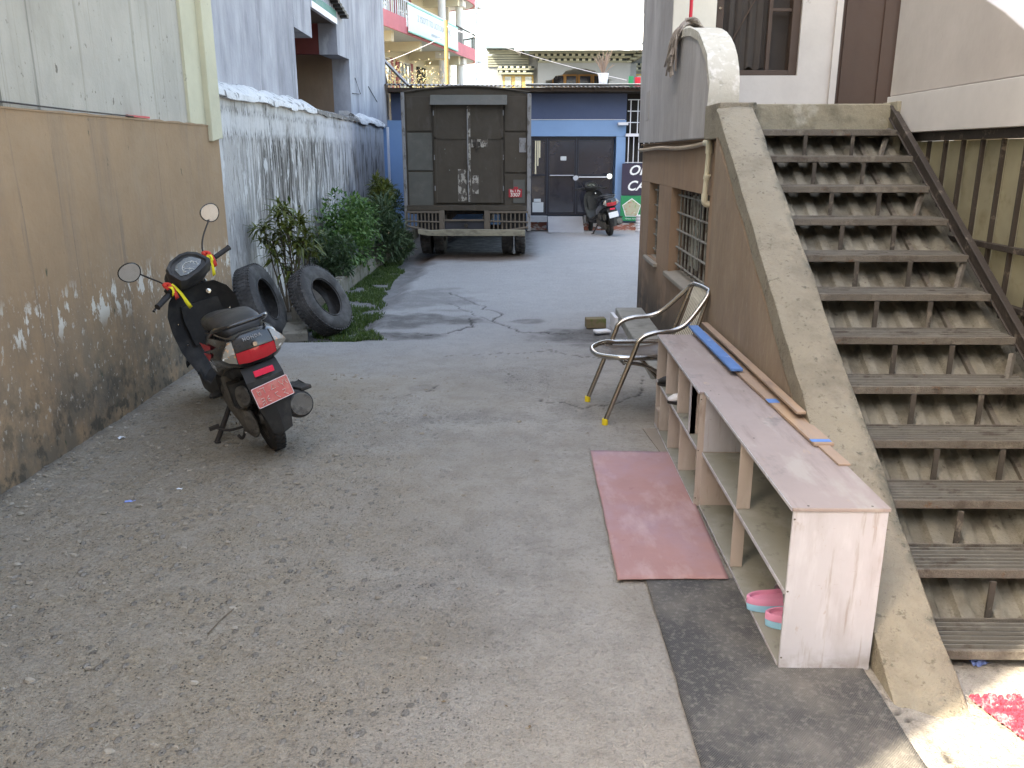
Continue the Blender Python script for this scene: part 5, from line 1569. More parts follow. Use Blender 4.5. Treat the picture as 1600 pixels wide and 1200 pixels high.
mb = MB(); mb.tube([(.03, .02, .06), (.04, .06, 1.2)], .014, 8); mb.build('pole', 'red_plastic', t, smooth=60)
mb = MB(); r_ = random.Random(6)
for k in range(80):
    a = r_.uniform(0, 1); x = r_.uniform(-.07, .14); h = r_.uniform(.02, .07)
    if k < 46:
        e = r_.uniform(.12, .30)
        p = [(.03 + r_.uniform(-.04, .04), .0, .04 + h), (-.04 + r_.uniform(-.02, .02), r_.uniform(-.12, .12), .045), (-.085 + r_.uniform(-.02, .01), r_.uniform(-.12, .14), -.04), (-.10 + r_.uniform(-.03, .02), r_.uniform(-.10, .2), -.04 - e)]
    else:
        p = [(-.07, r_.uniform(-.1, .1), .01), (-.02, r_.uniform(-.1, .1), .05 + h * .5), (.06, r_.uniform(-.1, .1), .05 + h * .6), (.14, r_.uniform(-.1, .1), .0)]
    mb.tube(smoothpath(p, 4), .0075, 5)
mb.build('mop_strings', 'mop', t, smooth=60, kind='stuff')

# ================================================================== STAIRS
def stairs():
    t = thing('outdoor_staircase', 'rusty steel staircase with open risers beside a sloping concrete stringer wall', 'staircase', (1.8, 2.4, 0))
    T = Matrix.Translation((-1.8, -2.4, 0))
    def b(name, m, *boxes, bevel=0, par=t, **kw):
        q = MB()
        for a, c in boxes: q.box(a, c)
        return q.build(name, m, par, bevel=bevel, T=T, **kw)
    # concrete sloping wall: rough top
    ys = np.arange(2.24, 5.46, .05); r_ = np.random.default_rng(4); rings = []
    for y in ys:
        z = max(.002, .629 * (y - 2.27)); z = min(z, 1.985)
        e = (float(fbm(np.array([y * 5]), np.array([1.]), 4, 6)[0]) - .5)
        e2 = (float(fbm(np.array([y * 9]), np.array([3.]), 4, 16)[0]) - .5)
        zo = z - .01 + e2 * .012
        rings.append([Vector((1.188, y, max(-.03, z - .14 + e * .05))), Vector((1.186 + e2 * .008, y, zo - .012)), Vector((1.20 + e2 * .01, y, zo)), Vector((1.31, y, z + e * .006)), Vector((1.402 + e * .02, y, z - .004)), Vector((1.412 + e * .025, y, z - .02)), Vector((1.416 + e * .02, y, max(-.03, z - .16)))])
    q = MB(); q.loft(rings); q.build('concrete_stringer', 'concrete', t, T=T, smooth=50)
    q = MB(); q.prism([(2.5, -.05), (5.45, -.05), (5.45, 1.80), (2.5, -.03)][:4], 0, 1.196, 1.40); q.build('stringer_wall', 'stair_wall', t, T=T)
    q = MB(); q.prism([(2.30, -.05), (2.52, -.05), (5.46, 1.79), (5.46, 1.96), (5.1, 1.74)], 0, 1.21, 1.41); q.build('stringer_core', 'stair_wall', t, T=T)
    # steel stringer
    def beam(name, x0, x1, dz0, dz1, y0=2.45, y1=5.46, m='black_steel'):
        q = MB(); f = lambda y: .629 * (y - 2.30)
        q.prism([(y0, f(y0) + dz0), (y1, f(y1) + dz0), (y1, f(y1) + dz1), (y0, f(y0) + dz1)], 0, x0, x1)
        return q.build(name, m, t, bevel=.003, T=T)
    beam('steel_stringer', 2.264, 2.274, -.070, -.01)
    beam('stringer_flange', 2.256, 2.292, -.009, .001)
    beam('stringer_flange', 2.256, 2.292, -.081, -.071)
    beam('lower_beam', 2.08, 2.12, -.30, -.22, 2.9, 5.6, 'rust')
    for k in range(5):
        y = 3.0 + k * .55; f = .629 * (y - 2.3)
        q = MB(); q.tube([(2.10, y, f - .26), (2.25, y + .22, f + .02)], .016, 5); q.build('brace', 'rust', t, T=T)
    # corrugated sheet below the treads
    n = 116; vs = []; fs = []; x0, x1 = 1.42, 2.62
    def prof(x):
        p = (x - x0) / .125; f = p - math.floor(p)
        return .036 * (0 if f < .38 else (f - .38) / .12 if f < .5 else 1 if f < .88 else 1 - (f - .88) / .12)
    L = 34
    for i in range(n + 1):
        x = x0 + (x1 - x0) * i / n
        for j in range(L + 1):
            y = 2.72 + (5.55 - 2.72) * j / L
            vs.append((x, y, .629 * (y - 2.30) - .245 + prof(x)))
    for i in range(n):
        for j in range(L):
            a = i * (L + 1) + j; fs.append((a, a + L + 1, a + L + 2, a + 1))
    q = MB(); q.add(vs, fs); q.build('corrugated_sheet', 'dusty_sheet', t, T=T, fix=False, smooth=30)
    # treads
    tr = None
    rr = random.Random(31)
    for k in range(12):
        y0 = 2.495 + .2568 * k; zt = .082 + .16 * k
        j = rr.uniform(-.004, .004)
        if k % 4 == 0:
            src = MB()
            src.box((1.405, 0, -.034), (2.262, .005, 0)); src.box((1.405, .2, -.03), (2.262, .206, .004))
            src.box((1.405, .006, -.006), (2.262, .016, 0))
            src.box((2.255, .008, -.04), (2.262, .2, -.001)); src.box((1.405, .008, -.04), (1.412, .2, -.001))
            s2 = MB()
            for i in range(6):
                yy = .034 + i * .0275
                s2.box((1.413, yy, -.012 + rr.uniform(-.002, .002)), (2.254, yy + .0050, .002 + rr.uniform(-.002, .002)))
            o = src.build('tread', 'rust', t, bevel=.002, T=Matrix.Translation((-1.8, 0, 0)))
            o2 = s2.build('tread_bars', 'rust_bars', o, T=Matrix.Translation((-1.8, 0, 0)))
            s3 = MB(); s3.box((1.413, .008, -.036), (2.254, .2, -.032)); o3 = s3.build('tread_pan', 'tread_pan_dark', o, T=Matrix.Translation((-1.8, 0, 0)))
            tr = o
        else:
            o = copy_tree(tr, t)
        o.location = (0, y0 - 2.4, zt + j)
        if k < 11:
            for x in (1.70, 1.975):
                xx = x + rr.uniform(-.015, .015)
                q = MB(); q.box((xx - 1.8 - .011, y0 + .236 - 2.4, zt - .02), (xx - 1.8 + .011, y0 + .244 - 2.4, zt + .127))
                q.build('riser_bar', 'dark_rust', t)
    b('landing_bracket', 'raw_concrete', ((2.276, 5.40, 1.70), (2.325, 5.62, 2.01)), bevel=.005)
    # angle under landing
    b('landing_angle', 'rust', ((1.42, 5.46, 1.80), (2.27, 5.499, 1.828)))
    b('dark_recess', 'dusty_sheet', ((1.42, 5.6, .3), (2.6, 5.64, 1.80)))
M['dark_rust'] = surf('dark_pitted_steel', (.06, .052, .044), [dict(c=(.20, .175, .14), s=(20, 20, 12), lo=.54, hi=.64, k=.7)], rough=.85, bumps=[(50, .003, 3)])
M['rust_bars'] = surf('dusty_tread_bars', (.15, .142, .125), [dict(c=(.21, .20, .175), s=(8, 8, 8), lo=.5, hi=.66, k=.7), dict(c=(.07, .055, .045), s=(7, 12, 7), lo=.56, hi=.64, k=.7)], rough=.85, bumps=[(60, .002, 3)])
M['tread_pan_dark'] = surf('near_black_tread_pan', (.014, .012, .010), [dict(c=(.035, .03, .025), s=(9, 9, 9), lo=.5, hi=.62, k=.8)], rough=.95, bumps=[(60, .003, 3)])  # near-black pan keeps the gaps between tread bars dark
stairs()

# ================================================================== FENCE BESIDE THE STAIRS
def fence():
    t = thing('panel_fence', 'black steel grid fence with dusty frosted panels behind the stairs', 'fence', (2.37, 3.8, 0))
    T = Matrix.Translation((-2.37, -3.8, 0))
    def b(name, m, *boxes, bevel=0, par=t, **kw):
        q = MB()
        for a, c in boxes: q.box(a, c)
        return q.build(name, m, par, bevel=bevel, T=T, **kw)
    rails = [.03, .38, .68, .975, 1.25, 1.775]
    b('top_rail', 'black_steel', ((2.335, 1.6, 1.772), (2.385, 5.6, 1.82)), bevel=.004)
    ys = [5.49 - .197 * k for k in range(17)]
    for k, y in enumerate(ys):
        b('bar', 'black_steel', ((2.350, y - .008, 0), (2.372, y + .008, 1.771)), bevel=.002)
    for i, z in enumerate(rails[:-1]):
        b('rail', 'black_steel', ((2.341, ys[-1] + .0, z - .014), (2.379, ys[2 if z > 1.2 else 0] , z + .014)), bevel=.002)
    b('short_rail', 'black_steel', ((2.341, ys[1] - .18, 1.50), (2.379, ys[1] - .012, 1.528)))
    b('short_rail', 'black_steel', ((2.341, ys[2] - .18, 1.37), (2.379, ys[2] - .012, 1.398)))
    for k in range(16):
        for z0, z1 in zip(rails[:-1], rails[1:]):
            b('pane', 'frosted', ((2.380, ys[k + 1] + .004, z0 + .006), (2.3835, ys[k] - .004, z1 - .006)))
fence()
t = thing('added_yard_wall', 'unseen yellowish wall added beyond the fence to brighten its frosted panels', 'wall', (5.6, 6, 0))  # unseen wall, added to bounce warm light into the fence panels
B('wall', surf('yellowish_render', (.48, .44, .33), rough=.9), t, ((-.1, -6, -.1), (.1, 3.1, 2.6)))
B('wall_cap', 'concrete', t, ((-.14, -6, 2.602), (.14, 3.1, 2.7)))

# step along the tan wall
o = B('wall_step', 'step', None, ((.99, 6.3, -.04), (1.278, 8.98, .085)), bevel=.012) if 'step' in M else B('wall_step', surf('worn_step', (.27, .265, .24), [
    dict(c=(.13, .125, .11), s=(5, 5, 5), lo=.5, hi=.68, k=.7)], rough=.9, bumps=[(15, .006, 5)]), None, ((.99, 6.3, -.04), (1.278, 8.98, .085)), bevel=.012)
tag(o, 'low concrete step running along the foot of the tan wall under the windows', 'step')
block('mossy_brick', 'mossy brick lying on the driveway near the end of the step', 'brick', (.72, 8.33, .045), (.20, .12, .10), .1, 0, 'brick', .008)
block('white_tile', 'narrow white tile propped upright at the end of the step', 'tile', (.905, 8.30, .06), (.035, .30, .14), .05, 0, 'paper', .002)
block('white_scrap', 'crumpled white scrap lying in front of the mossy brick', 'litter', (.76, 8.02, .02), (.16, .10, .03), .3, 0, 'paper', .012)
block('board_scrap', 'flat brown board scrap on the ground at the corner of the far shelf', 'board', (.875, 4.83, .006), (.19, .46, .008), .10, 0, 'card', .001)

# ================================================================== SHELVES
def shelf(label, y0, y1, x0, x1, h, divs, upper, lower, seed, endpanel, kd):
    t = thing('shoe_shelf', label, 'shelf', (x0, y0, 0), None)
    T = Matrix.Translation((-x0, -y0, 0))
    def b(name, m, *boxes, bevel=.0015, par=t, **kw):
        q = MB()
        for a, c in boxes: q.box(a, c)
        return q.build(name, m, par, bevel=bevel, T=T, **kw)
    th = .012; z0 = .008
    b('top_board', 'shelf_top', ((x0 - .004, y0 - .006, h - th), (x1 + .004, y1, h)))
    b('bottom_board', 'shelf_inner', ((x0, y0 + th, z0), (x1 - th, y1 - th, z0 + th)))
    b('middle_board', 'shelf_inner', ((x0 + .002, y0 + th + .001, kd), (x1 - th - .001, y1 - th - .001, kd + th)))
    b('back_board', 'shelf_inner', ((x1 - th, y0 + th, z0), (x1 - .001, y1 - th, h - th - .001)))
    b('side_board', endpanel, ((x0, y0, z0 - .004), (x1, y0 + th - .001, h - th - .001)))
    b('side_board', 'shelf_board', ((x0, y1 - th + .001, z0 - .004), (x1, y1, h - th - .001)))
    for y, w_ in upper:
        b('divider', 'shelf_board', ((x0 + .001, y, kd + th + .001), (x0 + w_, y + th, h - th - .001)))
    for y, w_ in lower:
        b('divider', 'shelf_board', ((x0 + .001, y, z0 + th + .001), (x0 + w_, y + th, kd - .001)))
    b('front_edge', 'whitewash_board', ((x0 - .007, y0, h - th - .001), (x0 - .0045, y1, h - .001)), ((x0 - .003, y0 + .013, kd - .001), (x0 + .001, y1 - .013, kd + th + .001)), ((x0 - .003, y0 + .013, z0), (x0 - .0005, y1 - .013, z0 + th)), bevel=0)
    for x in (x0 + .05, x1 - .05):
        for y in (y0 + .012, y0 + (y1 - y0) * .5, y1 - .05):
            q = MB(); q.lathe([(0, -.001), (.004, -.001), (.004, .0008), (0, .0012)], 10, Matrix.Translation((x, y, h))); q.build('screw_head', 'rust', t, T=T)
    for z in (.05, .30, .56):
        q = MB(); q.lathe([(0, -.001), (.0035, -.001), (.0035, .0008), (0, .0012)], 10, Matrix.Translation((x0 + .006, y0 - .0002, z)) @ Matrix.Rotation(R(90), 4, 'X')); q.build('screw_head', 'rust', t, T=T)
    return t
t = shelf('near low shelf with whitewashed end board and sandals in its lower compartment', 2.490, 3.845, .870, 1.176, .602, 0, [(3.16, .055)], [(3.19, .05)], 1, 'whitewash_board', .285)
mb = MB(); mb.box((.872 - .87, 3.845 - 2.49 - .013, .30), (1.16 - .87, 3.845 - 2.49 - .0125, .58)); mb.build('end_lining', 'whitewash_board', t)
t = shelf('far narrower shelf with several upright dividers, behind the near shelf', 3.850, 5.160, .846, 1.105, .600, 0, [(4.06, .24), (4.42, .24), (4.80, .24)], [(4.30, .24), (4.66, .24), (4.98, .24)], 2, 'shelf_board', .30)
B('corner_post', 'whitewash_board', t, ((.0, .21, .315), (.03, .25, .586)))
B('plywood_gusset', 'shelf_board', t, ((.0, 1.18, .01), (.03, 1.296, .13)))
# planks on top
def plank(label, p0, p1, w, z, m, name='plank', zz=0, th=.014):
    mb = MB(); a = Vector((p0[0], p0[1], 0)); c = Vector((p1[0], p1[1], 0)); d = (c - a); L = d.length
    mb.box((-w / 2, 0, 0), (w / 2, L, th))
    o = mb.build(name, m, None, bevel=.002)
    o.location = (p0[0], p0[1], z); o.rotation_euler = (0, 0, math.atan2(-d.x, d.y))
    return tag(o, label, 'plank')
plank('short blue-painted plank lying on the far shelf', (1.086, 4.13), (1.078, 5.25), .060, .628, 'plank_blue')
plank('long brown plank with traces of blue paint lying under the blue one along both shelves', (1.163, 3.06), (1.100, 5.18), .078, .606, 'plank_brown')
plank('thin brown batten leaning against the stair wall behind the long plank', (1.163, 3.35), (1.155, 5.27), .040, .645, 'plank_brown', th=.012)
plank('short rough board end lying on the near shelf beside the stringer', (1.168, 2.86), (1.150, 3.50), .045, .6035, 'plank_brown', th=.008)
B('blue_mark', 'plank_blue', None, ((1.118, 3.075, .6205), (1.196, 3.105, .6212)))
tag(bpy.data.objects['blue_mark'], 'blue paint patch on the near end of the long brown plank', 'paint patch')
B('blue_mark', 'plank_blue', None, ((1.10, 3.60, .6205), (1.15, 3.66, .6212)))
tag(bpy.data.objects['blue_mark.001'], 'small blue paint patch midway along the long brown plank', 'paint patch')

# sandals
def sandal(label, c, rz):
    t = thing('foam_sandal', label, 'sandal', c)
    t.rotation_euler = (0, 0, rz)
    def outline(k, n=28):
        out = []
        for i in range(n):
            a = 2 * math.pi * i / n; x = math.cos(a); y = math.sin(a)
            wdt = .047 * (1 + .12 * x) * (1 - .18 * math.exp(-((x + .1) / .35) ** 2))
            out.append((x * .125 * k, y * wdt * k))
        return out
    for nm, z0, z1, m, k0, k1 in (('sole', 0, .028, 'blue_foam', .97, 1.0), ('footbed', .028, .056, 'pink_foam', 1.0, 1.0)):
        mb = MB(); r0 = [Vector((x, y, z0)) for x, y in outline(k0)]; r1 = [Vector((x, y, z1 - .003)) for x, y in outline(k1)]; r2 = [Vector((x, y, z1)) for x, y in outline(k1 * .97)]
        rings = [r0, r1, r2]
        if nm == 'footbed': rings += [[Vector((x, y, z1 - .002)) for x, y in outline(.90)], [Vector((x, y, z1 - .016)) for x, y in outline(.86)]]
        mb.loft(rings); mb.build(nm, m, t, smooth=50)
    mb = MB(); rings = []
    for i in range(7):
        x = .0 + i * .018; rings.append([Vector((x, .05 * math.cos(a) * (1 - .05 * i), .045 + .05 * math.sin(a) * (1 - .07 * i))) for a in np.linspace(0, math.pi, 9)] + [Vector((x, .044 * math.cos(a) * (1 - .05 * i), .045 + .044 * math.sin(a) * (1 - .07 * i))) for a in np.linspace(math.pi, 0, 9)])
    mb.loft(rings); mb.build('strap', 'grey_foam', t, smooth=50)
M['grey_foam'] = surf('grey_strap', (.20, .20, .21), rough=.7)
sandal('pink and pale blue foam sandal, the farther of the pair in the near shelf', (.975, 2.865, .022), .10)
sandal('pink and pale blue foam sandal, the nearer of the pair in the near shelf', (1.015, 2.735, .022), -.05)
# things inside the far shelf
def shoe(label, c, rz, m, s=1.):
    t = thing('shoe', label, 'shoe', c); t.rotation_euler = (0, 0, rz)
    mb = MB(); rings = []
    for i in range(9):
        f = i / 8; x = (-.12 + .24 * f) * s; w_ = (.036 + .012 * math.sin(f * 3)) * s; h = (.075 - .045 * max(0, f - .35) / .65) * s if f < .97 else .02 * s
        if i in (0, 8): w_ *= .6
        rings.append([Vector((x, w_ * math.cos(a), .014 + h * .5 + h * .5 * math.sin(a))) for a in np.linspace(0, 2 * math.pi, 12, endpoint=False)])
    mb.loft(rings); mb.build('upper', m, t, smooth=60)
    mb = MB(); mb.loft([[Vector((x, y, z)) for x, y in [(.125 * s * math.cos(a), .045 * s * math.sin(a)) for a in np.linspace(0, 2 * math.pi, 16, endpoint=False)]] for z in (0, .016)]); mb.build('sole', 'rubber', t, smooth=40)
shoe('white and black shoe standing on the middle board of the far shelf', (.95, 4.60, .313), R(175), 'paper')
shoe('dark shoe on the middle board at the far end of the far shelf', (.95, 4.98, .313), R(170), 'matte_black')

# ================================================================== MATS
def sheet(name, label, cat, poly, z, m, wob=.004, seed=1, th=.004):
    """thin quad sheet with slightly wavy surface. poly: 4 corners"""
    A, B_, C_, D_ = [Vector((*p, 0)) for p in poly]; nu, nv = 24, 40; vs = []; fs = []
    for j in range(nv + 1):
        for i in range(nu + 1):
            u, v = i / nu, j / nv
            p = (A * (1 - u) + B_ * u) * (1 - v) + (D_ * (1 - u) + C_ * u) * v
            e = float(fbm(np.array([p.x * 4]), np.array([p.y * 4]), 3, seed)[0]) - .5
            ex = float(fbm(np.array([p.x * 9]), np.array([p.y * 9]), 2, seed + 5)[0]) - .5
            edge = 1 if i in (0, nu) or j in (0, nv) else 0
            vs.append((p.x + ex * .006 * edge, p.y + ex * .008 * edge, z + abs(e) * wob * 2))
    W_ = nu + 1
    for j in range(nv):
        for i in range(nu): fs.append((j * W_ + i, j * W_ + i + 1, (j + 1) * W_ + i + 1, (j + 1) * W_ + i))
    q = MB(); q.add(vs, fs)
    o = q.build(name, m, None, fix=False, smooth=60)
    so_ = o.modifiers.new('solid', 'SOLIDIFY'); so_.thickness = th; so_.offset = -1
    return tag(o, label, cat)
zmat = max(gh(x, y) for x in np.linspace(.4, 1.15, 8) for y in np.linspace(1.9, 4.6, 20)) + .004
sheet('woven_runner', 'long woven black mat lying on the driveway in front of the near shelf', 'mat', [(.515, 1.2), (1.150, 1.2), (1.160, 3.12), (.505, 3.10)], zmat, 'rug_black', .003, 3)
sheet('vinyl_mat', 'faded pink vinyl mat lying beside the shelves at the end of the black mat', 'mat', [(.387, 3.085), (.845, 3.10), (.868, 4.61), (.390, 4.625)], zmat + .006, 'mat_pink', .003, 7)
def tuft_mat(label, poly, z, seed):
    t = thing('chenille_mat', label, 'mat', (poly[0][0], poly[0][1], 0))
    T = Matrix.Translation((-poly[0][0], -poly[0][1], 0))
    q = MB(); q.prism(poly, 2, z, z + .006); q.build('backing', 'red_mat', t, T=T)
    A, B_, C_, D_ = [Vector((*p, 0)) for p in poly]; q = MB(); r_ = random.Random(seed)
    nu = int((B_ - A).length / .017); nv = int((D_ - A).length / .017)
    for j in range(nv + 1):
        for i in range(nu + 1):
            u, v = i / nu, j / nv
            p = (A * (1 - u) + B_ * u) * (1 - v) + (D_ * (1 - u) + C_ * u) * v
            h = r_.uniform(.010, .016); s = .0078; dx, dy = r_.uniform(-.004, .004), r_.uniform(-.004, .004)
            x, y, zb = p.x + dx, p.y + dy, z + .005
            q.add([(x - s, y - s, zb), (x + s, y - s, zb), (x + s, y + s, zb), (x - s, y + s, zb), (x - s * .6, y - s * .6, zb + h), (x + s * .6, y - s * .5, zb + h), (x + s * .6, y + s * .6, zb + h), (x - s * .5, y + s * .6, zb + h)],
                  [(0, 1, 5, 4), (1, 2, 6, 5), (2, 3, 7, 6), (3, 0, 4, 7), (4, 5, 6, 7)])
    q.build('tufts', 'red_mat', t, T=T, kind='stuff', fix=False)
tuft_mat('red and white tufted doormat at the foot of the stairs, the farther one', [(1.50, 2.13), (2.15, 2.12), (2.15, 2.31), (1.44, 2.325)], .012, 1)
tuft_mat('red and white tufted doormat at the foot of the stairs, the nearer one', [(1.47, 1.5), (2.2, 1.5), (2.15, 2.085), (1.50, 2.10)], .012, 2)

# debris under the bottom tread
def scrap(name, label, cat, c, s, rz, m):
    mb = MB(); r_ = random.Random(int(c[0] * 991 + c[1] * 77)); vs = []
    for j in range(5):
        for i in range(5): vs.append(((i / 4 - .5) * s[0] + r_.uniform(-.1, .1) * s[0] * .5, (j / 4 - .5) * s[1] + r_.uniform(-.1, .1) * s[1] * .5, r_.uniform(0, s[2])))
    mb.add(vs, [(j * 5 + i, j * 5 + i + 1, j * 5 + i + 6, j * 5 + i + 5) for j in range(4) for i in range(4)])
    o = mb.build(name, m, None, fix=False); o.location = c; o.rotation_euler = (0, 0, rz)
    return tag(o, label, cat)
scrap('blue_wrapper', 'crumpled blue and white wrapper under the lowest tread', 'litter', (1.57, 2.53, .002), (.055, .035, .018), .4, 'blue_scrap')
scrap('blue_wrapper', 'small blue plastic wrapper lying in the grit by the brown wall', 'litter', (-1.99, 3.86, gh(-1.99, 3.86) + .001), (.05, .022, .008), .2, 'blue_scrap')
scrap('white_scrap', 'small folded white paper in the grit near the foot of the brown wall', 'litter', (-2.49, 4.83, gh(-2.49, 4.83) + .001), (.035, .04, .016), 1.1, 'paper')
scrap('white_scrap', 'tiny white paper shred midway between wall and driveway', 'litter', (-1.80, 4.02, gh(-1.8, 4.02) + .001), (.018, .03, .008), 1.5, 'paper')
mb = MB(); mb.tube([(-1.159, 2.684, gh(-1.159, 2.684) + .004), (-1.145, 2.785, gh(-1.14, 2.785) + .005), (-1.12, 2.887, gh(-1.12, 2.887) + .004)], .0028, 5)
tag(mb.build('twig', 'bark', None), 'thin dry twig lying on the open driveway in front of the scooter', 'twig')
mb = MB(); r_ = random.Random(77)
for k in range(70):
    x, y = r_.uniform(-2.6, .4), r_.uniform(2.0, 8.2)
    if r_.random() < .5: x, y = r_.uniform(-2.65, -1.2), r_.uniform(4.2, 6.5)
    s = r_.uniform(.006, .016); a = r_.uniform(0, 6.3); z = gh(x, y) + .002
    c_, s_ = math.cos(a) * s, math.sin(a) * s
    mb.add([(x - c_, y - s_, z), (x + s_ * .4, y - c_ * .4, z + s * .3), (x + c_, y + s_, z + .002), (x - s_ * .4, y + c_ * .4, z + s * .2)], [(0, 1, 2, 3)])
o = mb.build('leaf_litter', surf('dry_leaf', (.16, .11, .06)), None, fix=False, kind='stuff'); o['label'] = 'tiny dry leaf fragments scattered over the driveway'; o['category'] = 'litter'

# ================================================================== CHAIR
def chair():
    f = Vector((-.990, -.143, 0)); s = Vector((-.143, .990, 0)); up = Vector((0, 0, 1)); O = Vector((.487, 5.41, gh(.487, 5.41)))
    Tm = Matrix(((f.x, s.x, 0, O.x), (f.y, s.y, 0, O.y), (0, 0, 1, O.z), (0, 0, 0, 1)))
    t = thing('steel_chair', 'tubular stainless steel armchair with yellow foot caps standing behind the shelves', 'chair', mat=Tm)
    # local: x forward (0 at the front feet), y to the far side, z up
    for sg in (-1, 1):
        p = [(0, .262 * sg, .02), (-.17, .262 * sg, .46), (-.21, .262 * sg, .555), (-.30, .262 * sg, .595), (-.44, .258 * sg, .61), (-.53, .245 * sg, .66), (-.66, .19 * sg, .80), (-.68, .165 * sg, .83)]
        q = MB(); q.tube(smoothpath(p, 6), .0160, 12); q.build('arm_leg_tube', 'chrome', t, smooth=60)
        q = MB(); q.lathe([(0, -.002), (.020, -.002), (.021, .03), (.017, .04), (0, .04)], 14, Matrix.Translation((0, .262 * sg, .0))); q.build('foot_cap', 'yellow_plastic', t, smooth=50)
        # rear leg
        p = [(-.12, .235 * sg, .405), (-.30, .235 * sg, .36), (-.46, .24 * sg, .20), (-.60, .245 * sg, .02)]
        q = MB(); q.tube(smoothpath(p, 6), .0125, 10); q.build('rear_leg', 'chrome', t, smooth=60)
        q = MB(); q.lathe([(0, -.002), (.019, -.002), (.02, .03), (.016, .04), (0, .04)], 14, Matrix.Translation((-.605, .245 * sg, .0))); q.build('foot_cap', 'yellow_plastic', t, smooth=50)
    # backrest top bend
    q = MB(); q.tube(roundpath([(-.68, -.168, .828), (-.695, -.15, .842), (-.70, 0, .846), (-.695, .15, .842), (-.68, .168, .828)], .05, 6), .0165, 12); q.build('back_top', 'chrome', t, smooth=60)
    for sg in (-1, 1):
        p = [(-.685, .165 * sg, .83), (-.63, .185 * sg, .66), (-.575, .20 * sg, .50), (-.545, .21 * sg, .44)]
        q = MB(); q.tube(smoothpath(p, 5), .013, 10); q.build('back_side', 'chrome', t, smooth=60)
    # back slats made of flat strips
    n = 11
    for i in range(n):
        y = -.125 + .25 * i / (n - 1)
        y2 = y * 1.2
        p = smoothpath([(-.692, y, .835), (-.655, y * 1.05, .70), (-.61, y * 1.12, .56), (-.56, y2, .455), (-.50, y2, .425)], 4)
        q = MB(); rings = [[Vector((v.x, v.y - .0085, v.z)), Vector((v.x + .004, v.y, v.z + .001)), Vector((v.x, v.y + .0085, v.z)), Vector((v.x - .002, v.y, v.z))] for v in p]
        q.loft(rings); q.build('back_slat', 'steel_slat', t, smooth=30)
    # seat
    seat = roundpath([(-.52, -.225, .43), (-.10, -.245, .435), (.015, -.13, .425), (.03, 0, .42), (.015, .13, .425), (-.10, .245, .435), (-.52, .225, .43)], .09, 6)
    q = MB(); q.tube(seat, .0165, 12); q.build('seat_frame', 'chrome', t, smooth=60)
    for i in range(15):
        y = -.205 + .41 * i / 14; xf = .005 - 2.4 * y * y
        q = MB(); p = smoothpath([(xf, y, .428), (-.15, y, .415), (-.35, y, .405), (-.52, y, .428)], 4)
        q.loft([[Vector((v.x, v.y - .0142, v.z)), Vector((v.x, v.y, v.z + .003)), Vector((v.x, v.y + .0142, v.z)), Vector((v.x, v.y, v.z - .002))] for v in p])
        q.build('seat_slat', 'steel_slat_brown', t, smooth=30)
    q = MB(); q.tube([(-.12, -.235, .395), (-.12, .235, .395)], .010, 8); q.tube([(-.14, .262, .40), (-.12, .235, .405)], .01, 8); q.tube([(-.14, -.262, .40), (-.12, -.235, .405)], .01, 8); q.build('cross_tube', 'chrome', t, smooth=60)
M['steel_slat'] = surf('pale_steel_strip', (.72, .69, .60), rough=.42, metal=.6, vary=.04)
M['steel_slat_brown'] = surf('seat_steel_strip', (.09, .065, .048), rough=.42, metal=.2, vary=.1)
chair()

# ================================================================== SCOOTER
def sring(y, cx, cz, w, h, p=2.6, n=22):
    out = []
    for k in range(n):
        a = 2 * math.pi * k / n; c, s_ = math.cos(a), math.sin(a)
        out.append(Vector((cx + w / 2 * math.copysign(abs(c) ** (2 / p), c), y, cz + h / 2 * math.copysign(abs(s_) ** (2 / p), s_))))
    return out
def zring(z, cx, cy, w, d, p=2.6, n=22):
    return [Vector((v.x, v.z, z)) for v in sring(0, cx, cy, w, d, p, n)]

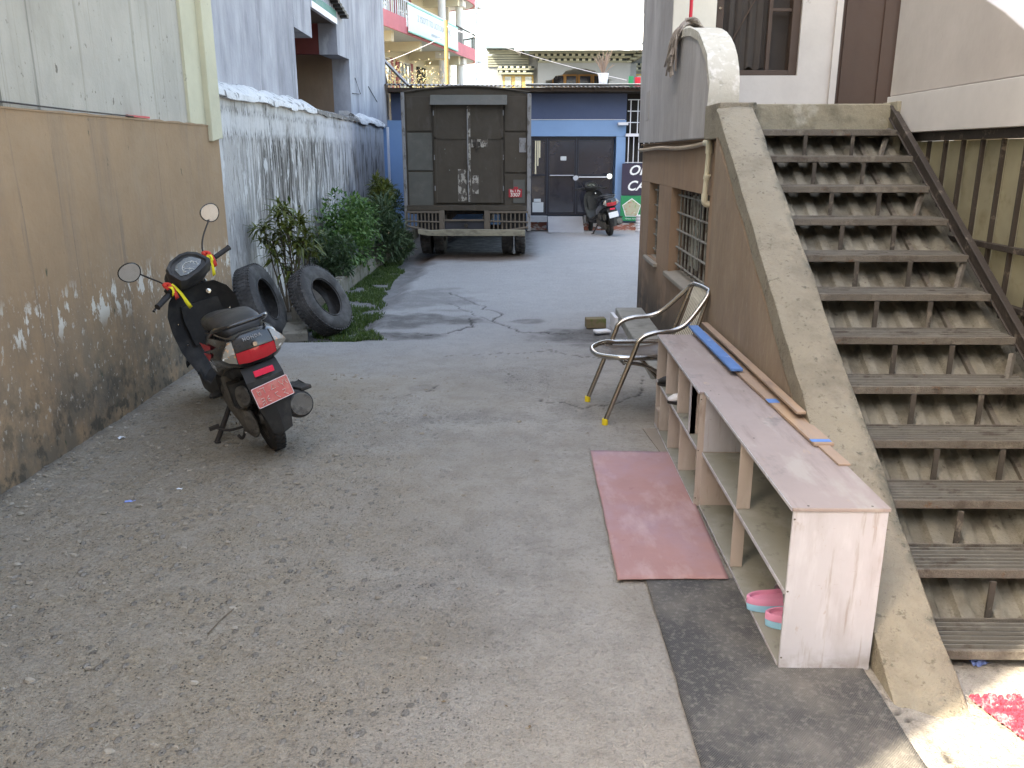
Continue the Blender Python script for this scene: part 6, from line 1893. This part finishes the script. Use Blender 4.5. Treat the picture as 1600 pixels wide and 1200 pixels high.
def scooter(label, pos, psi, lean, steer, plate_m='plate', graphics=True, ribbons=True):
    Tm = Matrix.Translation(pos) @ Matrix.Rotation(psi, 4, 'Z') @ Matrix.Rotation(-lean, 4, 'Y')
    t = thing('motor_scooter', label, 'scooter', mat=Tm)
    ca = R(27); ax = Vector((0, -math.sin(ca), math.cos(ca))); piv = Vector((0, .92, .95))
    ST = Matrix.Translation(piv) @ Matrix.Rotation(steer, 4, ax) @ Matrix.Translation(-piv)
    def wheel(y, T, nm):
        Tw = T @ Matrix.Translation((0, y, .215)) @ Matrix.Rotation(R(90), 4, 'Y')
        q = MB(); h = .047
        q.lathe([(.125, -h * .7), (.16, -h), (.195, -h * .82), (.210, -h * .4), (.215, 0), (.210, h * .4), (.195, h * .82), (.16, h), (.125, h * .7)], 48, Tw)
        w_ = q.build(nm, 'rubber', t, smooth=40)
        q = MB()
        for k in range(36):
            for sg in (-1, 1):
                Tk = Tw @ Matrix.Rotation(2 * math.pi * k / 36, 4, 'Z') @ Matrix.Translation((.2115, 0, sg * .018)) @ Matrix.Rotation(sg * .5, 4, 'X')
                q.box((-.004, -.012, -.016), (.0045, .001, .016), Tk)
        q.build('tread', 'rubber', w_, kind='stuff')
        q = MB(); q.lathe([(0, -.04), (.03, -.045), (.045, -.02), (.115, -.015), (.128, -.035), (.132, -.035), (.132, .035), (.128, .035), (.115, .015), (.045, .02), (.03, .045), (0, .04)], 30, Tw)
        q.build('rim', 'engine', w_, smooth=35)
    wheel(0, Matrix.Identity(4), 'rear_wheel'); wheel(1.235, ST, 'front_wheel')
    def L(name, m, rings, smooth=50, par=t, T=None, bevel=0, cap=True):
        q = MB(); q.loft(rings, cap); return q.build(name, m, par, smooth=smooth, T=T, bevel=bevel)
    # tail body
    L('tail_body', 'gloss_black', [sring(-.335, 0, .722, .18, .10), sring(-.32, 0, .718, .27, .155), sring(-.27, 0, .712, .325, .20), sring(-.15, 0, .70, .36, .235), sring(.05, 0, .665, .35, .30), sring(.25, 0, .60, .32, .36), sring(.42, 0, .54, .27, .40), sring(.52, 0, .50, .22, .40), sring(.56, 0, .48, .16, .34)])
    # inner dark strip below
    L('lower_cover', 'matte_black', [sring(-.26, 0, .60, .17, .08), sring(-.1, 0, .58, .22, .14), sring(.2, 0, .45, .25, .22), sring(.45, 0, .36, .24, .2)])
    # seat
    L('seat', 'seat_vinyl', [sring(-.235, 0, .800, .16, .04), sring(-.21, 0, .812, .22, .08), sring(-.10, 0, .822, .26, .10), sring(.06, 0, .820, .27, .11), sring(.17, 0, .802, .27, .10), sring(.28, 0, .775, .25, .09), sring(.42, 0, .768, .21, .08), sring(.53, 0, .752, .15, .07), sring(.58, 0, .735, .08, .04)])
    q = MB(); q.tube([(x, y, z) for x, y, z in smoothpath([(-.136, .16, .765), (-.138, .0, .778), (-.13, -.18, .772), (-.06, -.245, .775), (.06, -.245, .775), (.13, -.18, .772), (.138, .0, .778), (.136, .16, .765)], 5)], .006, 6); q.build('seat_trim', 'matte_black', t, smooth=60)
    # grab rail
    q = MB(); q.tube(smoothpath([(-.145, .06, .765), (-.15, -.06, .80), (-.145, -.19, .845), (-.10, -.285, .865), (0, -.30, .868), (.10, -.285, .865), (.145, -.19, .845), (.15, -.06, .80), (.145, .06, .765)], 6), .0125, 10)
    q.build('grab_rail', 'gloss_black', t, smooth=60)
    # tail lamps
    def lens(name, m, pts, d=.02):
        # pts in (x,z) on the rear face; y follows the tail curve
        fy = lambda x, z: -.356 + 1.25 * x * x + .55 * abs(z - .72) ** 1.2
        q = MB(); n = len(pts)
        vs = [(x, fy(x, z), z) for x, z in pts] + [(x * .97, fy(x, z) + d + .02, z) for x, z in pts]
        cx = sum(p[0] for p in pts) / n; cz = sum(p[1] for p in pts) / n
        vs.append((cx, fy(cx, cz) - .008, cz))
        q.add(vs, [(i, (i + 1) % n, 2 * n) for i in range(n)] + [((i + 1) % n, i, i + n, (i + 1) % n + n) for i in range(n)])
        return q.build(name, m, t, smooth=25)
    lens('tail_lamp', 'red_lens', [(-.105, .665), (-.05, .655), (.05, .655), (.105, .665), (.108, .70), (.105, .728), (.05, .73), (0, .731), (-.05, .73), (-.105, .728), (-.108, .70)])
    for sg in (-1, 1):
        lens('indicator_lamp', 'clear_lens', [(sg * .110, .668), (sg * .15, .685), (sg * .178, .71), (sg * .160, .745), (sg * .125, .785), (sg * .105, .79), (sg * .110, .73)])
    lens('lock_panel', 'gloss_black', [(-.103, .732), (0, .735), (.103, .732), (.098, .79), (.05, .81), (-.05, .81), (-.098, .79)], .015)
    q = MB(); q.lathe([(0, -.004), (.012, -.004), (.012, .006), (0, .006)], 16, Matrix.Translation((0, -.366, .755)) @ Matrix.Rotation(R(90), 4, 'X')); q.build('seat_lock', 'chrome', t, smooth=40)
    if graphics:
        text('brand_lettering', 'HONDA', .024, 'dim_text', t, frame((0, -.351, .790), (1, 0, 0), (0, .35, .94)), bold=.0012, space=1.25)
    # side graphics
    for sg in (-1,):
        for (ya, za, yb, zb, h) in ((-.14, .76, .20, .715, .045), (-.08, .70, .17, .655, .040)):
            q = MB(); xa = -.183
            q.add([(xa - .003, ya, za), (xa - .001, yb, zb), (xa + .004, yb - .06, zb - h), (xa - .003, ya + .03, za - h * .6)], [(0, 1, 2, 3)])
            if graphics: q.build('side_graphic', 'red_paint', t, fix=False)
    if graphics:
        text('model_lettering', 'Dio', .085, 'silver_text', t, frame((-.171, .10, .585), (0, -1, 0), (-.15, 0, 1)), shear=.3, bold=.002)
    # rear reflector, plate, mudguard
    L('rear_mudguard', 'matte_black', [[Vector((-.10, -.27, .62)), Vector((0, -.30, .62)), Vector((.10, -.27, .62)), Vector((.09, -.20, .62)), Vector((-.09, -.20, .62))],
        [Vector((-.105, -.33, .55)), Vector((0, -.352, .55)), Vector((.105, -.33, .55)), Vector((.09, -.26, .55)), Vector((-.09, -.26, .55))],
        [Vector((-.10, -.35, .44)), Vector((0, -.372, .44)), Vector((.10, -.35, .44)), Vector((.085, -.29, .44)), Vector((-.085, -.29, .44))],
        [Vector((-.075, -.36, .34)), Vector((0, -.385, .33)), Vector((.075, -.36, .34)), Vector((.065, -.31, .34)), Vector((-.065, -.31, .34))],
        [Vector((-.055, -.355, .235)), Vector((0, -.372, .225)), Vector((.055, -.355, .235)), Vector((.05, -.33, .24)), Vector((-.05, -.33, .24))]], smooth=25)
    q = MB(); q.box((-.055, -.012, -.016), (.055, .006, .016)); q.build('reflector', 'red_reflector', t, bevel=.003, T=Matrix.Translation((.0, -.352, .592)))
    PT = Matrix.Translation((.005, -.385, .475)) @ Matrix.Scale(.88, 4) @ Matrix.Rotation(R(-4), 4, 'Y') @ Matrix.Rotation(R(-8), 4, 'X')
    q = MB(); q.box((-.118, -.002, -.066), (.118, .002, .066)); pl = q.build('number_plate', plate_m, t, bevel=.002, T=PT)
    q = MB(); q.tube(roundpath([(-.116, -.003, 0), (-.116, -.003, .064), (.116, -.003, .064), (.116, -.003, -.064), (-.116, -.003, -.064), (-.116, -.003, 0)], .012, 4), .0018, 5); q.build('plate_rim', 'white_text', pl, T=PT)
    # glyph strokes on the plate, two rows
    strokes = [
        [(-.088, .045), (-.088, .015), (-.072, .012), (-.072, .035), (-.088, .03)], [(-.06, .048), (-.045, .048), (-.045, .012)], [(-.068, .048), (-.038, .048)],
        [(-.02, .014), (-.018, .016)], [(-.005, .015), (.012, .045), (.024, .016), (-.005, .015)], [(.04, .014), (.042, .016)], [(.055, .046), (.062, .022), (.078, .022), (.080, .046)], [(.070, .022), (.074, .006)], [(.088, .035), (.096, .048), (.104, .035), (.094, .028), (.104, .010)],
        [(-.085, -.012), (-.066, -.012), (-.066, -.052)], [(-.085, -.032), (-.066, -.028)], [(-.090, -.052), (-.072, -.042)], [(-.03, -.010), (-.046, -.02), (-.046, -.042), (-.028, -.050)], [(-.046, -.03), (-.032, -.03)],
        [(.028, -.012), (.006, -.014), (.012, -.034), (.030, -.05)], [(.056, -.014), (.076, -.014), (.070, -.030), (.058, -.034), (.082, -.052)]]
    q = MB()
    for st in strokes: q.tube([(x, -.0038, z) for x, z in st], .0048, 4, sq=.3)
    q.build('plate_glyphs', 'plate_text', pl, T=PT)
    # engine block, variator case, fan, shock
    L('variator_case', 'engine', [sring(-.10, -.095, .225, .03, .10), sring(-.07, -.10, .225, .06, .17), sring(.03, -.105, .235, .075, .19), sring(.15, -.105, .255, .07, .16), sring(.30, -.105, .285, .075, .17), sring(.40, -.105, .30, .06, .15), sring(.43, -.10, .30, .03, .09)], smooth=45)
    L('engine_block', 'engine', [sring(.10, -.0, .30, .12, .14), sring(.20, 0, .33, .20, .20), sring(.42, 0, .34, .20, .20), sring(.52, 0, .33, .14, .14)])
    L('air_filter_box', 'engine', [sring(-.12, -.10, .41, .05, .09), sring(-.08, -.105, .41, .085, .15), sring(.10, -.11, .415, .09, .16), sring(.24, -.10, .42, .07, .12)])
    q = MB()
    for k in range(7): q.box((-.155, -.09 + k * .012, .35 + k * .0), (-.06, -.084 + k * .012, .50))
    q.build('cooling_fins', 'matte_black', t)
    q = MB(); q.tube([Vector((-.085, -.03 - .04 * k / 40, .24 + .34 * k / 40)) + Vector((.026 * math.cos(k * 1.25), .026 * math.sin(k * 1.25), 0)) for k in range(41)], .005, 5); q.tube([(-.085, -.03, .22), (-.085, -.07, .60)], .012, 8)
    q.build('rear_shock', 'matte_black', t, smooth=60)
    for k in range(4):
        q = MB(); q.lathe([(0, 0), (.007, 0), (.007, .006), (0, .006)], 8, Matrix.Translation((-.145, -.03 + .1 * k, .18 + .03 * (k % 2))) @ Matrix.Rotation(R(-90), 4, 'Y')); q.build('case_bolt', 'chrome', t)
    # exhaust on the right
    q = MB(); a = Vector((.150, -.30, .315)); b_ = Vector((.125, .20, .215)); d = (b_ - a)
    q.tube([a, a + d * .02, a + d * .06, a + d * .9, a + d], [.050, .074, .080, .076, .05], 20); q.build('muffler', 'matte_black', t, smooth=40)
    q = MB(); q.tube([a - d * .012, a + d * .005], [.062, .066], 20); q.build('muffler_cap', 'engine', t, smooth=40)
    q = MB(); q.prism([(-.28, .40), (.12, .32), (.12, .27), (-.02, .36), (-.28, .375)], 0, .175, .242); q.build('heat_shield', 'matte_black', t, bevel=.006)
    q = MB(); q.tube([(.12, .2, .22), (.08, .45, .20), (.02, .5, .26)], .016, 8); q.build('exhaust_pipe', 'engine', t, smooth=60)
    # floor and frame
    L('floor_board', 'matte_black', [sring(.48, 0, .30, .22, .10), sring(.56, 0, .28, .32, .09), sring(.70, 0, .275, .34, .07), sring(.85, 0, .28, .33, .07), sring(.93, 0, .32, .28, .08)])
    for sg in (-1, 1):
        q = MB(); q.box((-.03, -.02, -.01), (.03, .05, .01), Matrix.Translation((sg * .175, .34, .335))); q.tube([(sg * .15, .34, .33), (sg * .215, .36, .335)], .012, 8); q.build('footpeg', 'matte_black', t, bevel=.004)
        L('side_skirt', 'matte_black', [sring(.40, sg * .125, .37, .03, .14), sring(.55, sg * .15, .31, .03, .09), sring(.80, sg * .155, .29, .03, .08), sring(.92, sg * .14, .34, .03, .12)])
    # leg shield
    def shield(z, w, yc, dep, thk=.02, n=9):
        out = [Vector((-w / 2 + w * k / (n - 1), yc - dep * (2 * k / (n - 1) - 1) ** 2, z)) for k in range(n)]
        back = [Vector((v.x * .97, v.y + thk, z)) for v in out[::-1]]
        return out + back
    L('leg_shield', 'matte_black', [shield(.28, .27, .90, .05), shield(.40, .36, .94, .08), shield(.52, .43, .96, .10), shield(.66, .46, .95, .11), shield(.78, .45, .93, .11), shield(.86, .38, .91, .09), shield(.91, .26, .90, .05)], smooth=60)
    L('front_cover', 'gloss_black', [zring(.30, 0, 1.00, .14, .10), zring(.45, 0, 1.04, .26, .14), zring(.65, 0, 1.03, .34, .16), zring(.80, 0, 1.0, .30, .14), zring(.92, 0, .96, .20, .10)])
    L('inner_box', 'matte_black', [shield(.52, .22, .925, .02, .03), shield(.70, .26, .905, .02, .03), shield(.80, .24, .895, .02, .03)])
    for (x, z) in ((-.17, .70), (.17, .70), (-.02, .62), (-.16, .55), (.16, .80), (-.02, .80)):
        q = MB(); q.lathe([(0, 0), (.007, 0), (.006, .006), (0, .007)], 10, Matrix.Translation((x, .95 - .11 * (x / .23) ** 2 - .012, z)) @ Matrix.Rotation(R(90), 4, 'X')); q.build('shield_screw', 'chrome', t)
    q = MB(); q.lathe([(0, 0), (.016, 0), (.016, .012), (0, .014)], 16, Matrix.Translation((.08, .900, .845)) @ Matrix.Rotation(R(80), 4, 'X')); q.build('ignition_lock', 'chrome', t, smooth=40)
    # steering parts
    def S_(name, m, mb_, smooth=60, par=t, bevel=0): return mb_.build(name, m, par, smooth=smooth, T=ST, bevel=bevel)
    q = MB()
    for sg in (-1, 1): q.tube([(sg * .075, 1.235, .215), (sg * .075, 1.12, .45), (sg * .05, 1.04, .62)], .016, 8)
    S_('front_fork', 'engine', q)
    rings = []
    for a in np.linspace(R(15), R(160), 12):
        c, s_ = math.cos(a), math.sin(a); rr_ = .245
        rings.append([Vector((-.065, 1.235 - rr_ * c, .215 + (rr_ - .03) * s_)), Vector((-.055, 1.235 - rr_ * c, .215 + rr_ * s_)), Vector((0, 1.235 - rr_ * 1.05 * c, .215 + rr_ * 1.05 * s_)), Vector((.055, 1.235 - rr_ * c, .215 + rr_ * s_)), Vector((.065, 1.235 - rr_ * c, .215 + (rr_ - .03) * s_)), Vector((0, 1.235 - rr_ * .98 * c, .215 + rr_ * .98 * s_))])
    q = MB(); q.loft(rings); S_('front_fender', 'gloss_black', q)
    # headset cowl: wide hood leaning back
    q = MB()
    q.loft([sring(.82, 0, .965, .15, .06), sring(.85, 0, .975, .22, .12), sring(.90, 0, .985, .26, .16), sring(.97, 0, .985, .25, .18), sring(1.03, 0, .97, .20, .15), sring(1.06, 0, .96, .12, .08)])
    S_('handlebar_cowl', 'matte_black', q)
    # dash face tilted toward the rider
    TD = Matrix.Translation((0, .868, 1.03)) @ Matrix.Rotation(R(38), 4, 'X') @ Matrix.Scale(1.14, 4)
    q = MB(); q.loft([[TD @ Vector((x * k, y * k, z)) for x, y in [(-.125, -.05), (-.10, -.07), (0, -.078), (.10, -.07), (.125, -.05), (.12, .03), (.09, .075), (.04, .095), (-.04, .095), (-.09, .075), (-.12, .03)]] for z, k in ((-.05, 1.0), (.0, 1.02), (.018, .96), (.018, .82), (.008, .76))])
    S_('dash_hood', 'matte_black', q, 35)
    q = MB(); q.loft([[TD @ Vector((x * .70, y * .66, z)) for x, y in [(-.125, -.03), (-.08, -.06), (0, -.07), (.08, -.06), (.125, -.03), (.10, .05), (.05, .08), (-.05, .08), (-.10, .05)]] for z in (.008, .013)]); S_('instrument_panel', 'dial', q, 35)
    q = MB(); q.tube([TD @ Vector((.055 * math.cos(a), -.035 + .06 * math.sin(a), .015)) for a in np.linspace(R(15), R(165), 12)], .0015, 4); q.tube([TD @ Vector((0, -.035, .015)), TD @ Vector((-.03, .0, .015))], .0015, 4)
    for a in np.linspace(R(15), R(165), 9): q.tube([TD @ Vector((.046 * math.cos(a), -.035 + .05 * math.sin(a), .015)), TD @ Vector((.052 * math.cos(a), -.035 + .057 * math.sin(a), .015))], .0015, 4)
    q.build('dial_marks', 'plate_text', t, T=ST)
    for sg in (-1, 1):
        q = MB(); q.tube([(sg * .10, .90, .965), (sg * .20, .885, .968), (sg * .34, .86, .965)], .011, 8); S_('handlebar', 'black_steel', q)
        q = MB(); q.tube([(sg * .225, .88, .967), (sg * .345, .859, .965), (sg * .352, .858, .965)], [.017, .017, .020], 12); S_('grip', 'rubber', q)
        q = MB(); q.box((-.032, -.03, -.028), (.032, .03, .03), Matrix.Translation((sg * .185, .888, .972))); S_('switch_box', 'matte_black', q, None, bevel=.008)
        q = MB(); q.tube(smoothpath([(sg * .17, .93, .965), (sg * .22, .955, .955), (sg * .30, .935, .945), (sg * .355, .915, .94)], 4), [.007] * 12 + [.009], 8); S_('brake_lever', 'black_steel', q)
        hgt = 1.21 if sg < 0 else 1.20; mx = -.33 if sg < 0 else .42
        q = MB(); q.tube(smoothpath([(sg * .18, .90, .99), (sg * .20, .91, 1.05), (sg * (.27 if sg > 0 else .24), .92, 1.11), (mx - sg * .04, .92, hgt - .03)], 5), .0055, 8); S_('mirror_stem', 'black_steel', q)
        yaw_ = R(8) * sg
        TMm = Matrix.Translation((mx, .925, hgt)) @ Matrix.Rotation(yaw_ - steer * .75, 4, 'Z') @ Matrix.Rotation(R(-4 if sg > 0 else 6), 4, 'X') @ Matrix.Rotation(R(90), 4, 'X')
        shp = [(.068 * math.cos(a) * (1 + .12 * math.sin(a)), .061 * math.sin(a)) for a in np.linspace(0, 2 * math.pi, 28, endpoint=False)]
        q = MB(); q.loft([[TMm @ Vector((x * k, y * k, z)) for x, y in shp] for z, k in ((-.03, .4), (-.022, .8), (-.008, .98), (.004, 1.0), (.006, .93), (.003, .90))]); mr_ = S_('mirror', 'gloss_black', q, 50)
        q = MB(); q.add([TMm @ Vector((x * .90, y * .90, .0045)) for x, y in shp], [list(range(28))]); q.build('mirror_glass', 'mirror', mr_, T=ST, fix=False)
        if ribbons:
            r_ = random.Random(5 + sg)
            cx = sg * .19
            q = MB(); q.tube(smoothpath([(cx - .02, .88, 1.02), (cx, .91, 1.03), (cx + .02, .89, 1.015), (cx, .865, 1.01), (cx - .02, .88, 1.005)], 4), .012, 7); S_('ribbon_knot', 'ribbon_red', q)
            for (m_, dx, ln, wdt) in (('ribbon_red', -.01, .09, .026), ('ribbon_yellow', .035 if sg < 0 else -.06, .19 if sg < 0 else .13, .024), ('ribbon_yellow', -.02, .06, .022)):
                q = MB(); vs = []; N = 8
                for i in range(N + 1):
                    f = i / N; z = 1.015 - ln * f; y = .862 - .02 * math.sin(f * 3); x = cx + dx * (.3 + .7 * f) + .006 * math.sin(f * 6)
                    vs += [Vector((x - wdt / 2, y, z)), Vector((x + wdt / 2, y + .008 * math.sin(f * 5), z + .003))]
                q.add(vs, [(2 * i, 2 * i + 1, 2 * i + 3, 2 * i + 2) for i in range(N)])
                o = S_('ribbon', m_, q); sm = o.modifiers.new('s', 'SOLIDIFY'); sm.thickness = .002
    # brake cables
    q = MB(); q.tube(smoothpath([(.16, .93, .95), (.10, .99, .93), (.04, 1.0, .86)], 5), .005, 6); q.tube(smoothpath([(-.16, .93, .95), (-.10, .98, .93), (-.04, 1.0, .86)], 5), .005, 6); S_('cables', 'rubber', q)
    # stands
    q = MB(); q.tube(smoothpath([(-.10, .40, .24), (-.20, .34, .14), (-.275, .30, .065)], 4), [.016] * 9, 8); q.box((-.03, -.02, -.008), (.03, .02, .006), Matrix.Translation((-.285, .295, .066))); q.build('side_stand', 'black_steel', t, smooth=50)
    q = MB(); q.tube(smoothpath([(-.08, .18, .20), (-.14, .05, .15), (-.175, -.02, .15), (-.19, -.03, .18)], 4), .009, 8); q.tube([(-.08, .2, .2), (.08, .2, .2)], .011, 8); q.build('centre_stand', 'black_steel', t, smooth=50)
    q = MB(); q.tube(smoothpath([(-.12, .10, .17), (-.20, .16, .16), (-.26, .20, .19)], 4), .008, 6); q.box((-.03, -.012, -.01), (.03, .012, .01), Matrix.Translation((-.27, .205, .195))); q.build('kick_starter', 'black_steel', t, smooth=50)
    return t
scooter('black motor scooter with yellow and red ribbons leaning on its stand by the brown wall', (-1.485, 4.70, gh(-1.5, 4.70)), R(33), R(13.5), R(32))
scooter('distant black scooter parked in front of the dark glass doors of the blue shop', (1.83, 18.15, gh(1.5, 18.0)), R(14), R(9), R(-12), plate_m='white_text', graphics=False, ribbons=False)
